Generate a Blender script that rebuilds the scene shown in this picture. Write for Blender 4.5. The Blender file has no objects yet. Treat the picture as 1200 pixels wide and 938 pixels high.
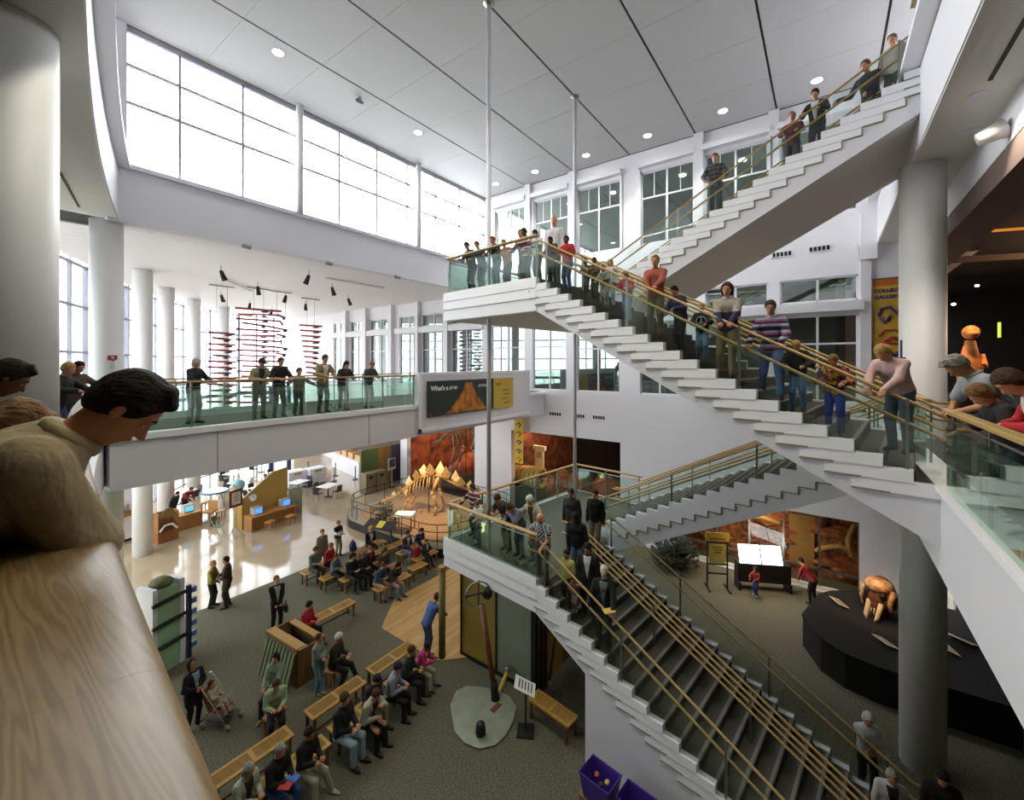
import bpy, bmesh, math, random
import numpy as np
from mathutils import Vector, Matrix
random.seed(7)
SC = bpy.context.scene
COL = SC.collection
PI = math.pi
R = math.radians

# ---------------------------------------------------------------- camera, world, exposure
cam_d = bpy.data.cameras.new('camera'); cam = bpy.data.objects.new('camera', cam_d); COL.objects.link(cam)
cam.location = (0, 0, 8.55); cam.rotation_euler = (R(90), 0, R(36.4 - 90))
cam_d.sensor_width = 36; cam_d.lens = 498 / 1200 * 36; cam_d.shift_y = -43 / 1200
cam_d.clip_start = 0.05; cam_d.clip_end = 400
SC.camera = cam
world = bpy.data.worlds.new('overcast_sky'); SC.world = world; world.use_nodes = True
bg = world.node_tree.nodes['Background']; bg.inputs[0].default_value = (0.985, 0.975, 1.0, 1); bg.inputs[1].default_value = 8.0
SC.view_settings.view_transform = 'Standard'; SC.view_settings.look = 'None'
SC.view_settings.gamma = 1; SC.view_settings.use_curve_mapping = False
SC.view_settings.exposure = 1.2
SC.cycles.max_bounces = 10; SC.cycles.diffuse_bounces = 6; SC.cycles.glossy_bounces = 4
SC.cycles.transmission_bounces = 6; SC.cycles.transparent_max_bounces = 16
SC.cycles.caustics_reflective = False; SC.cycles.caustics_refractive = False
SC.cycles.sample_clamp_indirect = 8


def light(name, kind, loc, energy, color=(1, 1, 1), size=0.2, size_y=None, rot=(0, 0, 0), spot=None, portal=False):
    d = bpy.data.lights.new(name, kind); o = bpy.data.objects.new(name, d); COL.objects.link(o)
    o.location = loc; o.rotation_euler = rot; d.energy = energy; d.color = color
    if kind == 'AREA':
        d.shape = 'RECTANGLE'; d.size = size; d.size_y = size_y or size
        if portal: d.cycles.is_portal = True
    else:
        d.shadow_soft_size = size
    if spot: d.spot_size = R(spot); d.spot_blend = 0.6
    return o

# sky portals in the window openings (they sample the sky, they do not glow)
light('clerestory_portal', 'AREA', (11.3, 16.75, 16.4), 1, size=16.6, size_y=4.2, rot=(R(-90), 0, 0), portal=True)
FP = [(-4.5, 10), (-1.2, 16), (1.6, 21), (3.9, 25.6), (6.0, 30), (8.3, 34), (11.3, 37.4), (15, 39.5), (19.6, 40.2)]
for (ax, ay), (bx_, by_) in zip(FP[1:-1], FP[2:]):
    L_ = math.hypot(bx_ - ax, by_ - ay); an_ = math.atan2(by_ - ay, bx_ - ax)
    light('window_portal', 'AREA', ((ax + bx_) / 2 - math.sin(an_) * .3, (ay + by_) / 2 + math.cos(an_) * .3, 6.4), 1, size=L_, size_y=12.6, rot=(R(-90), 0, an_), portal=True)

# ---------------------------------------------------------------- materials
MATS = {}
def hexc(h):
    v = [int(h[i:i + 2], 16) / 255 for i in (0, 2, 4)]
    return tuple(x / 12.92 if x <= .04045 else ((x + .055) / 1.055) ** 2.4 for x in v)

def mat(name, col, rough=.6, metal=0, noise=0, scale=20, bump=0, bscale=60, emit=0, spec=.5, stretch=None):
    if name in MATS: return MATS[name]
    m = bpy.data.materials.new(name); m.use_nodes = True; MATS[name] = m
    nt = m.node_tree; b = nt.nodes['Principled BSDF']
    c = hexc(col) if isinstance(col, str) else col
    b.inputs['Base Color'].default_value = (*c, 1); b.inputs['Roughness'].default_value = rough
    b.inputs['Metallic'].default_value = metal; b.inputs['Specular IOR Level'].default_value = spec
    tc = nt.nodes.new('ShaderNodeTexCoord'); mp = nt.nodes.new('ShaderNodeMapping'); nt.links.new(tc.outputs['Object'], mp.inputs[0])
    if stretch: mp.inputs['Scale'].default_value = stretch
    if noise:
        n = nt.nodes.new('ShaderNodeTexNoise'); n.inputs['Scale'].default_value = scale; n.inputs['Detail'].default_value = 5
        nt.links.new(mp.outputs[0], n.inputs[0])
        mx = nt.nodes.new('ShaderNodeMix'); mx.data_type = 'RGBA'
        mx.inputs[6].default_value = (*[max(0, x * (1 - noise)) for x in c], 1); mx.inputs[7].default_value = (*[min(1, x * (1 + noise)) for x in c], 1)
        r = nt.nodes.new('ShaderNodeMapRange'); r.inputs[1].default_value = .3; r.inputs[2].default_value = .7
        nt.links.new(n.outputs[0], r.inputs[0]); nt.links.new(r.outputs[0], mx.inputs[0]); nt.links.new(mx.outputs[2], b.inputs['Base Color'])
    if bump:
        n2 = nt.nodes.new('ShaderNodeTexNoise'); n2.inputs['Scale'].default_value = bscale; n2.inputs['Detail'].default_value = 3
        nt.links.new(mp.outputs[0], n2.inputs[0]); bp = nt.nodes.new('ShaderNodeBump'); bp.inputs['Strength'].default_value = bump
        bp.inputs['Distance'].default_value = .02; nt.links.new(n2.outputs[0], bp.inputs['Height']); nt.links.new(bp.outputs[0], b.inputs['Normal'])
    if emit:
        b.inputs['Emission Color'].default_value = (*c, 1); b.inputs['Emission Strength'].default_value = emit
    return m

def math_node(nt, op, a, b=None, c=None):
    n = nt.nodes.new('ShaderNodeMath'); n.operation = op
    for i, v in enumerate((a, b, c)):
        if v is None: continue
        if isinstance(v, (int, float)): n.inputs[i].default_value = v
        else: nt.links.new(v, n.inputs[i])
    return n.outputs[0]

def pattern(name, kind, c1, c2, c3=None, f=12, rough=.85):
    """woven and printed cloth: plaid, check, stripes, print"""
    if name in MATS: return MATS[name]
    m = mat(name, c1, rough); nt = m.node_tree; b = nt.nodes['Principled BSDF']
    tc = [n for n in nt.nodes if n.type == 'TEX_COORD'][0]; sp = nt.nodes.new('ShaderNodeSeparateXYZ'); nt.links.new(tc.outputs['Object'], sp.inputs[0])
    X_, Y_, Z_ = sp.outputs
    def band(v, fr, duty=.5): return math_node(nt, 'LESS_THAN', math_node(nt, 'FRACT', math_node(nt, 'MULTIPLY', v, fr)), duty)
    def mix(fac, a, bb):
        mx = nt.nodes.new('ShaderNodeMix'); mx.data_type = 'RGBA'; nt.links.new(fac, mx.inputs[0])
        for i, v in ((6, a), (7, bb)):
            if isinstance(v, (str, tuple)): mx.inputs[i].default_value = (*(hexc(v) if isinstance(v, str) else v), 1)
            else: nt.links.new(v, mx.inputs[i])
        return mx.outputs[2]
    if kind == 'check':
        a = band(math_node(nt, 'ADD', Y_, X_), f); z = band(Z_, f)
        s = math_node(nt, 'ABSOLUTE', math_node(nt, 'SUBTRACT', a, z)); out = mix(s, c1, c2)
    elif kind == 'plaid':
        a = band(math_node(nt, 'ADD', Y_, X_), f, .4); z = band(Z_, f, .4)
        o1 = mix(a, c1, c2); s = math_node(nt, 'MULTIPLY', z, .6); out = mix(s, o1, c3 or c2)
    elif kind == 'stripes':
        o1 = mix(band(Z_, f, .4), c1, c2); out = mix(band(math_node(nt, 'ADD', Z_, .03), f * .5, .16), o1, c3 or c2)
    elif kind == 'yoke':
        s = math_node(nt, 'GREATER_THAN', Z_, 1.18); v = nt.nodes.new('ShaderNodeTexVoronoi'); v.inputs['Scale'].default_value = 28; nt.links.new(tc.outputs['Object'], v.inputs[0])
        o1 = mix(band(v.outputs[0], 3.1, .5), c2, c3); out = mix(s, c1, o1)
    else:
        v = nt.nodes.new('ShaderNodeTexVoronoi'); v.inputs['Scale'].default_value = f; nt.links.new(tc.outputs['Object'], v.inputs[0])
        cr = nt.nodes.new('ShaderNodeValToRGB'); cr.color_ramp.interpolation = 'CONSTANT'
        cols = [c1, c2, c3 or c1, c1, c2]
        while len(cr.color_ramp.elements) < 5: cr.color_ramp.elements.new(.5)
        for i, cc in enumerate(cols):
            cr.color_ramp.elements[i].position = i * .2; cr.color_ramp.elements[i].color = (*hexc(cc), 1)
        sp2 = nt.nodes.new('ShaderNodeSeparateXYZ'); nt.links.new(v.outputs['Color'], sp2.inputs[0]); nt.links.new(sp2.outputs[0], cr.inputs[0]); out = cr.outputs[0]
    nt.links.new(out, b.inputs['Base Color'])
    return m

def glass(name, tint, refl=1.0, base=0.0):
    if name in MATS: return MATS[name]
    m = bpy.data.materials.new(name); m.use_nodes = True; MATS[name] = m; nt = m.node_tree
    for n in list(nt.nodes):
        if n.type != 'OUTPUT_MATERIAL': nt.nodes.remove(n)
    out = [n for n in nt.nodes if n.type == 'OUTPUT_MATERIAL'][0]
    t = nt.nodes.new('ShaderNodeBsdfTransparent'); t.inputs[0].default_value = (*tint, 1)
    g = nt.nodes.new('ShaderNodeBsdfGlossy'); g.inputs[0].default_value = (.88, 1, .94, 1); g.inputs['Roughness'].default_value = .01
    fr = nt.nodes.new('ShaderNodeLayerWeight'); fr.inputs[0].default_value = .5
    f2 = math_node(nt, 'MULTIPLY_ADD', math_node(nt, 'POWER', fr.outputs[1], 4.5), .9 * refl, .035 * refl + base); f2.node.use_clamp = True
    mx = nt.nodes.new('ShaderNodeMixShader'); nt.links.new(f2, mx.inputs[0]); nt.links.new(t.outputs[0], mx.inputs[1]); nt.links.new(g.outputs[0], mx.inputs[2])
    nt.links.new(mx.outputs[0], out.inputs[0])
    return m

def wood(name, c1, c2, stretch, scale=3, rough=.4, plank=None):
    """fine grain: noise distorted bands running along one axis"""
    if name in MATS: return MATS[name]
    m = mat(name, c1, rough, spec=.5); nt = m.node_tree; b = nt.nodes['Principled BSDF']
    tc = [n for n in nt.nodes if n.type == 'TEX_COORD'][0]; mp = [n for n in nt.nodes if n.type == 'MAPPING'][0]; mp.inputs['Scale'].default_value = stretch
    n1 = nt.nodes.new('ShaderNodeTexNoise'); n1.inputs['Scale'].default_value = scale; n1.inputs['Detail'].default_value = 3; nt.links.new(mp.outputs[0], n1.inputs[0])
    s = math_node(nt, 'SINE', math_node(nt, 'MULTIPLY', n1.outputs[0], 90))
    n3 = nt.nodes.new('ShaderNodeTexNoise'); n3.inputs['Scale'].default_value = scale * 14; nt.links.new(mp.outputs[0], n3.inputs[0])
    f = math_node(nt, 'ADD', math_node(nt, 'MULTIPLY_ADD', s, .3, .35), math_node(nt, 'MULTIPLY', n3.outputs[0], .4))
    mx = nt.nodes.new('ShaderNodeMix'); mx.data_type = 'RGBA'; nt.links.new(f, mx.inputs[0])
    mx.inputs[6].default_value = (*hexc(c1), 1); mx.inputs[7].default_value = (*hexc(c2), 1); nt.links.new(mx.outputs[2], b.inputs['Base Color'])
    return m

WHITE = mat('white_wall_paint', (.74, .73, .775), .55, bump=.03, bscale=8)
CREAM = mat('cream_soffit_paint', (.72, .72, .66), .6)
PANEL = mat('ceiling_panel_paint', (.53, .53, .54), .6, noise=.015, scale=2, bump=.15, bscale=4, stretch=(.3, 12, 1))
BOARD = mat('white_stair_board', (.86, .86, .90), .45)
WFRAME = mat('backlit_shade_frame', (.34, .34, .42), .45)  # frame paint with the backlit shade put into its colour
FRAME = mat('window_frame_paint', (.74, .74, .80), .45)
DARKJ = mat('dark_joint', '3a382f', .8)
COLM = mat('column_paint', (.80, .80, .80), .5, noise=.02, scale=3)
SOFW = mat('slatted_soffit_paint', (.84, .83, .86), .5, noise=.02, scale=3, stretch=(.2, 4, 1))
METAL = mat('brushed_steel', '9a9a92', .35, .9)
DKMET = mat('dark_metal', '2b2926', .5, .4)
BLACK = mat('black_paint', '141210', .6)
RAILW = wood('maple_rail', 'bfa268', 'a88a50', (1, 1, 1), 2.5, .35)
CAPW = wood('oiled_oak_cap', '8a724c', '66502f', (13, .8, 13), 1.0, .42)
BENCHW = mat('bench_oak', 'a8823f', .5, noise=.15, scale=12)
BENCHD = mat('bench_oak_dark', '6e5027', .6, noise=.15, scale=12)
CARPET = mat('grey_green_carpet', '615f4e', .97, noise=.6, scale=30, bump=.6, bscale=90)
CARPD = mat('charcoal_stair_carpet', '47443f', .97, noise=.4, scale=45, bump=.5, bscale=80)
CARPG = mat('green_landing_carpet', '5b6152', .97, noise=.3, scale=60, bump=.4, bscale=80)
NOSE = mat('grey_stair_nosing', '6e6d66', .7)
TERR = mat('polished_terrazzo', 'a39379', .09, noise=.08, scale=1.2, spec=.8)
DECKW = mat('hardwood_plank', 'b8925a', .4, noise=.14, scale=2.5, stretch=(1, 9, 1))
DECK2 = mat('hardwood_plank_pale', 'c39f66', .4, noise=.14, scale=2.5, stretch=(1, 9, 1))
GLASS = glass('green_balustrade_glass', (.86, .95, .91), 1.3, .07)
SGLASS = glass('clear_stair_glass', (.94, .98, .96), 1.0, .01)
FGLASS = glass('tinted_window_glass', (.56, .58, .58), 1, 0)
WGLASS = glass('window_glass', (.95, .98, .97), 1, 0)
RGLASS = glass('reflective_office_glass', (.62, .68, .66), 1.6, .14)
YELB = mat('yellow_paint', 'b5962f', .6)

# ---------------------------------------------------------------- mesh helpers
class MB:
    def __init__(s): s.v = []; s.f = []; s.m = []; s.mi = 0
    def quadbox(s, P):
        o = len(s.v); s.v += [tuple(p) for p in P]
        for q in ((0, 3, 2, 1), (4, 5, 6, 7), (0, 1, 5, 4), (1, 2, 6, 5), (2, 3, 7, 6), (3, 0, 4, 7)):
            s.f.append(tuple(o + i for i in q)); s.m.append(s.mi)
        return s
    def box(s, x0, x1, y0, y1, z0, z1):
        if x0 > x1: x0, x1 = x1, x0
        if y0 > y1: y0, y1 = y1, y0
        return s.quadbox([(x0, y0, z0), (x1, y0, z0), (x1, y1, z0), (x0, y1, z0), (x0, y0, z1), (x1, y0, z1), (x1, y1, z1), (x0, y1, z1)])
    def bar(s, a, b, w, h=None, up=(0, 0, 1)):
        h = h or w; a = Vector(a); b = Vector(b); d = (b - a).normalized(); u = Vector(up)
        if abs(d.dot(u)) > .98: u = Vector((1, 0, 0))
        sd = d.cross(u).normalized() * w / 2; uu = sd.cross(d).normalized() * h / 2
        return s.quadbox([a - sd - uu, a + sd - uu, b + sd - uu, b - sd - uu, a - sd + uu, a + sd + uu, b + sd + uu, b - sd + uu])
    def tube(s, pts, r, n=8, cap=True):
        pts = [Vector(p) for p in pts]; rr = r if isinstance(r, (list, tuple)) else [r] * len(pts)
        o = len(s.v); prev = None
        for i, p in enumerate(pts):
            d = (pts[min(i + 1, len(pts) - 1)] - pts[max(i - 1, 0)]).normalized()
            u = prev if prev is not None else (Vector((0, 0, 1)) if abs(d.z) < .9 else Vector((1, 0, 0)))
            sd = d.cross(u)
            if sd.length < 1e-4: sd = d.cross(Vector((0, 1, 0)))
            sd.normalize(); uu = sd.cross(d).normalized(); prev = uu
            for k in range(n):
                a = 2 * PI * k / n; s.v.append(tuple(p + sd * math.cos(a) * rr[i] + uu * math.sin(a) * rr[i]))
        for i in range(len(pts) - 1):
            for k in range(n):
                s.f.append((o + i * n + k, o + (i + 1) * n + k, o + (i + 1) * n + (k + 1) % n, o + i * n + (k + 1) % n)); s.m.append(s.mi)
        if cap:
            s.f.append(tuple(o + k for k in range(n))); s.m.append(s.mi)
            s.f.append(tuple(o + (len(pts) - 1) * n + k for k in reversed(range(n)))); s.m.append(s.mi)
        return s
    def cyl(s, x, y, z0, z1, r, n=16, r1=None):
        return s.tube([(x, y, z0), (x, y, z1)], [r, r if r1 is None else r1], n)
    def lathe(s, x, y, prof, n=20):
        return s.tube([(x, y, z) for r, z in prof], [max(r, .001) for r, z in prof], n)
    def ell(s, c, r, n=10, m=7, rot=None):
        o = len(s.v); c = Vector(c); M = rot or Matrix.Identity(3)
        for i in range(m + 1):
            t = PI * i / m
            for k in range(n):
                a = 2 * PI * k / n
                s.v.append(tuple(c + M @ Vector((r[0] * math.sin(t) * math.cos(a), r[1] * math.sin(t) * math.sin(a), r[2] * math.cos(t)))))
        for i in range(m):
            for k in range(n):
                s.f.append((o + i * n + k, o + (i + 1) * n + k, o + (i + 1) * n + (k + 1) % n, o + i * n + (k + 1) % n)); s.m.append(s.mi)
        return s
    def prism(s, poly, z0, z1):
        n = len(poly); o = len(s.v); s.v += [(x, y, z0) for x, y in poly] + [(x, y, z1) for x, y in poly]
        s.f.append(tuple(o + i for i in reversed(range(n)))); s.f.append(tuple(o + n + i for i in range(n))); s.m += [s.mi] * 2
        for i in range(n): s.f.append((o + i, o + (i + 1) % n, o + n + (i + 1) % n, o + n + i)); s.m.append(s.mi)
        return s
    def prismx(s, poly, x0, x1):      # polygon in (y,z), extruded in x
        n = len(poly); o = len(s.v); s.v += [(x0, y, z) for y, z in poly] + [(x1, y, z) for y, z in poly]
        s.f.append(tuple(o + i for i in range(n))); s.f.append(tuple(o + n + i for i in reversed(range(n)))); s.m += [s.mi] * 2
        for i in range(n): s.f.append((o + i, o + n + i, o + n + (i + 1) % n, o + (i + 1) % n)); s.m.append(s.mi)
        return s
    def mesh(s, name, mats, smooth=False):
        me = bpy.data.meshes.new(name); me.from_pydata(s.v, [], s.f)
        for m in (mats if isinstance(mats, (list, tuple)) else [mats]): me.materials.append(m)
        if any(s.m): me.polygons.foreach_set('material_index', s.m)
        if smooth: me.polygons.foreach_set('use_smooth', [True] * len(me.polygons))
        me.update()
        bm = bmesh.new(); bm.from_mesh(me); bmesh.ops.recalc_face_normals(bm, faces=bm.faces); bm.to_mesh(me); bm.free()
        return me
    def build(s, name, mats, parent=None, smooth=False, **kw):
        return link(name, s.mesh(name, mats, smooth), parent, **kw)

def link(name, me, parent=None, loc=None, rz=None, label=None, cat=None, group=None, kind=None):
    o = bpy.data.objects.new(name, me); COL.objects.link(o)
    if parent is not None: o.parent = parent
    if loc is not None: o.location = loc
    if rz is not None: o.rotation_euler = (0, 0, rz)
    return tag(o, label, cat, group, kind)

def tag(o, label=None, cat=None, group=None, kind=None):
    if label: o['label'] = label
    if cat: o['category'] = cat
    if group: o['group'] = group
    if kind: o['kind'] = kind
    return o

def empty(name, loc=(0, 0, 0), rz=0, label=None, cat=None, group=None, kind=None):
    o = bpy.data.objects.new(name, None); COL.objects.link(o); o.location = loc; o.rotation_euler = (0, 0, rz)
    o.empty_display_size = .1
    return tag(o, label, cat, group, kind)

def copy_tree(o, parent=None):
    c = o.copy(); COL.objects.link(c)
    if parent is not None: c.parent = parent
    for ch in [x for x in COL.objects if x.parent == o]: copy_tree(ch, c)
    return c

def bevel(o, w=.01, seg=2):
    m = o.modifiers.new('bevel', 'BEVEL'); m.width = w; m.segments = seg; m.limit_method = 'ANGLE'; return o

def text(name, body, size, m, parent, loc, rot, ext=.002, **kw):
    cu = bpy.data.curves.new(name, 'FONT'); cu.body = body; cu.size = size; cu.extrude = ext; cu.offset = kw.get('bold', 0); cu.align_x = kw.get('ax', 'LEFT')
    cu.materials.append(m); t_ = bpy.data.objects.new(name, cu); COL.objects.link(t_); bpy.context.view_layer.update()
    me = bpy.data.meshes.new_from_object(t_.evaluated_get(bpy.context.evaluated_depsgraph_get())); bpy.data.objects.remove(t_, do_unlink=True)
    o = bpy.data.objects.new(name, me); COL.objects.link(o); o.location = loc; o.rotation_euler = rot
    if parent is not None: o.parent = parent
    return o
# ---------------------------------------------------------------- building shell
XB = 19.6; ZC = 18.45; ZS = 12.75; ZL3 = 6.95; ZL4 = 14.15
def C(y): return .172 + .085 * y + .0058 * y * y          # plan of the curved balcony edge
def curve_pts(y0, y1, n, off=0):
    out = []
    for i in range(n + 1):
        y = y0 + (y1 - y0) * i / n; k = .09 + .011 * y; q = math.hypot(1, k)
        out.append((C(y) + off / q, y - off * k / q))
    return out

def structure(name, mb, m, label, cat='structure', parent=None, **kw):
    return mb.build(name, m, parent, label=label, cat=cat, kind='structure', **kw)

structure('floor', MB().box(-7, 26, -14, 17.42, -.3, 0), CARPET, 'grey green speckled carpet covering the lobby floor', 'floor')
structure('floor', MB().box(-8, 48, 17.42, 55, -.3, 0), TERR, 'polished tan terrazzo floor of the cafe hall', 'floor')
structure('ground', MB().box(-120, -8.01, -60, 180, -.6, -.35).box(-8, 120, 55.01, 180, -.6, -.35), mat('pavement_grey', (.55, .55, .53), .9), 'pale pavement outside the window wall', 'ground')

# main ceiling: backing and its panels, one part each
ceil = structure('ceiling', MB().box(-7, XB + .3, -14, 16.8, ZC + .06, ZC + .5), DARKJ, 'high pale panelled ceiling over the atrium', 'ceiling')
ys = [1.53 + 2.975 * k for k in range(-3, 6)]
pm = MB().box(0, 2.36, 0, 2.90, 0, .05).mesh('ceiling_panel', PANEL)
pe = {}
for j, y in enumerate(ys):
    y1 = min(y + 2.975, 16.4)
    if y1 - y < .3: continue
    if round(y1 - y, 3) not in pe:
        pe[round(y1 - y, 3)] = MB().box(.004, 2.376, .035, y1 - y - .035, 0, .05).mesh('ceiling_panel', PANEL)
    for k in range(-2, 9):
        if -1.9 + k * 2.38 > XB: continue
        link('ceiling_panel', pe[round(y1 - y, 3)], ceil, loc=(-1.9 + k * 2.38, y, ZC))

def wall_grid(holes, u0, u1, z0, z1):
    us = sorted({u0, u1, *[h[0] for h in holes], *[h[1] for h in holes]}); zs = sorted({z0, z1, *[h[2] for h in holes], *[h[3] for h in holes]})
    us = [u for u in us if u0 <= u <= u1]; zs = [z for z in zs if z0 <= z <= z1]; cells = []
    for a, b in zip(us[:-1], us[1:]):
        run = None
        for c, d in zip(zs[:-1], zs[1:]):
            mu, mz = (a + b) / 2, (c + d) / 2
            if any(h[0] < mu < h[1] and h[2] < mz < h[3] for h in holes):
                if run: cells.append((a, b, *run)); run = None
            else: run = (run[0], d) if run else (c, d)
        if run: cells.append((a, b, *run))
    return cells

# wall B (plane X = 19.6)
up = [(13.5, 15.68), (10.8, 12.93), (7.96, 10.25), (4.61, 6.95), (1.83, 4.16), (-.95, 1.43)]
lo = [(7.99, 10.30), (5.2, 7.0), (1.83, 4.16), (-.95, 1.43)]
far = [(31.2, 32.84), (28.47, 30.5), (25.37, 27.9), (22.43, 24.4), (19.73, 22.1), (16.69, 19.3), (13.56, 16.0), (10.9, 13.04)]
holes = [(a, b, 14.1, 17.45) for a, b in up] + [(a, b, 7.11, 10.35 if i else 10.35) for i, (a, b) in enumerate(lo)] + [(a, b, 10.85, 11.75) for a, b in lo]
holes += [(a, b, 7.11, 10.85 if b > 16.5 else 10.75) for a, b in far] + [(a, b, 11.05, 11.85) for a, b in far if b > 16.5]
holes += [(7.96, 14.5, 0, 4.72), (17.3, 23.6, 0, 4.72), (24.3, 39.4, 0, 4.7), (-.98, 5.4, .05, 2.85)]
w = MB()
for a, b, c, d in wall_grid(holes, -3.0, 16.8, 0, ZC) + wall_grid(holes, 16.8, 40.2, 0, ZS + .3): w.box(XB, XB + .35, a, b, c, d)
wallB = structure('wall_back', w, WHITE, 'tall white wall with window bays behind the stairs', 'wall')
# pilasters, ledges and mid bands, each a piece of the wall
for y0, y1, z0, z1 in ((13.1, 13.45, 12.5, ZC), (10.35, 10.72, 12.5, ZC), (4.2, 4.58, 12.5, ZC), (1.45, 1.8, 12.5, ZC), (7.5, 7.85, 12.5, ZC)):
    if (y0, y1) == (7.5, 7.85): continue
    MB().box(XB - .22, XB, y0, y1, z0 + 1.5, z1 - .01).build('pilaster', WHITE, wallB)
for a, b in up:
    MB().box(XB - .3, XB, a - .08, b + .08, 17.62, 17.86).box(XB - .06, XB + .02, a - .1, a, 14.0, 17.6).box(XB - .06, XB + .02, b, b + .1, 14.0, 17.6).build('window_ledge', WHITE, wallB)
for a, b in lo: MB().box(XB - .3, XB, a - .15, b + .1, 10.45, 10.8).build('window_ledge', WHITE, wallB)
for a, b in far:
    if b > 16.5: MB().box(XB - .3, XB, a - .2, b + .2, 10.62, 11.0).build('window_ledge', WHITE, wallB)
for a, b in ((24.9, 25.3), (30.6, 31.1), (22.1, 22.4), (27.95, 28.4), (19.32, 19.7)): MB().box(XB - .35, XB, a, b, 5.8, ZS).build('pilaster', WHITE, wallB)
winframe = {}
def window(n, y0, y1, z0, z1, vs, hs, trim=.06, gl=RGLASS):
    mb = MB()
    e = empty('window_%d' % n, (XB + .12, 0, 0), kind='structure', label='window bay %s in the tall white wall' % ['one', 'two'][0] if 0 else 'white framed window in the tall white wall', cat='window', group='wall windows')
    f = MB().box(-.05, .05, y0, y0 + trim, z0, z1).box(-.05, .05, y1 - trim, y1, z0, z1).box(-.05, .05, y0, y1, z0, z0 + trim).box(-.05, .05, y0, y1, z1 - trim, z1)
    f.build('window_frame', FRAME, e)
    vv = [y0] + vs + [y1]; hh = [z0] + hs + [z1]
    for v in vs: MB().box(-.05, .05, v - .04, v + .04, z0, z1).build('mullion', FRAME, e)
    for h in hs: MB().box(-.045, .045, y0, y1, h - .035, h + .035).build('transom', FRAME, e)
    for a, b in zip(vv[:-1], vv[1:]):
        for c, d in zip(hh[:-1], hh[1:]): MB().box(-.006, .006, a, b, c, d).build('pane', gl, e)
    return e
n = 1
for a, b in up:
    we = window(n, a, b, 14.1, 17.45, [(a + b) / 2], [16.25]); n += 1
    for q in (.25, .75): MB().box(-.02, .02, a + (b - a) * q - .018, a + (b - a) * q + .018, 16.25, 17.4).build('mullion_reflection', FRAME, we)  # thin bars added for the mullion reflections in the top panes
for a, b in lo:
    window(n, a, b, 7.11, 10.35, [(a + b) / 2], [9.28]); n += 1
    window(n, a, b, 10.85, 11.75, [(a + b) / 2], []); n += 1
for a, b in far:
    window(n, a, b, 7.11, 10.85 if b > 16.5 else 10.75, [(a + b) / 2], [9.45]); n += 1
    if b > 16.5: window(n, a, b, 11.05, 11.85, [(a + b) / 2], []); n += 1
# rooms behind the wall: dim offices on the upper floors
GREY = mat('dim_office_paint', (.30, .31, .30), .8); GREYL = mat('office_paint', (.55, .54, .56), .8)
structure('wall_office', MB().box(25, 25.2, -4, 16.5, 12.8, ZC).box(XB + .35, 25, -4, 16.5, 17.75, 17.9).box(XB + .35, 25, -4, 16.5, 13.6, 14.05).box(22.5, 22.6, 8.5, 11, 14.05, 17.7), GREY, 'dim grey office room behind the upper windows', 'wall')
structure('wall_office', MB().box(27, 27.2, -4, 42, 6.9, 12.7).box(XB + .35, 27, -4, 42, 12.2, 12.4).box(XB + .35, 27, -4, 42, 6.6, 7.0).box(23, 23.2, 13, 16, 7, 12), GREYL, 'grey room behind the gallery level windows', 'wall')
for y, wl in ((14.6, 'nearest the clerestory corner'), (11.8, 'second from the clerestory corner'), (9.2, 'beside the far hanger rod'), (5.6, 'above the rising handrails'), (3.0, 'above the plaid shirted man')): MB().cyl(21.6, y, 17.70, 17.74, .16).build('ceiling_light', mat('office_lamp', (1, .95, .85), emit=9), label='round office lamp glowing behind the upper window ' + wl, cat='lamp', group='office lamps')
# small square vents
VD = mat('vent_dark', '1c1a18', .9)
def vent(y0, y1, z, lab):
    e = empty('air_vent', (XB, (y0 + y1) / 2, z), label=lab, cat='vent'); wd = (y1 - y0)
    MB().box(-.02, 0, -wd / 2 - .03, wd / 2 + .03, -.12, .12).build('vent_frame', WHITE, e)
    for k in range(5):
        c = -wd / 2 + (k + .5) * wd / 5; MB().box(-.03, -.015, c - wd / 14, c + wd / 14, -.08, .08).build('vent_opening', VD, e)
vent(1.04, 1.69, 12.81, 'row of square air vents high above the striped sweater man')
vent(-.15, .5, 12.84, 'row of square air vents nearest the round column')
vent(2.25, 2.9, 12.8, 'row of square air vents half hidden by the upper stair')
vent(11.21, 11.94, 5.85, 'row of air vents above the gallery opening, by the hanging banner')
vent(9.85, 10.5, 5.85, 'middle row of air vents above the gallery opening')
vent(8.75, 9.4, 5.85, 'row of air vents above the gallery opening, nearest the stairs')

# clerestory: upstand wall, frame, mullions, panes
structure('wall_clerestory', MB().box(2.9, XB, 16.4, 16.85, ZS - .06, 14.3).box(2.9, 3.3, 16.35, 16.8, 14.3, ZC), WHITE, 'white upstand wall under the clerestory windows', 'wall')
structure('trim_1', MB().box(3.25, XB, 16.28, 16.42, 14.22, 14.36), FRAME, 'pale sill running under the clerestory windows', 'trim')
cl = empty('window_clerestory', (0, 16.55, 0), label='long overexposed clerestory window under the ceiling', cat='window', kind='structure')
xs = [3.3, 4.6, 6.42, 8.3, 10.1, 11.96, 13.75, 15.62, 17.43, XB]; zs = [14.36, 16.25, 17.36, ZC - .08]
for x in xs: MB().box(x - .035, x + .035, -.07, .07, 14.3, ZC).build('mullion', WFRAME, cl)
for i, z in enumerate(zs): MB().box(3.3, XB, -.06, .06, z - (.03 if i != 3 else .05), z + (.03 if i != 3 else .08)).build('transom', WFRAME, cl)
for a, b in zip(xs[:-1], xs[1:]):
    for c, d in zip(zs[:-1], zs[1:]): MB().box(a, b, -.008, .008, c, d).build('pane', WGLASS, cl)
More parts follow.
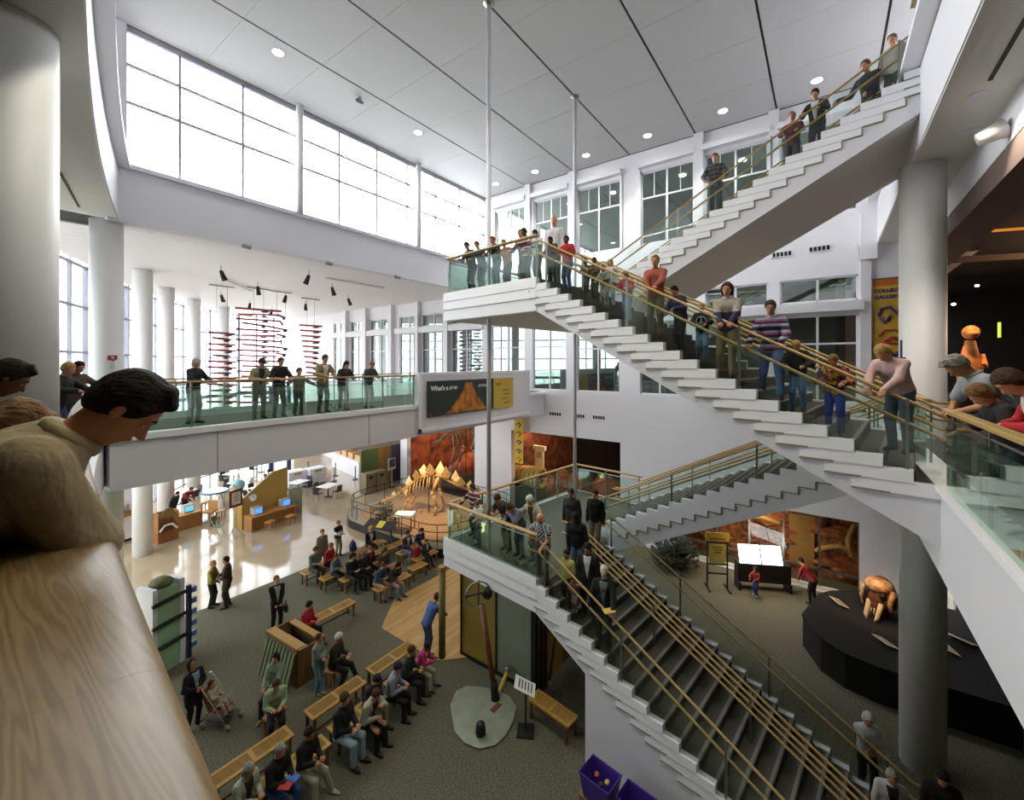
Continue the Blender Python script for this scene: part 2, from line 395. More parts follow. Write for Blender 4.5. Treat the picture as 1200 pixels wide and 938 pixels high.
for x in (8.3, 14.22): MB().cyl(x, 16.25, 14.3, ZC, .13, 20).build('column', COLM, smooth=True, label='slim round post standing on the clerestory sill, %s the corner' % ('farther from' if x < 10 else 'nearer'), cat='column', kind='structure')

# wing beyond: soffit of narrow slats, window wall
sof = structure('ceiling', MB().prism([(2.9, 16.86), (XB, 16.86), (XB, 40.5)] + [(x, y) for x, y in reversed(FP)], ZS + .02, ZS + .3), DARKJ, 'white slatted soffit over the cafe hall', 'ceiling')
def facade_x(y):
    for (ax, ay), (bx_, by_) in zip(FP[:-1], FP[1:]):
        if ay <= y <= by_: return ax + (bx_ - ax) * (y - ay) / (by_ - ay)
    return XB
y = 16.86
while y < 40:
    x0 = max(facade_x(min(y + .3, 40.1)) + .02, 2.9 if y < 18 else -9)
    if x0 < XB - .2: MB().box(x0, XB, y, y + .585, ZS - .02, ZS + .02).build('soffit_slat', SOFW, sof)
    y += .6
fac = empty('window_facade', label='tall curved window wall behind the round columns', cat='window', kind='structure')
pf = {}
def fbox(seg, u0, u1, t0, t1, z0, z1, mb=None):
    (ax, ay), (bx_, by_) = seg; L = math.hypot(bx_ - ax, by_ - ay); dx, dy = (bx_ - ax) / L, (by_ - ay) / L; nx, ny = -dy, dx
    P = [(ax + dx * u + nx * t, ay + dy * u + ny * t) for u, t in ((u0, t0), (u1, t0), (u1, t1), (u0, t1))]
    mb = mb or MB(); return mb.quadbox([(*p, z0) for p in P] + [(*p, z1) for p in P])
ZR = [0, 2.2, 4.4, 6.0, 7.1, 9.0, 10.9, 12.6]
structure('wall_glare_stop', fbox((FP[0], FP[1]), 0, 6.85, -.15, .15, 0, ZS), WHITE, 'unseen white wall added between balcony return and window wall against glare', 'wall')  # unseen solid bay, added to cut a bright reflection in the stair glass
for i, seg in enumerate(zip(FP[1:-1], FP[2:])):
    L = math.hypot(seg[1][0] - seg[0][0], seg[1][1] - seg[0][1]); k = 3
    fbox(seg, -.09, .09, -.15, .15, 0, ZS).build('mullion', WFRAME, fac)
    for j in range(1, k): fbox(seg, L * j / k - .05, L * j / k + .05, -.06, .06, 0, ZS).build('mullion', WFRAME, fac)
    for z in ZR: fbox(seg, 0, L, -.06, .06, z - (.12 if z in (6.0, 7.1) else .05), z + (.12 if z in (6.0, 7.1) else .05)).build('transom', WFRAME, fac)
    for j in range(k):
        for c, d in zip(ZR[:-1], ZR[1:]): fbox(seg, L * j / k, L * (j + 1) / k, -.006, .006, c, d).build('pane', FGLASS, fac)
# round columns
for x, y, r, lab in ((3.0, 17.1, .38, 'round white column at the end of the walkway carrying a red alarm'), (5.5, 24.6, .36, 'first free round column beyond the walkway column'), (7.55, 29.3, .38, 'round column standing beside the small theatre kiosk'), (10.0, 33.2, .38, 'round column behind the globe'), (12.7, 36.0, .38, 'farthest round column of the window wall')):
    MB().cyl(x, y, 0, ZS, r, 32).build('column', COLM, smooth=True, label=lab, cat='column', kind='structure')
MB().cyl(.50, 8.05, ZL3, ZS, .46, 40).build('column', COLM, smooth=True, label='thick round column rising from the near balcony', cat='column', kind='structure')
MB().cyl(12.45, -1.66, 0, ZS, .375, 40).build('column', COLM, smooth=True, label='tall round column beside the stairs marked with a number', cat='column', kind='structure')
MB().tube([(.50 + .45 * math.cos(a), 8.05 + .45 * math.sin(a), 7) for a in (0,)] * 1 + [(.95, 8.05, 7.01)], .001, 3) if 0 else None
# red alarm on the column + small panel
al = empty('fire_alarm', (3.0 + .06, 17.1 - .38, 8.72), R(-8), label='small red fire alarm on the walkway column', cat='alarm')
MB().box(-.1, .1, -.05, .0, -.06, .06).build('alarm_body', mat('alarm_red', 'b02818', .5), al); MB().box(-.03, .03, -.07, -.05, -.03, .03).build('strobe', mat('strobe_white', (.9, .9, .9), .3), al)
MB().box(-.04, .04, -.03, 0, -.32, -.12).build('call_plate', FRAME, al)
MB().box(3.33, 3.37, 16.8, 16.98, 8.0, 8.35).build('wall_plaque', DKMET, label='small dark plaque fixed on the side of the walkway column', cat='plaque')

# level 3 slab along the curve, with pale lip
def slab_poly(off, y1, y0=-1.2):
    p = [(-7, -14), (26, -14), (26, y0 + off), ] + [(1.4, y0 + off), (.9, y0 + off + .04), (.45, y0 + off + .25), (C(-.2) + off, -.3 - off * 0)]
    return p
def lslab(off, yr, ytop, z0, z1, xr=XB):
    p = [(xr, yr), (1.2, yr), (.75, yr + .08), (.4, yr + .35)] + [(x, y) for x, y in curve_pts(-.3, ytop, 16, off)] + [(-1.15, ytop), (-4.5, 10), (-7, 8), (-7, -14), (xr, -14)]
    return MB().prism(p, z0, z1)
L3 = structure('floor', lslab(0, -1.18, 16.0, 5.85, 6.93), WHITE, 'curved balcony slab at gallery level', 'floor')
lslab(.05, -1.13, 16.0, 6.93, 7.0).build('balcony_lip', BOARD, L3)
lslab(-.25, -1.5, 15.9, 7.0, 7.012).build('carpet', CARPD, L3)
L4 = structure('floor', lslab(0, -1.45, 16.38, ZS, 14.16), WHITE, 'curved upper balcony slab with pale soffit', 'floor')
lslab(.27, -1.18, 16.38, 14.2, 14.32).build('balcony_lip', BOARD, L4)
sf = lslab(-.02, -1.47, 16.36, ZS - .03, ZS - .001).build('soffit', CREAM, L4)
# slot diffusers in the soffit
for pts in ([(C(y) - .75, y) for y in (5.0, 9.0)], [(C(y) - .75, y) for y in (9.15, 13.0)], [(C(y) - .75, y) for y in (13.4, 16.0)]):
    MB().bar((*pts[0], ZS - .032), (*pts[1], ZS - .032), .05, .02).build('slot_diffuser', DARKJ, L4)
for x0, x1 in ((4, 9.2), (13.6, 18.5)): MB().bar((x0, -1.95, ZS - .032), (x1, -1.95, ZS - .032), .05, .02).build('slot_diffuser', DARKJ, L4)
for x, y in ((9.6, -1.9), (11.0, -2.1)): MB().cyl(x, y, ZS - .045, ZS - .02, .12).build('downlight_trim', FRAME, L4)
# right side bulkhead and dark gallery at level 3
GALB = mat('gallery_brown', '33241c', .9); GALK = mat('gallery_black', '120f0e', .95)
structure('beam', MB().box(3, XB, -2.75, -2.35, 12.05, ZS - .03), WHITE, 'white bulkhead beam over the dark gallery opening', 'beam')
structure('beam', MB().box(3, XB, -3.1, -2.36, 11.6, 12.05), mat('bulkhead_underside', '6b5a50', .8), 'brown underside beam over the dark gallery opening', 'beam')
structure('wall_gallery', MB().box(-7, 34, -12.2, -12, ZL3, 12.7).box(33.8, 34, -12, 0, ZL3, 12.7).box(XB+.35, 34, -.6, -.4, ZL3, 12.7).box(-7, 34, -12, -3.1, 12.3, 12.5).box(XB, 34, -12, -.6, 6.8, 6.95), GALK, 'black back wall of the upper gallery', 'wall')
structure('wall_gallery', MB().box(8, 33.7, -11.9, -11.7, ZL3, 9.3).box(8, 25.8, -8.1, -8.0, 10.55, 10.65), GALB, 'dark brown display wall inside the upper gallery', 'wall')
structure('wall_front', MB().box(-7.2, -7, -14, 10, 0, ZC), mat('front_wall_brown', (.30, .26, .22), .8), 'unseen darkened wall on the closed side of the atrium', 'wall')  # unseen wall, like the side wall darkened to cut bounced light
structure('wall_side', MB().box(-7, 26, -14.2, -14, 0, ZC), mat('side_wall_grey', (.16, .15, .14), .8), 'grey wall closing the far side of the galleries', 'wall')
structure('wall_end', MB().box(-7.2, -4.4, 9.9, 10.1, 0, ZC), WHITE, 'short white return wall beside the balcony', 'wall')
structure('wall_corner', MB().box(-7.2, 2.9, 16.4, 16.8, ZS, ZC), WHITE, 'white wall continuing beside the clerestory', 'wall')
structure('wall_upper', MB().box(-7.2, -7.0, 10, 16.8, ZS, ZC), WHITE, 'white upper wall past the balcony', 'wall')
structure('wall_pier', MB().box(XB - .12, XB, -1.3, -1.0, ZL3, ZS).box(XB - .3, XB, -1.45, -1.0, 12.2, ZC), WHITE, 'white pier at the end of the tall wall', 'wall')
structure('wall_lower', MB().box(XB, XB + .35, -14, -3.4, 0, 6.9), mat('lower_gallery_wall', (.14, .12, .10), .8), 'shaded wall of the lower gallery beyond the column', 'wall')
structure('ceiling', MB().box(XB + .35, 32, 6, 30, 5.2, 5.4), GALK, 'black ceiling of the dinosaur gallery', 'ceiling')

# bridge
br = structure('floor', MB().box(2.2, XB, 12.28, 16.9, 5.8, 6.86), WHITE, 'long white footbridge crossing the atrium', 'bridge')
MB().box(2.1, XB, 12.2, 16.95, 6.86, 7.0).build('bridge_lip', BOARD, br)
MB().box(2.2, XB, 12.5, 16.7, 7.0, 7.012).build('carpet', CARPG, br)
for x in (4.2, 8.6, 13.2): MB().box(x - .006, x + .006, 12.272, 12.282, 5.82, 6.84).build('joint', DARKJ, br)
par = empty('parapet', (0, 12.12, 0), label='solid white parapet panel carrying the exhibit poster', cat='parapet', kind='structure')
MB().box(10.6, 17.95, 0, .25, 5.95, 8.2).build('parapet_panel', WHITE, par)
MB().box(10.6, 17.95, -.03, .02, 8.1, 8.2).box(10.6, 10.75, -.03, .02, 5.95, 8.1).box(10.6, 17.95, -.03, .02, 5.95, 6.1).build('parapet_border', BOARD, par)
# ---------------------------------------------------------------- the stair tower (own frame, turned 6.8 degrees)
SR = R(-6.8)
def sw(x, y): return (x * math.cos(SR) - y * math.sin(SR), x * math.sin(SR) + y * math.cos(SR))
def wood_rail(name, pts, r, parent): return MB().tube(pts, r, 8).build(name, RAILW, parent, smooth=True)

def flight(label, x0, x1, y0, z0, n, riser, tread, sgn, under=.78, mass=None, glass_side=True, boards=True):
    """n treads running towards -y; sgn -1 goes down, +1 goes up"""
    e = empty('staircase', rz=SR, label=label, cat='staircase', kind='structure')
    def nos(i): return (y0 - i * tread, z0 + sgn * i * riser)
    tm = MB().box(x0 + .12, x1 - .12, -tread, .0, -.05, 0).mesh('tread', [CARPD]);
    rm = MB().box(x0 + .12, x1 - .12, -.02, .02, -riser, 0).mesh('riser', [CARPD]); nm = MB().box(x0 + .12, x1 - .12, 0, .055, -.04, .006).mesh('nosing', NOSE)
    for i in range(1, n + 1):
        # tread i spans nosing i-1 .. nosing i (down) at height z_i ; for an up flight likewise
        ya, yb = y0 - (i - 1) * tread, y0 - i * tread; z = z0 + sgn * i * riser
        link('tread', tm, e, loc=(0, ya, z)); 
        if sgn < 0: link('riser', rm, e, loc=(0, ya, z + riser)); link('nosing', nm, e, loc=(0, yb, z))
        else: link('riser', rm, e, loc=(0, ya, z)); link('nosing', MATSH.setdefault(('n', x0, x1), MB().box(x0 + .12, x1 - .12, -.055, 0, -.04, .006).mesh('nosing', NOSE)), e, loc=(0, ya, z))
    # stringers: stepped white sides carrying lapped boards, one board per step
    for sx, face in ((x0, -1), (x1 - .12, 1)):
        poly = [(y0 + .02, z0 + .03)] if sgn < 0 else [(y0, z0 + .03)]
        for i in range(1, n + 1):
            ya, yb = y0 - (i - 1) * tread, y0 - i * tread; z = z0 + sgn * i * riser + .03
            poly += [(ya, z), (yb, z)]
        yl, zl = poly[-1]
        poly += [(yl, z0 + sgn * n * riser - under + .0), (y0, z0 - under)]
        if mass and sgn < 0: poly = poly[:-2] + [(yl, 0), (mass, 0), (mass, z0 - under - (y0 - mass) * riser / tread), (y0, z0 - under)]
        MB().prismx(poly, sx, sx + .12).build('stringer', WHITE, e)
        if boards:
            for i in range(0, n + 1):
                if sgn < 0: yr, z = y0 - i * tread, z0 - i * riser + .03; yl_ = min(yr + 3.1 * tread, y0 + .2) if i else yr + .9 * 0 + tread
                else: yr, z = y0 - (i) * tread, z0 + i * riser + .03; yl_ = yr + tread
                if i == 0: continue
                if sgn < 0:
                    b = MB(); xs_ = x0 if face < 0 else x1
                    P = [(xs_, yr, z - riser), (xs_ + face * .022, yr, z - riser), (xs_ + face * .022, yl_, z - riser), (xs_, yl_, z - riser), (xs_, yr, z - .004), (xs_ + face * .012, yr, z - .004), (xs_ + face * .012, yl_, z - .004), (xs_, yl_, z - .004)]
                    b.quadbox(P).build('side_board', BOARD, e)
                    if face < 0: MB().box(xs_ - .026, xs_, yr + 1.75 * tread, yl_, z - riser - .012, z - riser + .012).build('groove_shade', SHADE, e)  # strip paints in the shade of the groove under the board
                else:
                    b = MB(); xs_ = x0 if face < 0 else x1; ye = max(yr - 2.1 * tread, y0 - n * tread)
                    P = [(xs_, ye, z - riser), (xs_ + face * .022, ye, z - riser), (xs_ + face * .022, yl_, z - riser), (xs_, yl_, z - riser), (xs_, ye, z - .004), (xs_ + face * .012, ye, z - .004), (xs_ + face * .012, yl_, z - .004), (xs_, yl_, z - .004)]
                    b.quadbox(P).build('side_board', BOARD, e)
                    if face < 0: MB().box(xs_ - .026, xs_, ye, ye + 1.0 * tread, z - riser - .012, z - riser + .012).box(xs_ - .026, xs_, ye - .012, ye + .012, z - riser, z).build('groove_shade', SHADE, e)
    # underside
    ye = y0 - n * tread; ze = z0 + sgn * n * riser
    MB().quadbox([(x0 + .12, y0, z0 - under), (x1 - .12, y0, z0 - under), (x1 - .12, ye, ze - under), (x0 + .12, ye, ze - under), (x0 + .12, y0, z0 - under + .1), (x1 - .12, y0, z0 - under + .1), (x1 - .12, ye, ze - under + .1), (x0 + .12, ye, ze - under + .1)]).build('soffit', CREAM, e)
    # glass, posts and rails
    xm = (x0 + x1) / 2
    for xr, both in ((x0 + .06, 1), (x1 - .06, 1), (xm, 0)):
        ra, rb = (.9, .6)
        offs = (.06,) if xr < xm - .1 else ((-.06,) if xr > xm + .1 else (-.09, .09))
        for of in offs:
            for h in (ra, rb):
                ext = .3
                pts = [(xr + of, y0 + ext, z0 + h), (xr + of, y0, z0 + h), (xr + of, ye, ze + h), (xr + of, ye - ext, ze + h)]
                wood_rail('handrail', pts, .024, e)
        for k in range(0, 4):
            t = (k + .12) / 3.3
            if t > 1: continue
            yy = y0 + (ye - y0) * t; zz = z0 + (ze - z0) * t
            MB().box(xr - .012, xr + .012, yy - .02, yy + .02, zz - .15, zz + .93).build('rail_post', METAL, e)
            for of in offs:
                for h in (ra, rb): MB().tube([(xr, yy, zz + h - .05), (xr + of, yy, zz + h - .02)], .02, 8).build('rail_bracket', METAL, e)
        if both and glass_side:
            gx = xr - .03 if xr < xm else xr + .03
            K = 5
            for k in range(K):
                ta, tb = k / K, (k + 1) / K - .004
                ya, yb = y0 + (ye - y0) * ta, y0 + (ye - y0) * tb; za, zb = z0 + (ze - z0) * ta, z0 + (ze - z0) * tb
                MB().quadbox([(gx, ya, za - .1), (gx + .012, ya, za - .1), (gx + .012, yb, zb - .1), (gx, yb, zb - .1), (gx, ya, za + .84), (gx + .012, ya, za + .84), (gx + .012, yb, zb + .84), (gx, yb, zb + .84)]).build('glass_panel', SGLASS, e)
    return e
MATSH = {}; SHADE = mat('olive_groove_shade', '8b876c', .9)  # olive tone painted in for shade in the side board grooves

def balustrade(name, pts, z, label, parent=None, h=1.05, w=.13, group=None, inner=True, post_every=1.35, cat='balustrade', rz=0, cap=None):
    """glass balustrade along a plan polyline, wood cap on top; the walkway side is on its left"""
    e = empty(name, rz=rz, label=label, cat=cat, group=group, kind='structure')
    for a, b in zip(pts[:-1], pts[1:]):
        a3, b3 = Vector((*a, z)), Vector((*b, z)); d = (b3 - a3).normalized(); nrm = Vector((-d.y, d.x, 0)); L = (b3 - a3).length
        up = Vector((0, 0, 1))
        bevel(MB().bar(a3 + up * (h - .025) - d * w * .3, b3 + up * (h - .025) + d * w * .3, w, .05).build('cap_rail', cap or RAILW, e), .012, 2)
        n = max(1, round(L / post_every))
        for k in range(n + 1):
            p = a3 + d * min(max(L * k / n, .03), L - .03) + nrm * .05
            MB().bar(p - up * .0, p + up * (h - .05), .025, .05).build('rail_post', METAL, e)
            MB().ell(p - nrm * .05 + up * .55, (.025, .025, .025), 8, 5).build('glass_clip', METAL, e)
        if inner:
            MB().tube([a3 + up * (h - .16) + nrm * .05, b3 + up * (h - .16) + nrm * .05], .012, 6).build('upper_wire', METAL, e)
        for k in range(n):
            p0 = a3 + d * (L * k / n + .01) - nrm * .01; p1 = a3 + d * (L * (k + 1) / n - .01) - nrm * .01
            MB().bar(p0 + up * (h - .2) / 2, p1 + up * (h - .2) / 2, .012, h - .22).build('glass_panel', GLASS, e)
    return e

Y0N, Y0F = 6.40, 6.97
f_un = flight('upper wide white stair full of people leaning on its rails', 7.65, 10.77, Y0N, 10.55, 22, .1636, .306, -1)
f_ln = flight('lower stair with dark carpet treads descending to the lobby carpet', 7.65, 10.77, 6.43, 3.47, 21, .1652, .3075, -1, mass=5.05)
f_lf = flight('white stair rising behind the lower landing past the display windows', 11.2, 14.3, Y0F, 3.47, 21, .1657, .32, 1)
f_uf = flight('topmost white stair rising from the high landing to the upper balcony', 11.2, 14.3, Y0F, 10.55, 22, .1636, .327, 1)
YL = 9.87
for z, lab, m in ((10.55, 'high white stair landing hanging on thin rods', BOARD), (3.47, 'lower white stair landing with green carpet', BOARD)):
    e = empty('landing', rz=SR, label=lab, cat='landing', kind='structure')
    MB().prism([(7.65, 6.4), (10.9, 6.4), (10.9, 6.97), (14.3, 6.97), (14.3, YL), (7.65, YL)], z - .77, z - .01).build('landing_slab', WHITE, e)
    MB().prism([(7.8, 6.4), (10.9, 6.4), (10.9, 6.97), (14.2, 6.97), (14.2, YL - .12), (7.8, YL - .12)], z - .01, z + .003).build('carpet', CARPG, e)
    MB().prism([(7.7, 6.5), (14.2, 7.0), (14.2, YL - .05), (7.7, YL - .05)], z - .785, z - .772).build('soffit', CREAM, e)
    for k, (za, zb, t) in enumerate(((z - .22, z + .03, .03), (z - .46, z - .225, .03), (z - .77, z - .48, .012))):
        MB().quadbox([(7.65 - t, 6.4, za), (7.66, 6.4, za), (7.66, YL + t, za), (7.65 - t, YL + t, za), (7.65 - t * .5, 6.4, zb), (7.66, 6.4, zb), (7.66, YL + t, zb), (7.65 - t * .5, YL + t, zb)]).build('fascia_board', m, e)
        MB().box(7.65, 14.3 + t, YL - .01, YL + t, za, zb).build('fascia_board', m, e)
    MB().box(7.63, 7.635, 6.395, 6.41, z - .75, z + .02).build('joint', DARKJ, e) if 0 else None
balustrade('landing_balustrade', [(7.72, 6.45), (7.72, YL - .06), (14.22, YL - .06), (14.22, 7.05)][::-1], 10.55, 'glass balustrade with wood cap round the high landing', rz=SR)
balustrade('landing_balustrade', [(7.72, 6.45), (7.72, YL - .06), (14.22, YL - .06), (14.22, 7.05)][::-1], 3.47, 'glass balustrade with wood cap round the lower landing', rz=SR)
# hanger rods
for x, y, lab in ((8.06, 8.44, 'thin white hanger rod near the viewer side of the landings'), (13.1, 9.1, 'thin white hanger rod at the far side of the landings')):
    wx, wy = sw(x, y)
    hr = empty('hanger_rod', (wx, wy, 2.7), label=lab, cat='rod')
    MB().cyl(0, 0, .4, ZC - 2.7 - .12, .062, 14).build('rod', FRAME, hr, smooth=True)
    MB().cyl(0, 0, ZC - 2.85, ZC - 2.7, .075, 14).cyl(0, 0, ZC - 2.73, ZC - 2.7, .16, 14).build('ceiling_bracket', METAL, hr, smooth=True)
# bridge, balcony rails
balustrade('bridge_balustrade', [(2.3, 12.33), (10.6, 12.33)], ZL3, 'glass balustrade along the near edge of the footbridge', h=1.18, w=.09, cap=YELB if 0 else None)
balustrade('bridge_balustrade', [(XB - .05, 16.8), (3.2, 16.8)], ZL3, 'glass balustrade along the far edge of the footbridge', h=1.12, w=.08)
balustrade('balcony_balustrade', [(12.2, -1.28), (9.2, -1.28)][::1], ZL3, 'glass balustrade behind the round column', w=.1)
balustrade('balcony_balustrade', [(7.3, -1.2), (1.6, -1.2)], ZL3, 'glass balustrade with rounded wood cap at the foot of the upper stair', w=.11, post_every=1.3)
balustrade('balcony_balustrade', [(11.0, -1.35), (-3, -1.35)], ZL4 + .15, 'glass balustrade with wood cap on the upper balcony', w=.1)
# near curved rail with its broad oak cap
nb = empty('near_balustrade', label='broad polished oak rail cap curving along the near balcony', cat='balustrade', kind='structure')
def cap_strip(y0, y1, n, sc=1.0):
    mb = MB(); prof = [(-.34, -.06), (-.345, -.03), (-.33, -.008), (-.30, 0), (-.20, .002), (-.10, .003), (-.05, .0), (-.024, -.008), (-.008, -.022), (0, -.045), (0, -.07), (-.01, -.09), (-.05, -.095), (-.30, -.09)]
    rings = []
    for i in range(n + 1):
        y = y0 + (y1 - y0) * i / n; k = .09 + .011 * y; q = math.hypot(1, k)
        rings.append([(C(y) + o * sc / q, y - o * sc * k / q, 8.0 + z * max(sc, .7)) for o, z in prof])
    P = len(prof)
    for r_ in rings: mb.v += r_
    for i in range(n):
        for k in range(P): mb.f.append((i * P + k, i * P + (k + 1) % P, (i + 1) * P + (k + 1) % P, (i + 1) * P + k)); mb.m.append(0)
    mb.f.append(tuple(range(P))); mb.f.append(tuple(n * P + k for k in range(P))); mb.m += [0, 0]
    return mb
for a, b in ((-.9, .9795), (.98, 2.5995), (2.6, 5.1995), (5.2, 7.9995), (8.0, 11.9)):
    co = cap_strip(a, b, 14, 1.0 if a < 5 else .4).build('cap_rail', CAPW, nb, smooth=True)
    for p_ in co.data.polygons:
        if len(p_.vertices) > 6: p_.use_smooth = False
    co.data.set_sharp_from_angle(angle=R(50))
for i in range(12):
    y = -.6 + i * 1.05; MB().box(C(y) - .1, C(y) - .07, y - .03, y + .03, ZL3, 7.92).build('rail_post', METAL, nb)
    if i < 11:
        y2 = y + 1.05; MB().bar((C(y) - .04, y + .02, 7.4), (C(y2) - .04, y2 - .02, 7.4), .012, .85).build('glass_panel', GLASS, nb)
# ---------------------------------------------------------------- galleries behind the openings
MURAL = mat('red_canyon_mural', '8e4a2c', .8, noise=.75, scale=1.6, bump=.8, bscale=6)
MURB = mat('brown_fossil_bed', '8a4a24', .85, noise=.85, scale=5, bump=1, bscale=14)
SAND = mat('sandy_ground', '9c7a58', .95, noise=.18, scale=8, bump=.5, bscale=30)
structure('wall_diorama', MB().box(30, 30.2, 6.6, 24.4, 0, 5.3).box(XB + .35, 30, 6.4, 6.6, 0, 5.3).box(XB + .35, 30, 24.2, 24.4, 0, 5.3).box(XB + .35, 30, 15.9, 16.1, 0, 5.3), GALK, 'black walls of the dinosaur gallery', 'wall')
structure('floor', MB().box(XB + .35, 30, 6.6, 24.3, 0, .012), mat('gallery_floor', '4a2f22', .8, noise=.2), 'brown floor of the dinosaur gallery', 'floor')
structure('wall_cafe_servery', MB().box(31.5, 31.7, 24.4, 41, 0, 4.75).box(XB + .35, 31.5, 24.2, 42, 4.7, 4.9).box(XB, 31.5, 40.4, 40.6, 0, 4.75), mat('servery_white', (.82, .8, .8), .6), 'pale servery walls beyond the cafe', 'wall')

def rock(name, c, r, m, seed, label, sub=3, parent=None, amp=.35, cat='rock'):
    bm = bmesh.new(); bmesh.ops.create_icosphere(bm, subdivisions=sub, radius=1); rnd = random.Random(seed)
    ph = [(rnd.uniform(0, 6), rnd.uniform(1.5, 5), Vector((rnd.uniform(-1, 1), rnd.uniform(-1, 1), rnd.uniform(-1, 1))).normalized()) for _ in range(9)]
    for v in bm.verts:
        s = 1 + amp * sum(math.sin(p + f * v.co.dot(d)) / (1 + .4 * f) for p, f, d in ph) / 3
        v.co = Vector((v.co.x * r[0] * s, v.co.y * r[1] * s, max(v.co.z, -.3) * r[2] * s))
    me = bpy.data.meshes.new(name); bm.to_mesh(me); bm.free(); me.materials.append(m)
    o = link(name, me, parent, loc=(c[0], c[1], c[2] + (.3 * r[2] if parent is None else 0))); tag(o, label, cat if parent is None else None)
    return o
ORK = mat('orange_lit_rock', '7c4a2c', .85, noise=.4, scale=2, bump=.8, bscale=6)
rock('canyon_rock', (24.6, 22.6, .0), (2.6, .8, 1.2), MURAL, 3, 'low red canyon rock behind the standing dark skeleton', sub=4, amp=.5)
for i_, (x_, y_, rx_, rz_) in enumerate(((22.3, 10.6, .35, .5), (21.9, 9.2, .5, .35), (23.6, 14.9, .8, .6), (25.6, 14.6, .7, 1.1))): rock('fossil_slab', (x_, y_, 0), (rx_, .5, rz_), ORK, 60 + i_, ['small fossil slab near the opening below the air vents', 'flat fossil slab nearest the opening edge by the stairs', 'broad fossil slab before the umber backdrop', 'tall fossil slab deepest before the umber backdrop'][i_], sub=4, amp=.6)
rock('canyon_rock', (26.5, 11.4, .0), (1.0, 1.5, .9), ORK, 5, 'brown orange boulder deep in the opening under the row of vents', sub=4, amp=.45)
rock('canyon_rock', (26.8, 8.6, .0), (.9, 1.3, 2.6), ORK, 9, 'tall rust rock face by the opening edge nearest the stairs', sub=4, amp=.4)
MB().box(20.4, 29.6, 24.06, 24.17, 0.1, 4.6).build('painted_backdrop', MURAL, label='red painted backdrop behind the standing dark skeleton', cat='backdrop')
for i, (x, y, z, r) in enumerate(((24.3, 15.0, 1.2, .5), (23.6, 12.6, 2.6, .35))): rock('fossil_block', (x, y, 0), (.5, .6, .9 + i * .4), ORK, 20 + i, ['orange fossil block behind the hanging yellow banner', 'taller fossil block behind the cream lectern sign'][i])
e = empty('podium', (21.5, 13.8, 0), label='cream lectern sign inside the dark gallery opening', cat='sign')
MB().box(-.1, .1, -.42, .42, 3.35, 3.6).build('sign_cap', mat('cream_sign', 'd8c49a', .6), e); MB().box(-.05, .05, -.3, .3, 0, 3.35).build('sign_board', MATS['cream_sign'], e)
for k in range(3): MB().box(-.06, -.05, -.16, .16, 3.15 - k * .12, 3.2 - k * .12).build('print_line', DKMET, e)
e = empty('fossil_shell', (20.75, 14.2, 0), label='big ribbed yellow shell model under the hanging banner', cat='shell')
SH = mat('shell_yellow', 'b39a50', .6, noise=.2)
for k in range(7):
    a = k * .42; MB().tube([(0, -1.0 + k * .3 + .1 * math.cos(t), 1.55 + .55 * math.sin(t)) if 0 else (.45 * math.cos(t), -.95 + k * .3, 1.9 + (.55 - .03 * k) * math.sin(t)) for t in [i * PI / 8 for i in range(17)]], .16, 8).build('shell_rib', SH, e, smooth=True)
MB().box(-.4, .4, -1.1, 1.2, 0, 1.4).build('plinth', GALB, e)
e = empty('picture_board', (20.05, 15.85, 0), label='framed flame picture standing beside the white pillar', cat='picture')
MB().box(-.03, .03, -.55, .4, 1.0, 2.5).build('board', mat('tan_board', '9b7a50', .6), e); MB().box(-.04, -.03, -.2, .1, 1.2, 2.3).build('flame_print', mat('flame_print', 'd0642c', .6, noise=.6, scale=5), e)
MB().box(0, .05, -.5, -.42, 0, 1).build('leg', DKMET, e); MB().box(0, .05, .3, .38, 0, 1).build('leg', DKMET, e)
MB().box(20.4, 29.6, 15.76, 15.88, 0.1, 4.0).build('painted_backdrop', mat('umber_mural', '5c3420', .8, noise=.8, scale=1.8), label='umber painted backdrop behind the shell model and banner', cat='backdrop')
light('gallery_lamp', 'SPOT', (23.4, 19.0, 5.0), 480, (1, .66, .42), .2, rot=(R(60), 0, R(-12)), spot=130)
light('gallery_lamp', 'SPOT', (23.2, 11, 5.0), 420, (1, .62, .38), .2, rot=(R(58), 0, R(-15)), spot=130)
light('gallery_lamp', 'POINT', (22.5, 14.8, 4.6), 90, (1, .6, .3), .2)

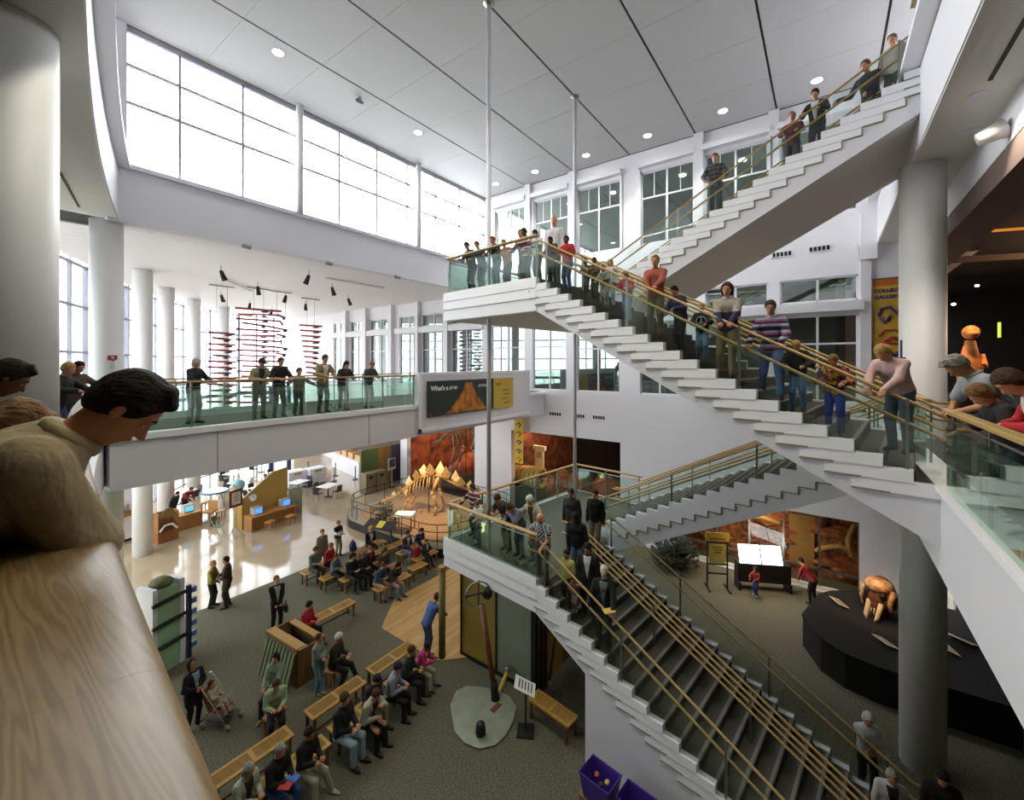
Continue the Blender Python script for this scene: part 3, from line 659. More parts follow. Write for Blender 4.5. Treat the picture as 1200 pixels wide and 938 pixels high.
# ---------------------------------------------------------------- skeletons
BONE = mat('tan_bone', 'c2985c', .6, noise=.25, scale=8); BONP = mat('pale_bone_plate', 'd2b98a', .7, noise=.2, scale=6); BOND = mat('grey_bone', '7d7460', .6, noise=.3, scale=8)
def catmull(P, n):
    out = []; P = [Vector(p) for p in P]
    for i in range(len(P) - 1):
        p0, p1, p2, p3 = P[max(i - 1, 0)], P[i], P[i + 1], P[min(i + 2, len(P) - 1)]
        for k in range(n):
            t = k / n; out.append(.5 * ((2 * p1) + (p2 - p0) * t + (2 * p0 - 5 * p1 + 4 * p2 - p3) * t * t + (3 * p1 - p0 - 3 * p2 + p3) * t ** 3))
    return out + [P[-1]]
def skeleton(name, loc, rz, label, spine, m, ribs, ribdepth, legs, head, plates=None, spikes=False, tailn=0, vr=.055):
    """spine: control points in the body's XZ plane (x towards the head)"""
    e = empty(name, loc, rz, label=label, cat='skeleton')
    pts = catmull([(x, 0, z) for x, z in spine], 9); sm = MB()
    for i, p in enumerate(pts):
        t = i / len(pts); r = vr * (1 - .6 * abs(2 * t - 1))
        d = (pts[min(i + 1, len(pts) - 1)] - pts[max(i - 1, 0)]).normalized()
        sm.tube([p - d * .05, p + d * .05], [r, r], 7); up = Vector((0, 0, 1)); sm.bar(p, p + up * (r + .10), .03, .03)
        if 2 < i < len(pts) - 3: sm.bar(p + Vector((0, -r * 1.8, 0)), p + Vector((0, r * 1.8, 0)), .025, .03)
    sm.build('vertebrae', m, e, smooth=False)
    x0, x1, n = ribs
    for k in range(n):
        x = x0 + (x1 - x0) * k / (n - 1); p = min(pts, key=lambda q: abs(q.x - x)); dd = ribdepth * math.sin(PI * (.25 + .6 * k / (n - 1)))
        for s in (-1, 1):
            MB().tube([(p.x, 0, p.z), (p.x - .02, s * dd * .42, p.z - dd * .25), (p.x, s * dd * .5, p.z - dd * .6), (p.x + .1, s * dd * .28, p.z - dd)], [.028, .026, .022, .012], 5).build('rib', m, e, smooth=True)
    for (hx, hz, kx, kz, ax, az, fx, w, r) in legs:
        for s in (-1, 1):
            of = .12 * s
            mb = MB().tube([(hx, s * w * .5, hz), (hx + .02, s * w, hz - .05), (kx + of, s * w * 1.15, kz)], [r * 1.1, r * 1.5, r * .9], 7).ell((kx + of, s * w * 1.15, kz), (r * 1.5, r * 1.5, r * 1.5), 8, 6)
            mb.tube([(kx + of, s * w * 1.1, kz), (ax + of, s * w * 1.1, az)], [r * 1.0, r * .7], 6).tube([(kx + of - .05, s * w * 1.2, kz), (ax + of - .03, s * w * 1.2, az)], [r * .6, r * .5], 6)
            mb.tube([(ax + of, s * w * 1.1, az), (fx + of, s * w * 1.1, .05)], [r * .9, r * .7], 6)
            for j in (-1, 0, 1): mb.tube([(fx + of, s * w * 1.1, .06), (fx + of + .16, s * w * 1.1 + j * .07, .03)], [r * .6, r * .3], 5)
            mb.build('leg', m, e, smooth=True)
    hx, hz, L = head
    hd = MB().lathe(0, 0, [(.02, 0), (.07, .05), (.085, L * .35), (.06, L * .7), (.04, L), (.015, L + .02)], 10)
    me = hd.mesh('skull', m, True); ho = link('skull', me, e, loc=(hx, 0, hz)); ho.rotation_euler = (0, R(115), 0)
    jw = link('jaw', MB().tube([(0, -.05, 0), (0, -.02, L * .9), (0, .02, L * .9), (0, .05, 0)], .018, 5).mesh('jaw', m, True), e, loc=(hx, 0, hz - .09)); jw.rotation_euler = (0, R(125), 0)
    MB().tube([(pts[len(pts) // 2].x, -.12, 0), (pts[len(pts) // 2].x, -.12, pts[len(pts) // 2].z)], .025, 6).build('support_rod', DKMET, e)
    if plates:
        xa, xb, n, hs = plates
        for k in range(n):
            x = xa + (xb - xa) * k / (n - 1); p = min(pts, key=lambda q: abs(q.x - x)); s = (-1) ** k; h = hs * math.sin(PI * (.18 + .7 * k / (n - 1)))
            y0 = s * .06; y1 = s * .2
            jj = .08 * math.sin(k * 5.1); poly = [(-h * .22, .08), (-h * .46, h * (.42 + jj)), (-h * .30, h * .62), (-h * .02, h * (1.12 + jj)), (h * .22, h * .72), (h * .40, h * (.5 - jj)), (h * .18, .08)]
            P = [(p.x + a, y0 + (y1 - y0) * b / h - .03, p.z + b) for a, b in poly] + [(p.x + a, y0 + (y1 - y0) * b / h + .03, p.z + b) for a, b in poly]
            q = MB(); q.v = P; nn = len(poly); q.f = [tuple(range(nn)), tuple(reversed(range(nn, 2 * nn)))] + [(i, (i + 1) % nn, nn + (i + 1) % nn, nn + i) for i in range(nn)]; q.m = [0] * len(q.f)
            q.build('back_plate', BONP if k % 2 else BONE, e)
    return e
# platform with sand and railing
e = empty('platform', label='low rounded platform with sand under the plated skeleton', cat='platform', kind='structure')
PP = []
cx0, cx1, cy0, cy1, rr = 12.75, 18.9, 12.9, 21.3, 1.7
for cx, cy, a0 in ((cx0 + rr, cy1 - rr, 90), (cx0 + rr, cy0 + rr, 180), (cx1 - rr, cy0 + rr, 270), (cx1 - rr, cy1 - rr, 0)):
    for k in range(9): a = R(a0 + k * 11.25); PP.append((cx + rr * math.cos(a), cy + rr * math.sin(a)))
def inset(P, d):
    cx = sum(p[0] for p in P) / len(P); cy = sum(p[1] for p in P) / len(P)
    return [(p[0] + (cx - p[0]) * d, p[1] + (cy - p[1]) * d) for p in P]
MB().prism(PP, 0, .38).build('platform_skirt', BLACK, e)
MB().prism(inset(PP, .01), .38, .44).build('platform_edge', mat('stone_edge', '8c8470', .7, noise=.1), e)
MB().prism(inset(PP, .16), .44, .52).build('sand_bed', SAND, e)
rl = inset(PP, .05)
for h in (.95, .62): MB().tube([(x, y, .44 + h) for x, y in rl + rl[:1]], .02, 6, cap=False).build('railing', DKMET, e)
for k in range(0, len(rl)):
    a, b = rl[k], rl[(k + 1) % len(rl)]; L = math.hypot(b[0] - a[0], b[1] - a[1]); m_ = max(1, round(L / 1.3)) if L > .6 else (1 if k % 3 == 0 else 0)
    for j in range(m_): MB().cyl(a[0] + (b[0] - a[0]) * j / m_, a[1] + (b[1] - a[1]) * j / m_, .42, 1.4, .018, 6).build('railing_post', DKMET, e)
dx, dy = -2.6, 3.6; rz = math.atan2(dy, dx)
skeleton('plated_skeleton', (15.75, 16.9, .5), rz, 'tan skeleton with tall back plates standing on the sandy platform', [(-3.0, 1.05), (-2.1, 1.25), (-1.1, 1.65), (-.3, 2.05), (.6, 1.95), (1.3, 1.45), (1.9, 1.0), (2.5, .75)], BONE, (-.1, 1.5, 10), .95,
         [(-.35, 1.95, -.2, 1.2, -.4, .5, -.3, .3, .075), (1.35, 1.3, 1.1, .85, 1.35, .4, 1.4, .28, .06)], (2.45, .75, .5), plates=(-2.4, 2.1, 12, .66), vr=.075)
skeleton('standing_skeleton', (21.9, 19.6, .55), R(105), 'dark grey standing skeleton before the red canyon backdrop', [(-3.2, 3.4), (-2.0, 3.6), (-.8, 3.75), (.5, 3.7), (1.4, 3.3), (2.0, 2.9), (2.4, 2.7)], BOND, (-.4, 1.3, 9), 1.2,
         [(-.7, 3.5, -.4, 2.3, -.9, 1.1, -.7, .35, .11), (1.2, 3.0, 1.0, 2.1, 1.3, 1.0, 1.3, .32, .09)], (2.4, 2.6, .75), vr=.12)
sk2 = [o for o in COL.objects if o.name.startswith('standing_skeleton')][0]; mo_ = rock('mound', (0, 0, -.3), (2.6, 1.5, .6), mat('dark_mound', '3c2a20', .9), 31, None, parent=sk2, amp=.1)
light('exhibit_lamp', 'SPOT', (14.6, 16.0, 5.6), 500, (1, .75, .45), .15, rot=(R(12), 0, R(-50)), spot=75)
def leafy(name, loc, r, h, n, m, label, pot=None, seed=1, ls=.2):
    e = empty(name, loc, label=label, cat='plant'); rnd = random.Random(seed); mb = MB()
    for k in range(n):
        a = rnd.uniform(0, 2 * PI); t = rnd.random() ** .6; rad = r * t; z = h * (.15 + .85 * rnd.random() * math.sqrt(max(0, 1 - t * t * .8)))
        c = Vector((rad * math.cos(a), rad * math.sin(a), z)); d = Vector((math.cos(a) + rnd.uniform(-.5, .5), math.sin(a) + rnd.uniform(-.5, .5), rnd.uniform(-.4, .7))).normalized(); sd = d.cross(Vector((0, 0, 1))).normalized() * ls * .28
        o = len(mb.v); mid = c + d * ls * .5 + Vector((0, 0, .02)); mb.v += [tuple(c), tuple(mid - sd), tuple(c + d * ls), tuple(mid + sd)]; mb.f.append((o, o + 1, o + 2, o + 3)); mb.m.append(0)
    lo_ = mb.build('leaves', m, e); lo_['kind'] = 'stuff'
    st = MB()
    for k in range(9):
        a = k * .7; st.tube([(0, 0, .1), (r * .45 * math.cos(a), r * .45 * math.sin(a), h * .75)], [.02, .008], 5)
    st.build('stem', mat('stem_green', '4a5230', .7), e)
    if pot: MB().lathe(0, 0, [(.01, 0), (pot * .75, 0), (pot, pot * 1.1), (pot * .92, pot * 1.1), (pot * .9, pot)], 16).build('pot', mat('brown_pot', '5a3f30', .6), e, smooth=True)
    return e
LEAF = mat('dark_leaf', '37452a', .6, noise=.3, scale=6); LEAFD = mat('deep_leaf', '2a3424', .6, noise=.35, scale=5)
leafy('potted_plant', (13.15, 17.5, .44), .5, 1.35, 260, LEAF, 'bushy green plant beside the table on the platform edge', .16, 2, .22)
leafy('shrub', (18.45, 5.1, 0), .85, 1.35, 900, LEAFD, 'wide dark shrub growing under the rising white stair', .5, 4, .2)
e = empty('fossil_table', (13.5, 16.4, .44), R(-60), label='white topped case on the platform before the plated skeleton', cat='case')
MB().box(-.45, .45, -.3, .3, .75, .85).build('case_top', BOARD, e)
for sx in (-.4, .4):
    for sy in (-.25, .25): MB().box(sx - .02, sx + .02, sy - .02, sy + .02, 0, .75).build('leg', DKMET, e)
e = empty('reading_rail', (12.35, 16.75, 0), R(-75), label='sloping dark reading panel with yellow card outside the platform', cat='panel')
bp = MB().quadbox([(-.8, -.25, .85), (.8, -.25, .85), (.8, .25, 1.1), (-.8, .25, 1.1), (-.8, -.25, .89), (.8, -.25, .89), (.8, .25, 1.14), (-.8, .25, 1.14)]).build('panel_board', DKMET, e)
MB().quadbox([(-.15, -.18, .925), (.2, -.18, .925), (.2, .18, 1.105), (-.15, .18, 1.105), (-.15, -.18, .93), (.2, -.18, .93), (.2, .18, 1.11), (-.15, .18, 1.11)]).build('yellow_card', mat('yellow_card', 'c9b53c', .6), e)
for sx in (-.6, .6): MB().bar((sx, -.3, 0), (sx, .1, .9), .04).build('leg', DKMET, e); MB().bar((sx, .3, 0), (sx, -.1, .9), .04).build('leg', DKMET, e)

# ---------------------------------------------------------------- coloured partition, bins, cafe
pc = [('green', '5c6c3c', 16.85, 18.2), ('ochre', '9a7434', 18.2, 19.3), ('plum', '5a4460', 19.3, 20.9), ('blue', '34406e', 20.9, 21.3)]
e = empty('partition', (0, 25.0, 0), label='partition wall of green, ochre, plum and blue panels before the servery', cat='partition')
for nme, cc, a, b in pc: MB().box(a + .01, b - .01, -.06, .06, .03, 2.7 if nme != 'blue' else 3.6).build('panel', mat('partition_' + nme, cc, .7), e, label=nme + ' panel')
structure('pillar', MB().box(21.1, 21.6, 24.5, 25.0, 0, 4.7), CREAM, 'beige square pillar beside the dinosaur gallery', 'pillar')
for i, (x, y) in enumerate(((17.0, 24.35), (17.85, 24.35))):
    e = empty('waste_bin', (x, y, 0), label=['brown cabinet bin at the free end of the green panel', 'brown cabinet bin second along from the green panel end'][i], cat='bin', group='cabinet bins')
    bevel(MB().box(-.38, .38, -.3, .3, .04, 1.25).build('bin_body', mat('bin_brown', '7a6c54', .6), e)); MB().box(-.4, .4, -.32, .32, 1.25, 1.3).build('bin_top', mat('bin_top', '8d8068', .5), e); MB().box(-.15, .15, -.31, -.3, .95, 1.1).build('flap', BLACK, e); MB().box(-.38, .38, -.3, .3, 0, .04).build('base', BLACK, e)
e = empty('sign_stand', (18.7, 24.1, 0), R(10), label='small picture sign on a post before the ochre panel', cat='sign')
MB().cyl(0, 0, 0, 1.2, .03, 8).build('post', METAL, e); MB().box(-.35, .35, -.03, .02, 1.2, 2.0).build('sign_board', mat('sign_grey', 'b5b2a8', .5), e); MB().box(-.28, .28, -.04, -.03, 1.4, 1.92).build('sign_print', mat('sign_print_dark', '4a5058', .5, noise=.8, scale=5), e); MB().cyl(0, 0, 0, .03, .22, 14).build('base', DKMET, e)
for i, (x, y) in enumerate(((14.7, 29.5), (16.0, 29.2))):
    e = empty('cabinet', (x, y, 0), label=['white tray cabinet at the end nearer the cafe tables', 'white tray cabinet at the end nearer the rope posts'][i], cat='cabinet', group='tray cabinets')
    bevel(MB().box(-.6, .6, -.45, .45, .08, 1.15).build('body', FRAME, e)); MB().box(-.5, -.03, -.46, -.45, .12, .85).build('door', FRAME, e); MB().box(.03, .5, -.46, -.45, .12, .85).build('door', FRAME, e); MB().box(-.25, .25, -.47, -.45, .92, 1.07).build('notice', mat('olive_notice', 'a59c4c', .6), e); MB().box(-.55, .55, -.4, .4, 0, .08).build('base', BLACK, e)
for i, (x, y, h) in enumerate(((17.1, 28.6, 1), (18.0, 29.9, 1), (18.3, 27.8, 1), (17.0, 32.0, 1))):
    e = empty('rope_post', (x, y, 0), label='slim dark queue post ' + ['beside the white tray cabinets', 'farther along the servery queue', 'nearest the green partition panel', 'deepest toward the servery'][i], cat='post', group='queue posts'); MB().cyl(0, 0, .03, h, .035, 8).build('post', DKMET, e); MB().cyl(0, 0, 0, .03, .2, 14).build('base', DKMET, e)
for i, (x, y, w) in enumerate(((19.5, 30.2, 2.6), (21.5, 35.0, 3.4))):
    e = empty('serving_counter', (x, y, 0), R(80), label=['white serving counter with food cases nearer the partition', 'white serving counter deep in the servery'][i], cat='counter')
    bevel(MB().box(-w, w, -.5, .5, 0, 1.1).build('counter_body', FRAME, e)); MB().box(-w, w, -.55, .55, 1.1, 1.16).build('counter_top', BOARD, e)
    for k in range(4): MB().box(-w + .3 + k * w * .48, -w + .3 + k * w * .48 + .9, -.3, .3, 1.16, 1.6).build('food_case', mat('case_amber', 'b98f5a', .4, noise=.4), e)
for i, (x, y) in enumerate(((14.8, 33.2), (16.2, 33.4))): MB().box(x - .12, x + .12, y - .12, y + .12, 0, ZS - 6).build('post', mat('blue_post', '2c3a78', .5), label=['slim blue post nearer the window wall', 'slim blue post nearer the servery'][i], cat='post')

TTOP = mat('table_laminate', (.86, .87, .88), .3); CHR = mat('dark_chair_shell', '25262a', .5)
def cafe_chair():
    e = empty('cafe_chair', label='dark moulded chair at a white cafe table', cat='chair', group='cafe chairs')
    MB().box(-.2, .2, -.2, .2, .43, .46).build('seat', CHR, e); MB().quadbox([(-.2, .18, .46), (.2, .18, .46), (.2, .2, .46), (-.2, .2, .46), (-.19, .25, .85), (.19, .25, .85), (.19, .27, .85), (-.19, .27, .85)]).build('backrest', CHR, e)
    for sx in (-.17, .17):
        for sy in (-.17, .17): MB().bar((sx, sy, .44), (sx * 1.15, sy * 1.15, 0), .02).build('leg', METAL, e)
    return e
def cafe_table():
    e = empty('cafe_table', label='white square cafe table in the bright dining hall', cat='table', group='cafe tables')
    bevel(MB().box(-.55, .55, -.45, .45, .71, .75).build('table_top', TTOP, e)); MB().cyl(0, 0, .03, .71, .04, 8).build('pedestal', DKMET, e); MB().box(-.3, .3, -.04, .04, 0, .03).box(-.04, .04, -.3, .3, 0, .03).build('base', DKMET, e)
    return e
T0 = cafe_table(); CH0 = cafe_chair(); first = [True, True]
TPOS = [(9.0, 31.6, 'behind the round blue rimmed table'), (12.6, 33.9, 'farthest along the window wall'), (11.9, 31.2, 'second beyond the globe'), (14.7, 31.7, 'nearest the slim blue posts'), (14.2, 28.0, 'before the white tray cabinets'), (12.2, 26.2, 'just behind the ochre kiosk'), (15.2, 35.6, 'deepest in the dining hall'), (12.2, 28.7, 'just behind the plywood box'), (14.9, 25.6, 'between kiosk and coloured partition')]
rnd = random.Random(5); taken = [(9.9, 29.3, 1.0), (11.2, 27.1, .6), (10.0, 33.2, .6), (12.7, 36, .6), (14.7, 29.5, .8), (16, 29.2, .8), (14.8, 33.2, .3), (16.2, 33.4, .3)]
for i, (x, y, ph) in enumerate(TPOS):
    t = T0 if first[0] else copy_tree(T0); first[0] = False; a = R(20 + rnd.uniform(-8, 8)); t.location = (x, y, 0); t.rotation_euler = (0, 0, a); t['label'] = 'white square cafe table ' + ph
    for k in range(4):
        b = a + k * PI / 2; dist = .72 if k % 2 == 0 else .82; px_, py_ = x - math.sin(b) * -dist, y + math.cos(b) * dist
        if any(math.hypot(px_ - q[0], py_ - q[1]) < q[2] + .3 for q in taken): continue
        c = CH0 if first[1] else copy_tree(CH0); first[1] = False; c.location = (x - math.sin(b) * dist, y + math.cos(b) * dist, 0); c.rotation_euler = (0, 0, b + rnd.uniform(-.12, .12)); taken.append((x - math.sin(b) * dist, y + math.cos(b) * dist, .25))
        c['label'] = 'dark chair on the %s side of the table %s' % (['far', 'window', 'near', 'servery'][k], ph)
WD = mat('orange_plywood', 'b07e40', .5, noise=.12, scale=4, stretch=(1, 1, 8)); WDB = mat('brown_plywood', '9a6c3c', .5, noise=.12, scale=4)
# information kiosk with tall ochre panel and clock
e = empty('activity_kiosk', (10.55, 24.1, 0), R(6), label='ochre kiosk with sloping panel, clock and two screens', cat='kiosk')
q = MB(); P = [(-1.25, 0), (1.15, 0), (1.15, 2.75), (.3, 2.65), (-.2, 2.3), (-1.25, 1.6)]; q.v = [(x, .0, z) for x, z in P] + [(x, .1, z) for x, z in P]; n_ = len(P)
q.f = [tuple(range(n_)), tuple(reversed(range(n_, 2 * n_)))] + [(i, (i + 1) % n_, n_ + (i + 1) % n_, n_ + i) for i in range(n_)]; q.m = [0] * len(q.f); q.build('kiosk_panel', mat('kiosk_ochre', 'a88643', .6), e)
q2 = MB(); P = [(0, 0), (.9, 0), (.9, 2.2), (.0, 1.6)]; q2.v = [(-1.25, y, z) for y, z in P] + [(-1.17, y, z) for y, z in P]; q2.f = [(0, 1, 2, 3), (7, 6, 5, 4)] + [(i, (i + 1) % 4, 4 + (i + 1) % 4, 4 + i) for i in range(4)]; q2.m = [0] * 6; q2.build('side_panel', MATS['kiosk_ochre'], e)
ck = MB(); ck.tube([(-.75, -.05, 1.55), (-.75, 0, 1.55)], [.2, .22], 20); ck.build('clock_case', METAL, e); MB().tube([(-.75, -.06, 1.55), (-.75, -.05, 1.55)], [.17, .17], 20).build('clock_face', BOARD, e); MB().bar((-.75, -.065, 1.55), (-.75, -.065, 1.68), .015).bar((-.75, -.065, 1.55), (-.67, -.065, 1.55), .015).build('clock_hand', BLACK, e)
MB().box(-1.2, 1.2, -.75, -.0, .68, .76).build('desk_top', WD, e); MB().box(-1.2, -1.14, -.75, 0, 0, .68).box(-1.2, 1.2, -.5, -.44, 0, .68).box(1.14, 1.2, -.75, 0, 0, .68).build('desk_front', WDB, e)
SCR = mat('blue_screen', '3a6ad0', .3, emit=1.2); MONB = mat('monitor_beige', 'a39f92', .6)
for mx_, nm in ((-.75, 'a'), (.75, 'b')):
    mo = MB().box(mx_ - .22, mx_ + .22, -.55, -.15, .78, 1.14).build('monitor', MONB, e); MB().box(mx_ - .18, mx_ + .18, -.565, -.55, .83, 1.1).build('screen', SCR, mo)
def stool(x, y, lab, g='wooden stools'):
    s = empty('stool', (x, y, 0), R(20), label=lab, cat='stool', group=g); MB().box(-.22, .22, -.16, .16, .4, .45).build('seat', WD, s)
    for a in (-.17, .17):
        for b in (-.11, .11): MB().box(a - .02, a + .02, b - .02, b + .02, 0, .4).build('leg', WDB, s)
stool(10.2, 22.95, 'small wooden stool before the kiosk desk, nearer the easel'); stool(11.2, 22.95, 'small wooden stool before the kiosk desk, nearer the tables')
MB().box(11.75, 12.5, 24.2, 24.3, 0, 1.5).build('divider', mat('divider_grey', '8b8f7c', .6), label='low grey divider panel beside the kiosk', cat='divider')
# puppet theatre kiosk
e = empty('puppet_theatre', (6.6, 25.6, 0), R(8), label='small wooden puppet theatre box with peaked curtains', cat='kiosk')
MB().box(-.42, .42, -.25, .25, 0, .5).build('base', mat('terracotta_wood', '9a5c38', .6), e); MB().box(-.42, -.36, -.25, .25, .5, 1.4).box(.36, .42, -.25, .25, .5, 1.4).box(-.42, .42, .2, .25, .5, 1.4).build('frame', WDB, e)
MB().quadbox([(-.4, -.26, 1.15), (.4, -.26, 1.15), (.4, -.22, 1.15), (-.4, -.22, 1.15), (-.12, -.26, 1.6), (.12, -.26, 1.6), (.12, -.22, 1.6), (-.12, -.22, 1.6)]).build('gable', mat('gable_tan', '8b6d4a', .6), e); MB().tube([(-.36, -.24, .55), (-.15, -.24, .8), (.15, -.24, .8), (.36, -.24, .55)], .05, 8).build('curtain', BOARD, e)
# big white display panel, dark edged
e = empty('display_wall', (5.1, 27.0, 0), R(12), label='white exhibit wall with a small wooden shelf beside the window wall', cat='panel')
MB().box(-1.3, .95, -.1, .1, .12, 4.4).build('panel', BOARD, e); MB().box(-1.3, .97, -.12, .12, 0, .12).build('base', BLACK, e); MB().box(-.5, .4, -.35, -.1, 1.25, 1.5).build('shelf', WDB, e); MB().box(-1.1, -.8, -.16, -.1, 1.3, 2.3).build('side_box', WDB, e)
for k in range(5): MB().cyl(-.4 + k * .18, -.22, 1.5, 1.8, .04, 8).build('shelf_bottle', METAL, e)
# play desk, round table, globe, easel
e = empty('play_desk', (7.75, 26.9, 0), R(10), label='orange plywood play desk with a screen on it', cat='desk')
MB().box(-.75, .55, -.4, .4, .68, .74).build('desk_top', WD, e); MB().box(-.75, .55, -.4, -.34, 0, .68).box(-.75, -.69, -.4, .4, 0, .68).box(.49, .55, -.4, .4, 0, .68).build('desk_front', WDB, e); mo = MB().box(-.1, .35, -.1, .25, .74, 1.12).build('monitor', MONB, e); MB().box(-.06, .31, -.115, -.1, .8, 1.07).build('screen', mat('teal_screen', '4f9ab8', .3, emit=.8), mo)
e = empty('play_chair', (8.9, 27.2, 0), R(-60), label='orange plywood armchair beside the play desk', cat='chair'); MB().box(-.28, .28, -.28, .28, .4, .46).build('seat', WD, e); MB().box(-.28, .28, .24, .28, .4, .95).build('backrest', WD, e)
for sx in (-.25, .25):
    for sy in (-.25, .25): MB().box(sx - .025, sx + .025, sy - .025, sy + .025, 0, .42).build('leg', WD, e)
stool(9.3, 26.8, 'light wooden stool by the orange plywood armchair')
MB().box(8.75, 9.45, 27.95, 28.35, .68, .74).box(8.8, 8.86, 28, 28.3, 0, .68).box(9.34, 9.4, 28, 28.3, 0, .68).build('side_table', WD, label='low plywood table the maroon topped visitor bends over', cat='table')
e = empty('round_table', (9.9, 29.3, 0), label='round blue rimmed activity table on thin steel legs', cat='table'); MB().lathe(0, 0, [(.01, .88), (.72, .88), (.75, .92), (.7, .95), (.01, .93)], 24).build('table_top', mat('blue_rim', '49567e', .4), e, smooth=True); MB().cyl(0, 0, .95, .97, .62, 24).build('table_inlay', TTOP, e)
for k in range(6): MB().bar((.5 * math.cos(k), .5 * math.sin(k), .88), (.55 * math.cos(k + .3), .55 * math.sin(k + .3), 0), .03).build('leg', METAL, e)
e = empty('globe', (10.6, 27.9, 0), label='large pale blue globe on a low stand', cat='globe'); MB().ell((0, 0, 1.35), (.36, .36, .36), 20, 12).build('sphere', mat('globe_blue', '7fb0b4', .4, noise=.2, scale=3), e, smooth=True); MB().cyl(0, 0, 0, 1.0, .06, 10).cyl(0, 0, 0, .05, .3, 16).build('stand', METAL, e)
MB().box(10.9, 11.5, 26.9, 27.3, 0, 1.0).build('plywood_box', WD, label='plywood box standing between globe and round table', cat='box')
e = empty('easel', (8.75, 23.3, 0), R(15), label='dark red framed notice on a thin easel before the kiosk', cat='easel')
MB().box(-.33, .33, -.02, .02, 1.5, 2.35).build('frame', mat('notice_red', '6a2420', .5), e); MB().box(-.22, .22, -.03, -.02, 1.62, 2.22).build('notice', mat('notice_paper', 'c9c2b2', .6), e); MB().cyl(0, 0, 0, 1.5, .025, 8).build('post', METAL, e)
for k in range(3): MB().bar((0, 0, .5), (.35 * math.cos(k * 2.1), .35 * math.sin(k * 2.1), .02), .025).build('leg', METAL, e)
for k in range(4): MB().box(-.12, .12, -.034, -.03, 2.1 - k * .1, 2.13 - k * .1).build('print_line', DKMET, e)
e = empty('folding_chair', (8.3, 24.3, 0), R(40), label='grey folding chair leaning behind the easel', cat='chair'); MB().box(-.2, .2, -.2, .2, .44, .47).build('seat', mat('chair_grey', '6b7068', .6), e); MB().box(-.2, .2, .2, .23, .5, .95).build('backrest', MATS['chair_grey'], e)
for sx in (-.2, .2): MB().bar((sx, -.25, 0), (sx, .22, .9), .025).build('leg', METAL, e); MB().bar((sx, .3, 0), (sx, -.15, .46), .025).build('leg', METAL, e)
# ---------------------------------------------------------------- benches on the carpet
def bench(L=1.4, W=.42, H=.46, low=False):
    e = empty('bench')
    MB().box(0, L, 0, .07, H - .04, H).box(0, L, W - .07, W, H - .04, H).box(0, .07, .07, W - .07, H - .04, H).box(L - .07, L, .07, W - .07, H - .04, H).box(L / 2 - .04, L / 2 + .04, .07, W - .07, H - .04, H).build('seat_frame', BENCHW, e)
    n = 6; s = (W - .14) / n
    sl = MB().box(.07, L / 2 - .04, .012, s - .012, H - .035, H - .005).mesh('seat_slat', BENCHW); sl2 = MB().box(L / 2 + .04, L - .07, .012, s - .012, H - .035, H - .005).mesh('seat_slat', BENCHW)
    for k in range(n): link('seat_slat', sl, e, loc=(0, .07 + k * s, 0)); link('seat_slat', sl2, e, loc=(0, .07 + k * s, 0))
    lm = MB().box(-.03, .03, -.03, .03, 0, H - .04).mesh('leg', BENCHD)
    for x in (.08, L - .08):
        for y in (.05, W - .05): link('leg', lm, e, loc=(x, y, 0))
    MB().box(.08, L - .08, W / 2 - .02, W / 2 + .02, .14, .19).build('stretcher', BENCHD, e)
    return e
BN = {}
def put_bench(x, y, L, lab, rz=0, H=.46, g='slatted benches'):
    k = (L, H)
    if k not in BN: BN[k] = b = bench(L, H=H)
    else: b = copy_tree(BN[k])
    b.location = (x, y, 0); b.rotation_euler = (0, 0, R(rz)); tag(b, lab, 'bench', g)
put_bench(3.05, 9.12, 1.5, 'tall slatted bench behind the white shirted and dark jacketed pair', H=.62)
put_bench(4.97, 9.17, 1.4, 'tall slatted bench behind the man in black with pale jeans', H=.62)
put_bench(6.62, 9.2, 1.4, 'tall slatted bench beside the blurred blue figure', H=.62)
put_bench(3.6, 8.45, 1.4, 'low slatted bench under the person in white trousers')
put_bench(5.15, 8.5, 1.4, 'low slatted bench under the man in black with pale jeans')
put_bench(6.7, 8.6, 1.3, 'low slatted bench under the girl in pink')
put_bench(6.95, 12.78, 1.5, 'empty slatted bench alone on the carpet')
put_bench(8.35, 15.95, 1.4, 'slatted bench under the sage green and red sweaters')
put_bench(8.55, 14.97, 1.4, 'slatted bench under the child in grey and black')
put_bench(8.95, 14.28, 1.5, 'slatted bench under the yellow scarf and crimson sweater')
put_bench(9.95, 13.66, 1.2, 'slatted bench under the visitor with bushy brown hair')
put_bench(9.3, 12.72, 1.5, 'slatted bench under the blue jacket, beside the stage corner')
put_bench(10.7, 16.02, 1.5, 'slatted bench under the blond visitor in black jacket, by the backpack')
put_bench(11.0, 15.25, 2.0, 'long empty slatted bench between seated group and platform')
put_bench(11.65, 14.36, 1.5, 'slatted bench under the violet blue shirt')
put_bench(11.65, 13.4, 1.2, 'short slatted bench under the child in black and white top')
put_bench(11.05, 12.9, 0.75, 'small empty slatted bench by the red tracksuit child')
put_bench(8.75, 4.55, 1.2, 'slatted bench standing against the white stair wall', rz=83)
for x_, y_, l_ in ((6.62, 12.62, 'wooden stool under the person in bright red sweater'), (6.30, 10.55, 'wooden stool under the white haired man by the crate'), (5.0, 10.95, 'wooden stool under the dark haired woman in sage green'), (4.67, 10.27, 'low stool under the person in pale green shirt')): stool(x_, y_, l_)
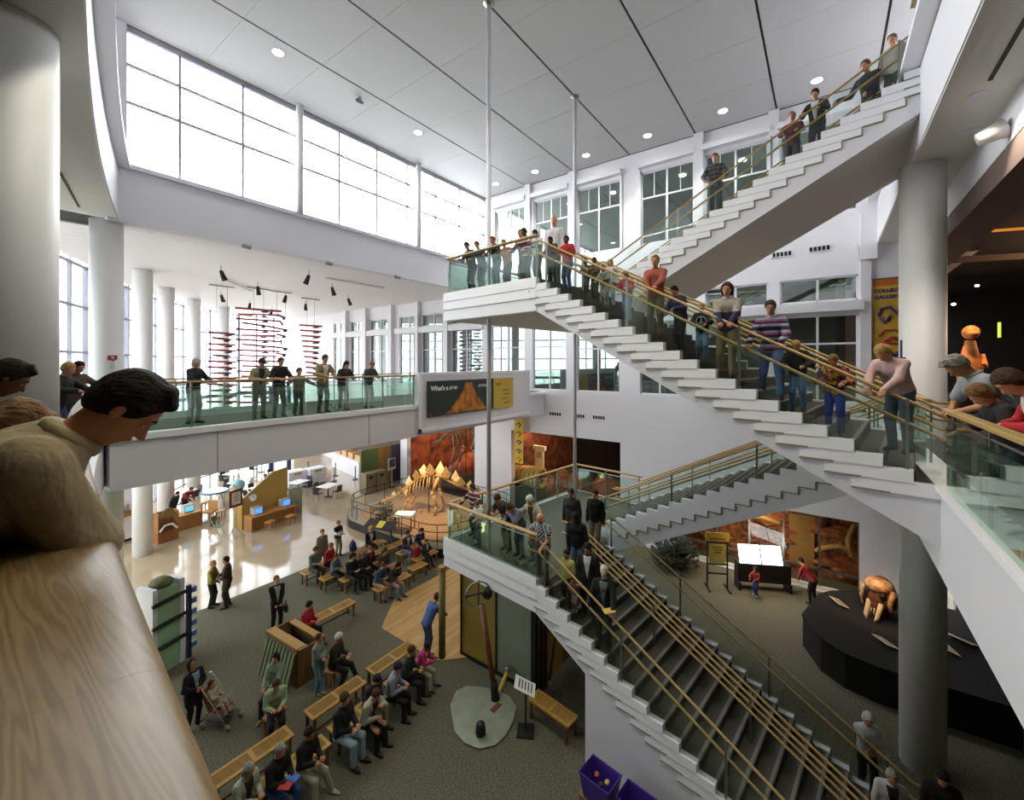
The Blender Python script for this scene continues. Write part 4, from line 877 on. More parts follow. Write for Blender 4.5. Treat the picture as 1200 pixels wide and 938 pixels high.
# wooden crate counter with slatted side
e = empty('crate_counter', (5.62, 11.15, 0), R(4), label='large wooden crate counter the grey sweater man leans on', cat='counter')
MB().box(0, .05, 0, 1.5, 0, 1.0).box(.75, .8, 0, 1.5, 0, .95).box(0, .8, 0, .05, 0, .95).box(0, .8, 1.45, 1.5, 0, 1.0).build('crate_side', BENCHD, e)
MB().box(0, .24, 0, 1.5, 1.0, 1.04).box(.62, .8, 0, 1.5, .95, .99).build('crate_top', BENCHW, e); MB().box(.24, .62, .05, 1.45, .6, .62).build('display_sheet', BOARD, e)
for k in range(9): MB().quadbox([(-.3, .04 + k * .16, .02), (-.26, .04 + k * .16, .02), (-.26, .14 + k * .16, .02), (-.3, .14 + k * .16, .02), (-.04, .04 + k * .16, .9), (0, .04 + k * .16, .9), (0, .14 + k * .16, .9), (-.04, .14 + k * .16, .9)]).build('side_slat', mat('slat_green', '5f6a44', .7), e)
# hardwood deck: plank by plank
dk = empty('deck', (0, 0, 0), label='pale hardwood stage floor beside the benches', cat='deck', kind='structure')
def deckx(y):
    if y > 11.52: return 8.52 + (y - 11.52) * 1.3
    return 8.52 if y > 8.9 else 8.6 + (8.9 - y) * 1.1
yy = 8.2; k = 0; rnd = random.Random(11)
def dkx(y): return max(8.52 + (y - 11.52) * 1.28 if y > 11.52 else 8.52, 9.3 - (y - 8.2) * 1.0)
while yy < 12.5:
    k += 1; xa, xb = dkx(yy + .003), dkx(yy + .137); x = None; nx_ = max(xa, xb) + rnd.uniform(.7, 2.2)
    while (x or 0) < 15.2:
        xe = min(nx_, 15.3); l0, l1 = (xa, xb) if x is None else (x, x); r_ = xe - .005
        MB().quadbox([(l0, yy + .003, 0), (r_, yy + .003, 0), (r_, yy + .137, 0), (l1, yy + .137, 0), (l0, yy + .003, .022), (r_, yy + .003, .022), (r_, yy + .137, .022), (l1, yy + .137, .022)]).build('plank', DECKW if (k + int(xe * 3)) % 3 else DECK2, dk); x = xe; nx_ = xe + rnd.uniform(1.6, 2.8)
    yy += .14
e = empty('wooden_post', (8.72, 8.95, 0), label='round olive wooden post standing at the edge of the stage', cat='post'); MB().cyl(0, 0, 0, 2.62, .1, 18).build('post', mat('olive_wood', '6f6a34', .6, noise=.2, scale=3), e, smooth=True); MB().cyl(0, 0, 2.55, 2.66, .115, 18).build('collar', WDB, e)
# panels under the landing
e = empty('exhibit_partition', (9.2, 0, 0), label='tall exhibit partition of mustard and grey green panels under the landing', cat='partition')
OLV = mat('mustard_panel', '9d8438', .55, noise=.08, scale=1.5); GGR = mat('grey_green_panel', '8f9a84', .5, noise=.05, scale=1.5); PURP = mat('dark_plum_edge', '3a2320', .6)
MB().box(-.03, .03, 7.33, 8.6, .1, 2.64).build('panel', OLV, e, label='mustard yellow panel'); MB().box(-.03, .03, 6.12, 7.27, .1, 2.64).build('panel', GGR, e, label='pale grey green panel')
MB().box(-.05, .05, 8.58, 8.64, 0, 2.66).box(-.05, .05, 7.27, 7.33, 0, 2.66).box(-.08, .08, 5.98, 6.12, 0, 2.66).build('panel_post', BLACK, e); MB().box(-.06, .06, 5.98, 8.64, 0, .1).build('base_rail', BLACK, e)
for x in (.18, .34): MB().box(x - .05, x + .05, 5.9, 6.0, 0, 2.6).build('panel_post', PURP, e)
MB().box(.4, 1.25, 5.93, 5.98, .1, 2.5).build('panel', OLV, e, label='mustard panel crossed by dark struts'); MB().bar((.5, 5.92, .1), (1.0, 5.92, 1.7), .07, .04, up=(0, 1, 0)).bar((.95, 5.92, 1.5), (.7, 5.92, 2.4), .07, .04, up=(0, 1, 0)).bar((.45, 5.92, 1.45), (.95, 5.92, 1.4), .06, .04, up=(0, 1, 0)).build('strut', PURP, e)
MB().box(1.25, 1.75, 5.93, 5.98, .1, 2.3).build('panel', mat('rust_panel', '8a4c28', .6), e, label='rust brown panel')
# leaning pole sculpture on its steel plate
bpz = [(7.33, 7.18), (7.6, 7.52), (8.02, 7.72), (8.3, 7.62), (8.5, 7.3), (8.68, 6.9), (8.7, 6.5), (8.55, 6.15), (8.2, 5.98), (7.74, 5.88), (7.4, 5.92), (7.12, 6.15), (7.03, 6.5), (7.12, 6.9)]
e = empty('pole_sculpture', (7.9, 6.8, 0), label='leaning rusty pole with a wire hoop on a grey steel plate', cat='sculpture')
PLT = mat('steel_plate', '8f9684', .45, .2, noise=.15, scale=3)
bevel(MB().prism([(x - 7.9, y - 6.8) for x, y in bpz], 0, .05).build('base_plate', PLT, e), .02); RUST = mat('rusty_pole', '6e3a24', .5, noise=.25, scale=10)
tp = (.42, .28, 2.35); MB().tube([(.5, -.08, .05), tp], [.075, .06], 10).build('pole', RUST, e, smooth=True); MB().tube([(.5, -.08, .04), (.49, -.04, .5)], [.11, .085], 10).build('pole_foot', BLACK, e, smooth=True)
hc = Vector((tp[0] - .02, tp[1] + .12, 2.6)); MB().tube([hc + Vector((.32 * math.cos(t) * .8, .32 * math.cos(t) * .6 * -1, .32 * math.sin(t))) for t in [i * PI / 12 for i in range(25)]], .022, 6).build('hoop', METAL, e, smooth=True)
MB().tube([hc + Vector((-.3, .2, 0)), hc + Vector((.3, -.2, .02))], .025, 6).tube([hc + Vector((0, 0, -.3)), hc + Vector((.02, 0, .35))], .02, 6).ell(hc + Vector((.18, -.15, 0)), (.14, .14, .16), 10, 7).build('hoop_mechanism', DKMET, e, smooth=True)
MB().tube([(.55, -.1, .1), (1.1, .0, .35)], .05, 8).build('yellow_arm', mat('safety_yellow', 'c2a53a', .5), e, smooth=True); MB().ell((1.15, .01, .38), (.09, .09, .09), 10, 7).build('arm_tip', METAL, e, smooth=True)
MB().box(.15, .45, -.32, -.2, .05, .07).build('name_plate', RUST, e); MB().lathe(-.5, -.45, [(.1, .05), (.12, .12), (.1, .3), (.06, .33), (.001, .34)], 14).build('black_knob', BLACK, e, smooth=True)
e = empty('sign_stand', (8.13, 5.6, 0), R(-10), label='white tilted notice on a black post with diamond base', cat='sign')
MB().box(-.2, .2, -.2, .2, 0, .03).build('base', BLACK, e); e.rotation_euler = (0, 0, R(30)); MB().cyl(0, 0, 0, 1.0, .022, 8).build('post', BLACK, e)
MB().quadbox([(-.22, -.22, .95), (.2, -.22, .95), (.2, .25, 1.15), (-.22, .25, 1.15), (-.22, -.22, .97), (.2, -.22, .97), (.2, .25, 1.17), (-.22, .25, 1.17)]).build('notice_board', BOARD, e)
for k in range(5): MB().quadbox([(-.15, -.15 + k * .07, 1.002 + k * .0298), (.13, -.15 + k * .07, 1.002 + k * .0298), (.13, -.12 + k * .07, 1.015 + k * .0298), (-.15, -.12 + k * .07, 1.015 + k * .0298), (-.15, -.15 + k * .07, 1.006 + k * .0298), (.13, -.15 + k * .07, 1.006 + k * .0298), (.13, -.12 + k * .07, 1.019 + k * .0298), (-.15, -.12 + k * .07, 1.019 + k * .0298)]).build('print_line', METAL, e)
# purple bins and cart beside the stair wall
cx_, cy_ = 7.42, 3.15
e = empty('utility_cart', (cx_, cy_, 0), R(83), label='low brown cart against the stair wall carrying bins', cat='cart')
MB().box(-.75, .6, -.25, .25, .3, .38).build('shelf', WDB, e)
for x in (-.7, .55):
    for y in (-.2, .2): MB().box(x - .025, x + .025, y - .025, y + .025, 0, .34).build('leg', DKMET, e)
def bin_(x, y, z, lab, s=1.0, rz=0):
    b = empty('plastic_bin', (x, y, z), rz, label=lab, cat='bin'); PU = mat('purple_plastic', '4a2f94', .4)
    w0, w1, h = .17 * s, .22 * s, .42 * s
    for a, c_ in (((-1, -1), (1, -1)), ((1, -1), (1, 1)), ((1, 1), (-1, 1)), ((-1, 1), (-1, -1))):
        P = [(a[0] * w0 * 1.3, a[1] * w0, 0), (c_[0] * w0 * 1.3, c_[1] * w0, 0), (c_[0] * w0 * 1.23, c_[1] * w0 * .93, 0), (a[0] * w0 * 1.23, a[1] * w0 * .93, 0), (a[0] * w1 * 1.3, a[1] * w1, h), (c_[0] * w1 * 1.3, c_[1] * w1, h), (c_[0] * w1 * 1.24, c_[1] * w1 * .94, h), (a[0] * w1 * 1.24, a[1] * w1 * .94, h)]
        MB().quadbox(P).build('bin_side', PU, b)
    MB().box(-w0 * 1.28, w0 * 1.28, -w0 * .98, w0 * .98, 0, .02).build('bin_bottom', PU, b)
    MB().tube([(-w1 * 1.3, -w1, h), (w1 * 1.3, -w1, h), (w1 * 1.3, w1, h), (-w1 * 1.3, w1, h), (-w1 * 1.3, -w1, h)], .014, 6).build('rim', PU, b)
    return b
bb = bin_(cx_ - .02, cy_ + .25, .385, 'purple plastic bin of odds and ends beside the stair wall', 1.1, R(83)); bin_(cx_ - .02, cy_ - .45, .385, 'second purple bin at the picture edge below the first', 1.0, R(83))
for i, (dx_, dy_, m_) in enumerate(((.05, .1, 'b4542c'), (-.08, -.05, '2a2a30'), (.02, -.12, 'c9b05a'))): MB().ell((cx_ + dx_, cy_ + .25 + dy_, .72), (.06, .05, .04), 8, 6).build('toy', mat('toy_' + m_, m_, .5), label=['small orange toy lying in the purple bin', 'small black toy lying in the purple bin', 'small yellow toy lying in the purple bin'][i], cat='toy')
MB().lathe(cx_ + .02, cy_ - .12, [(.04, .382), (.05, .5), (.045, .5), (.04, .39)], 14).build('paper_cup', BOARD, label='white paper cup standing between the purple bins', cat='cup', smooth=True)
# tower exhibit close under the balcony
e = empty('glass_tower_exhibit', (3.75, 15.0, 0), R(20), label='narrow glass tower exhibit with black brackets under the near balcony', cat='exhibit')
GRG = mat('mint_glass_panel', '9fc8a0', .15, emit=0); MB().box(-.3, .3, -.3, .3, 0, 2.3).build('mint_panel', GRG, e); MB().box(.3, .42, -.32, .32, 0, 2.4).box(-.42, -.3, -.32, .32, 0, 2.4).build('side_frame', FRAME, e)
MB().ell((0, 0, 2.4), (.28, .28, .16), 12, 8).build('gravel_dome', mat('gravel_dome', '6f7350', .8, noise=.4), e, smooth=True)
for k in range(3): MB().tube([(-.45, -.36, 2.0 - k * .62), (.45, -.36, 2.0 - k * .62)], .055, 8).build('black_bracket', BLACK, e, smooth=True)
MB().box(.5, .6, -.35, -.25, 0, 2.1).build('tag_post', mat('navy_post', '202a44', .5), e)
for k in range(6): MB().box(.6, .74, -.36, -.26, .25 + k * .32, .4 + k * .32).build('blue_tag', mat('blue_tag', '5a78b4', .5), e)
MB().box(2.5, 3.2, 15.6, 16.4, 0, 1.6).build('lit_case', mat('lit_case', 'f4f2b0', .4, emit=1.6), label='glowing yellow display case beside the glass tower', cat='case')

# ---------------------------------------------------------------- right lobby: diorama windows, signs, counters
structure('wall_display', MB().box(21.0, 21.2, -1.6, 6, 0, 3.2).box(XB + .35, 21.2, -1.2, -1.0, 0, 3.2).box(XB + .35, 21.2, 5.4, 5.6, 0, 3.2).box(XB + .35, 21.2, -1.2, 5.6, 3.1, 3.2), MURB, 'fossil bed scene behind the lower display windows', 'wall')
wd_ = [o for o in COL.objects if o.name.startswith('wall_display')][0]
rn_ = random.Random(8); FO = mat('fossil_orange', '9c5a2c', .8, noise=.6, scale=4, bump=1, bscale=10)
for i in range(46):
    y = rn_.uniform(-.95, 4.9); z = rn_.uniform(.25, 2.7)
    if .3 < y < 1.25 and z < 2.45: continue
    rr = rn_.uniform(.14, .42); rock('relief_block', (20.98, y, z), (.22, rr * 1.3, rr * .7), FO if i % 3 else MURB, 40 + i, None, sub=2, parent=wd_, amp=1.1)
for pts in ([(20.8, 1.3, 2.5), (20.7, .9, 2.62), (20.7, .2, 2.55), (20.8, -.5, 2.7)], [(20.8, -.95, 1.2), (20.6, -.5, 1.5), (20.6, 0, 1.35), (20.75, .3, 1.1)], [(20.8, -.9, 2.4), (20.65, -.7, 1.8), (20.7, -.8, 1.2)], [(20.8, 1.5, 1.9), (20.65, 2.2, 2.05), (20.75, 3.0, 1.9)]): MB().tube(catmull(pts, 6), .09, 8).build('relief_bone', mat('relief_ochre', 'b08a48', .7, noise=.3), wd_, smooth=True)
MB().box(20.85, 20.95, .35, 1.2, .3, 2.4).build('tan_panel', mat('tan_door', '9c7238', .6), wd_)
e = empty('window_20', (XB + .1, 0, 0), label='row of lower display windows with pale mullions', cat='window', kind='structure')
for y in (-.98, .18, 1.32, 2.49, 3.69, 5.4): MB().box(-.05, .05, y - .035, y + .035, 0, 2.85).build('mullion', METAL, e)
for a, b in zip((-.98, .18, 1.32, 2.49, 3.69), (.18, 1.32, 2.49, 3.69, 5.4)):
    MB().box(-.05, .05, a, b, .78, .86).build('transom', METAL, e); MB().box(-.06, .06, a, b, .05, .2).build('sill', CREAM, e); MB().box(-.006, .006, a, b, .86, 2.85).build('pane', WGLASS, e); MB().box(-.006, .006, a, b, .2, .78).build('pane', WGLASS, e)
light('display_lamp', 'AREA', (20.2, 2.2, 3.0), 75, (1, .68, .38), 6, .3, rot=(0, R(-15), R(0)))
e = empty('floor_sign', (17.6, 3.3, 0), R(-62), label='yellow poster in a tall black frame beside the shrub', cat='sign')
for s in (-.36, .36): MB().box(s - .025, s + .025, -.025, .025, 0, 1.95).build('post', BLACK, e); MB().box(s - .03, s + .03, -.35, .35, 0, .04).build('foot', BLACK, e)
MB().box(-.36, .36, -.02, .02, .55, .6).box(-.36, .36, -.02, .02, .9, .95).box(-.36, .36, -.02, .02, 1.72, 1.76).build('crossbar', BLACK, e)
MB().box(-.42, .42, -.03, .03, 1.8, 2.12).build('header', mat('poster_yellow', 'a89a3c', .6), e); MB().box(-.3, .3, -.015, .015, .97, 1.7).build('poster', mat('poster_pale', 'a59c54', .6, noise=.15, scale=5), e)
for k in range(3): MB().box(-.2 + .05 * k, .2 - .03 * k, -.02, -.016, 1.55 - k * .1, 1.59 - k * .1).build('print_line', mat('print_brown', '5e4a24', .7), e)
MB().box(-.3, .3, -.035, -.031, 1.86, 1.93).build('print_line', mat('print_red', 'a03c20', .7), e)
e = empty('light_table', (18.5, 1.95, 0), R(-62), label='upright glowing white light panels with a child before them', cat='table')
LIT = mat('lit_panel', (.93, .96, 1.0), .4, emit=2.2)
for a, b in ((-.78, -.04), (.02, .72)): MB().quadbox([(a, -.1, 1.0), (b, -.1, 1.0), (b, -.07, 1.0), (a, -.07, 1.0), (a, .12, 1.62), (b, .12, 1.62), (b, .15, 1.62), (a, .15, 1.62)]).build('lit_panel', LIT, e)
MB().box(-.85, 1.0, -.1, .3, .3, .98).build('cabinet', BLACK, e); MB().box(-.85, -.78, -.2, .3, 0, .3).build('leg', BLACK, e); MB().box(.9, 1.0, -.2, .3, 0, .3).build('leg', BLACK, e)
e = empty('curved_counter', label='black curved exhibit counter beside the tall column', cat='counter')
ccp = [(17.3, .15), (15.6, .55), (14.6, .1), (14.2, -.4), (14.05, -1.1), (14.2, -3.5), (18.6, -3.5), (18.6, -1.2), (17.8, -.2)]
MB().prism(ccp, 0, .88).build('counter_base', GALK, e); MB().prism(inset(ccp, -.02), .88, .94).build('counter_top', GALK, e)
e = empty('skull_model', (16.9, -1.35, .94), R(150), label='big toothed fossil skull on the black counter by the column', cat='skull')
SK = mat('skull_orange', '6e3c24', .6, noise=.85, scale=6, bump=1, bscale=9); MB().lathe(0, 0, [(.03, 0), (.25, .08), (.36, .35), (.4, .7), (.3, 1.0), (.15, 1.15), (.02, 1.2)], 14).build('cranium', SK, e, smooth=True)
for s in (-1, 1):
    MB().ell((.3, s * .2, .75), (.12, .09, .12), 10, 7).build('eye_socket', BLACK, e); MB().tube([(.3, s * .15, .5), (.5, s * .14, .1), (.55, s * .1, -.0)], [.07, .06, .02], 7).build('tusk', BONP, e, smooth=True)
MB().ell((.12, 0, .95), (.34, .34, .22), 12, 8).build('brow', mat('skull_pale', 'b88a5c', .6, noise=.6, scale=8), e, smooth=True); MB().tube([(.1, -.36, .2), (.3, -.34, .55), (.1, -.37, .9)], [.09, .07, .08], 8).tube([(.1, .36, .2), (.3, .34, .55), (.1, .37, .9)], [.09, .07, .08], 8).build('cheek_arch', MATS['skull_pale'], e, smooth=True)
for s in (-1, 1): MB().ell((.26, s * .27, .5), (.13, .07, .17), 10, 7).build('skull_opening', BLACK, e)
for k in range(5): MB().tube([(.34, -.16 + k * .08, .3), (.4, -.16 + k * .08, .08)], [.025, .006], 5).build('tooth', BONP, e, smooth=True)
light('skull_lamp', 'SPOT', (15.6, -1.0, 3.2), 60, (1, .65, .38), .1, rot=(R(35), 0, R(-100)), spot=70)
for i, (x, y, z, rz) in enumerate(((15.25, -1.3, .945, 40), (16.9, -.35, .945, 30), (15.9, -2.6, .945, 20), (16.6, -3.0, .945, 60))):
    p = empty('label_card', (x, y, z), R(rz), label=['cream label card on the black counter beside the column edge', 'small cream label card on the counter before the red shirted man', 'cream label card on the counter half behind the column', 'cream label card at the far end of the black counter'][i], cat='card'); MB().quadbox([(-.25, -.15, .01), (.25, -.15, .01), (.25, .15, .12), (-.25, .15, .12), (-.25, -.15, .03), (.25, -.15, .03), (.25, .15, .14), (-.25, .15, .14)]).build('card', MATS['cream_sign'], p)
    for k in range(3): MB().quadbox([(-.18, -.08 + k * .06, .0597 + k * .022), (.18, -.08 + k * .06, .0597 + k * .022), (.18, -.06 + k * .06, .067 + k * .022), (-.18, -.06 + k * .06, .067 + k * .022), (-.18, -.08 + k * .06, .062 + k * .022), (.18, -.08 + k * .06, .062 + k * .022), (.18, -.06 + k * .06, .0693 + k * .022), (-.18, -.06 + k * .06, .0693 + k * .022)]).build('print_line', DKMET, p)
# upper gallery beyond the column
e = empty('creature_statue', (19.0, -3.6, ZL3), R(180), label='orange lit creature statue in the dark upper gallery', cat='statue')
OS = mat('statue_orange', 'c47a3c', .6, noise=.3, scale=6)
MB().box(-.3, .3, -.3, .3, 0, .9).build('pedestal', GALK, e); MB().tube([(0, 0, .9), (0, 0, 1.5), (.02, 0, 1.9), (.05, 0, 2.3)], [.28, .3, .2, .12], 12).build('body', OS, e, smooth=True); MB().ell((.12, 0, 2.55), (.3, .2, .22), 14, 9).build('head', OS, e, smooth=True); MB().ell((.4, 0, 2.5), (.16, .13, .09), 10, 7).build('snout', OS, e, smooth=True)
for s in (-1, 1): MB().tube([(0, s * .25, 1.85), (.2, s * .3, 1.5), (.4, s * .2, 1.6)], [.08, .06, .04], 8).build('arm', OS, e, smooth=True)
light('statue_lamp', 'SPOT', (17.6, -3.4, 11.4), 260, (1, .62, .28), .1, rot=(R(40), 0, R(-95)), spot=60)
MB().bar((16.9, -3.4, 12.14), (17.2, -4.3, 12.14), .06, .06).build('lit_strip', mat('amber_strip', 'c8782c', .5, emit=.5), label='thin amber strip glowing high in the dark gallery', cat='lamp')
MB().box(26.8, 27.05, -6.0, -5.95, 9.65, 10.3).build('lit_sign', mat('lime_sign', 'a8b83c', .5, emit=.7), label='narrow lime sign glowing in the dark gallery', cat='sign')
for i, (x, y, z) in enumerate(((25.3, -5.0, 11.73), (24.0, -4.1, 10.9))): MB().ell((x, y, z), (.07, .07, .05), 8, 6).build('spot_lamp', mat('amber_bulb', (1, .7, .35), emit=6), label=['amber spot glowing highest in the dark gallery', 'amber spot glowing lower in the dark gallery'][i], cat='lamp')

MB().bar((18.4, -3.15, 11.7), (20.0, -5.3, 11.85), .12, .18).build('crossbeam', mat('gallery_beam', '5a463a', .8), label='brown crossbeam under the ceiling of the dark upper gallery', cat='beam')
light('upper_gallery_fill', 'POINT', (20, -7.5, 11.4), 260, (1, .6, .38), .2)  # fill light added to bring out the brown display wall
# ---------------------------------------------------------------- banners and signs
YEL = mat('banner_yellow', 'bf9a2c', .7, noise=.12, scale=4); ORA = mat('banner_orange', 'bd6420', .7); PUR = mat('banner_purple', '3a2f66', .7); REDB = mat('banner_red', 'a83c20', .7)
e = empty('hanging_banner', (XB - .04, 0, 0), label='yellow and orange gallery banner hanging between windows and column', cat='banner')
MB().box(0, .02, -2.3, -1.35, 7.4, 11.5).build('banner_cloth', YEL, e); MB().box(-.006, 0, -2.3, -1.35, 11.25, 11.5).build('top_band', ORA, e); MB().tube([(0, -2.35, 11.5), (0, -1.3, 11.5)], .03, 8).build('rod', METAL, e)
text('lettering', 'COLLECTIONS', .165, PUR, e, (-.012, -1.38, 11.02), (R(90), 0, R(-90)), bold=.008); text('lettering', 'GALLERY', .165, PUR, e, (-.012, -1.38, 10.8), (R(90), 0, R(-90)), bold=.008)
def squiggle(parent, name, m, cy, cz, pts, r=.045, x=-.012, sc=1): MB().tube([(x, cy + a * sc, cz + b * sc) for a, b in pts], r, 6).build(name, m, parent, smooth=True)
squiggle(e, 'printed_mammal', PUR, -1.85, 10.2, [(.35, 0), (.3, .25), (.05, .3), (-.1, .1), (-.3, .25), (-.38, 0), (-.2, -.2), (-.3, .02), (-.1, .05)]); squiggle(e, 'printed_mammal', PUR, -1.85, 10.1, [(.35, .1), (.2, -.15), (.05, .1), (.1, -.1)])
squiggle(e, 'printed_fish', REDB, -1.85, 9.4, [(.35, .1), (.2, .3), (-.1, .3), (-.35, .05), (-.2, -.2), (.1, -.15), (.35, -.1)]); squiggle(e, 'printed_fish', REDB, -1.85, 9.35, [(.2, 0), (0, .1), (-.2, 0)], .07); squiggle(e, 'printed_wing', PUR, -1.85, 8.75, [(.3, -.15), (.1, 0), (-.1, .12), (-.35, .2)], .09)
e = empty('hanging_banner', (XB - .4, 13.7, 0), label='narrow yellow banner with purple prints over the shell model', cat='banner')
MB().box(0, .02, -.3, .3, 3.0, 6.62).build('banner_cloth', mat('banner_bright', 'd2ac2c', .6), e); MB().box(-.006, 0, -.3, .3, 6.3, 6.62).build('top_band', ORA, e)
for k in range(7): squiggle(e, 'purple_print', PUR if k % 3 else ORA, 0, 6.1 - k * .48, [(.15, 0), (0, .1), (-.15, .02), (-.02, -.12)], .035)
for k, t in enumerate(('DINOSAURS', 'AND', 'FOSSILS')): text('lettering', t, .1, PUR, e, (-.012, .26, 6.2 - k * .12), (R(90), 0, R(-90))) if 0 else None
e = empty('exhibit_poster', (0, 12.06, 0), label='dark poster with a glowing orange volcano on the white parapet', cat='poster')
VOL = mat('poster_dark', '2c3634', .6, noise=.3, scale=1.2); MB().box(10.98, 14.95, -.005, .02, 6.5, 7.87).build('poster_sheet', VOL, e); MB().box(14.95, 16.45, -.006, .02, 6.5, 7.87).build('yellow_sheet', mat('poster_lemon', 'c6ad3a', .6), e)
fm = mat('volcano_glow_print', 'b8741e', .6, noise=.7, scale=3)
for zz, hw in ((6.55, 1.35), (6.75, 1.1), (6.95, .85), (7.15, .62), (7.35, .42), (7.55, .3)):
    P = [(13.3 - hw, zz), (13.3 + hw * .9, zz), (13.3 + hw * .65, zz + .21), (13.3 - hw * .7, zz + .21)]; MB().quadbox([(P[0][0], -.008, P[0][1]), (P[1][0], -.008, P[1][1]), (P[1][0], -.005, P[1][1]), (P[0][0], -.005, P[0][1]), (P[3][0], -.008, P[3][1]), (P[2][0], -.008, P[2][1]), (P[2][0], -.005, P[2][1]), (P[3][0], -.005, P[3][1])]).build('volcano_print', fm, e)
text('lettering', "What's a new", .26, BOARD, e, (11.15, -.012, 7.5), (R(90), 0, 0), bold=.008); text('lettering', 'ertinel', .24, BOARD, e, (13.9, -.012, 7.53), (R(90), 0, 0)); text('lettering', 'ago?', .26, REDB, e, (15.1, -.012, 7.55), (R(90), 0, 0))
for k in range(4): squiggle_pts = [(15.6 + .1 * (k % 2) + i * .07, -.012, 7.3 - k * .2 + .02 * ((i * 7) % 3)) for i in range(8)]; MB().tube(squiggle_pts, .014, 5).build('small_print', DKMET, e)
MB().box(11.05, 11.2, -.01, -.005, 6.55, 6.65).build('red_mark', REDB, e)
n4 = empty('level_sign', (12.45, -1.66, 0), label='dark blue number four painted on the tall round column', cat='sign')
ang = R(173.0); text('lettering', '4', 1.15, mat('sign_blue', '2c2a55', .6), n4, (0, 0, 0), (0, 0, 0))
for ch in n4.children:
    ch.rotation_euler = (R(90), 0, R(60)); ch.location = (-.72, .28, 8.35)
bpy.data.objects.remove(n4.children[0], do_unlink=True)
def colband(parent, name, a0, a1, z0, z1, r=.379, n=6):
    mb = MB()
    for k in range(n):
        t0, t1 = R(a0 + (a1 - a0) * k / n), R(a0 + (a1 - a0) * (k + 1) / n); mb.quadbox([(r * math.cos(t0), r * math.sin(t0), z0), (r * math.cos(t1), r * math.sin(t1), z0), ((r - .006) * math.cos(t1), (r - .006) * math.sin(t1), z0), ((r - .006) * math.cos(t0), (r - .006) * math.sin(t0), z0), (r * math.cos(t0), r * math.sin(t0), z1), (r * math.cos(t1), r * math.sin(t1), z1), ((r - .006) * math.cos(t1), (r - .006) * math.sin(t1), z1), ((r - .006) * math.cos(t0), (r - .006) * math.sin(t0), z1)])
    mb.build(name, mat('sign_blue', '2c2a55', .6), parent)
colband(n4, 'number_stem', 106, 118, 8.38, 9.05, n=3); colband(n4, 'number_bar', 84, 130, 8.56, 8.68, n=8); colband(n4, 'number_stroke', 84, 90, 8.6, 9.0, n=2)

# ---------------------------------------------------------------- mobiles, spotlights, lamps
MRED = mat('mobile_red', '8c1420', .5); MNAVY = mat('mobile_dark', '2a2838', .5)
def mobile(x, y, z1, z0, n, L0, L1, lab, twist, dbl=True):
    e = empty('mobile', (x, y, z0), label=lab, cat='mobile'); rn = random.Random(int(x * 10))
    for s in (-.25, .25): MB().tube([(s, 0, 0), (s, 0, ZS - z0 - .05)], .008, 5).build('wire', DKMET, e)
    MB().box(-.6, .6, -.03, .03, ZS - z0 - .1, ZS - z0 - .04).build('hanger_bar', METAL, e)
    for k in range(n):
        t = k / (n - 1); z = (z1 - z0) * (1 - t); L = L0 + (L1 - L0) * t; a = math.radians(twist[k % len(twist)]) + rn.uniform(-.08, .08); c, s = math.cos(a), math.sin(a)
        MB().bar((-L / 2 * c, -L / 2 * s, z), (L / 2 * c, L / 2 * s, z - .06), .09, .10).build('red_bar', MRED, e)
        if dbl: MB().ell((.3 * c, .3 * s, z - .14), (.22, .06, .05), 8, 5, Matrix.Rotation(a, 3, 'Z')).build('pod', MNAVY, e)
    return e
mobile(10.6, 25.2, 11.55, 5.0, 24, 2.2, 1.8, 'large hanging mobile of stacked red bars by the round columns', [-25, -60, -25, 20])
mobile(9.1, 26.0, 10.2, 5.6, 16, 1.2, 1.4, 'smaller mobile of short red bars nearest the window wall', [-20, 30, -30])
mobile(11.9, 25.4, 11.3, 6.2, 15, 1.0, 1.0, 'mobile of crossed red bars and dark pods beside the large one', [40, 60, 25])
mobile(14.3, 26.6, 11.0, 7.3, 12, 1.35, .3, 'funnel shaped mobile of red bars narrowing downward', [-40, -40])
hs = [(7.24, 20.8), (9.79, 28.11), (9.85, 23.54), (12.28, 30.47), (14.73, 32.83), (9.97, 18.71), (12.18, 25.44), (14.67, 27.96), (12.27, 20.71), (14.96, 23.47)]
S0 = None
for i, (x, y) in enumerate(hs):
    if S0 is None:
        S0 = empty('spotlight', label='small black spotlight hanging under the slatted soffit', cat='lamp', group='soffit spotlights')
        MB().cyl(0, 0, -.25, 0, .012, 6).build('stem', DKMET, S0); b_ = MB().tube([(0, 0, -.22), (.08, -.05, -.5), (.12, -.08, -.62)], [.07, .1, .12], 10).build('lamp_housing', BLACK, S0, smooth=True); o_ = S0
    else: o_ = copy_tree(S0)
    o_.location = (x, y, ZS - .02); o_.rotation_euler = (0, 0, i * .7); o_['label'] = 'black spotlight under the slatted soffit ' + ['nearest the free round columns', 'directly behind the large mobile', 'in front of the large mobile', 'between the two big mobiles', 'beyond the funnel shaped mobile', 'closest to the clerestory beam', 'beside the crossed bar mobile', 'above the funnel shaped mobile', 'at the near end of the white track', 'at the far end of the white track'][i]
MB().box(11.2, 14.6, 19.45, 19.55, ZS - .1, ZS - .02).build('track_light', FRAME, label='white track fixed under the slatted soffit', cat='lamp')
MB().tube([(8.2, 23.4, ZS - .1), (10.6, 26.2, ZS - .1)], .05, 8).build('track_light', FRAME, label='pale rod fixed under the soffit above the mobiles', cat='lamp')
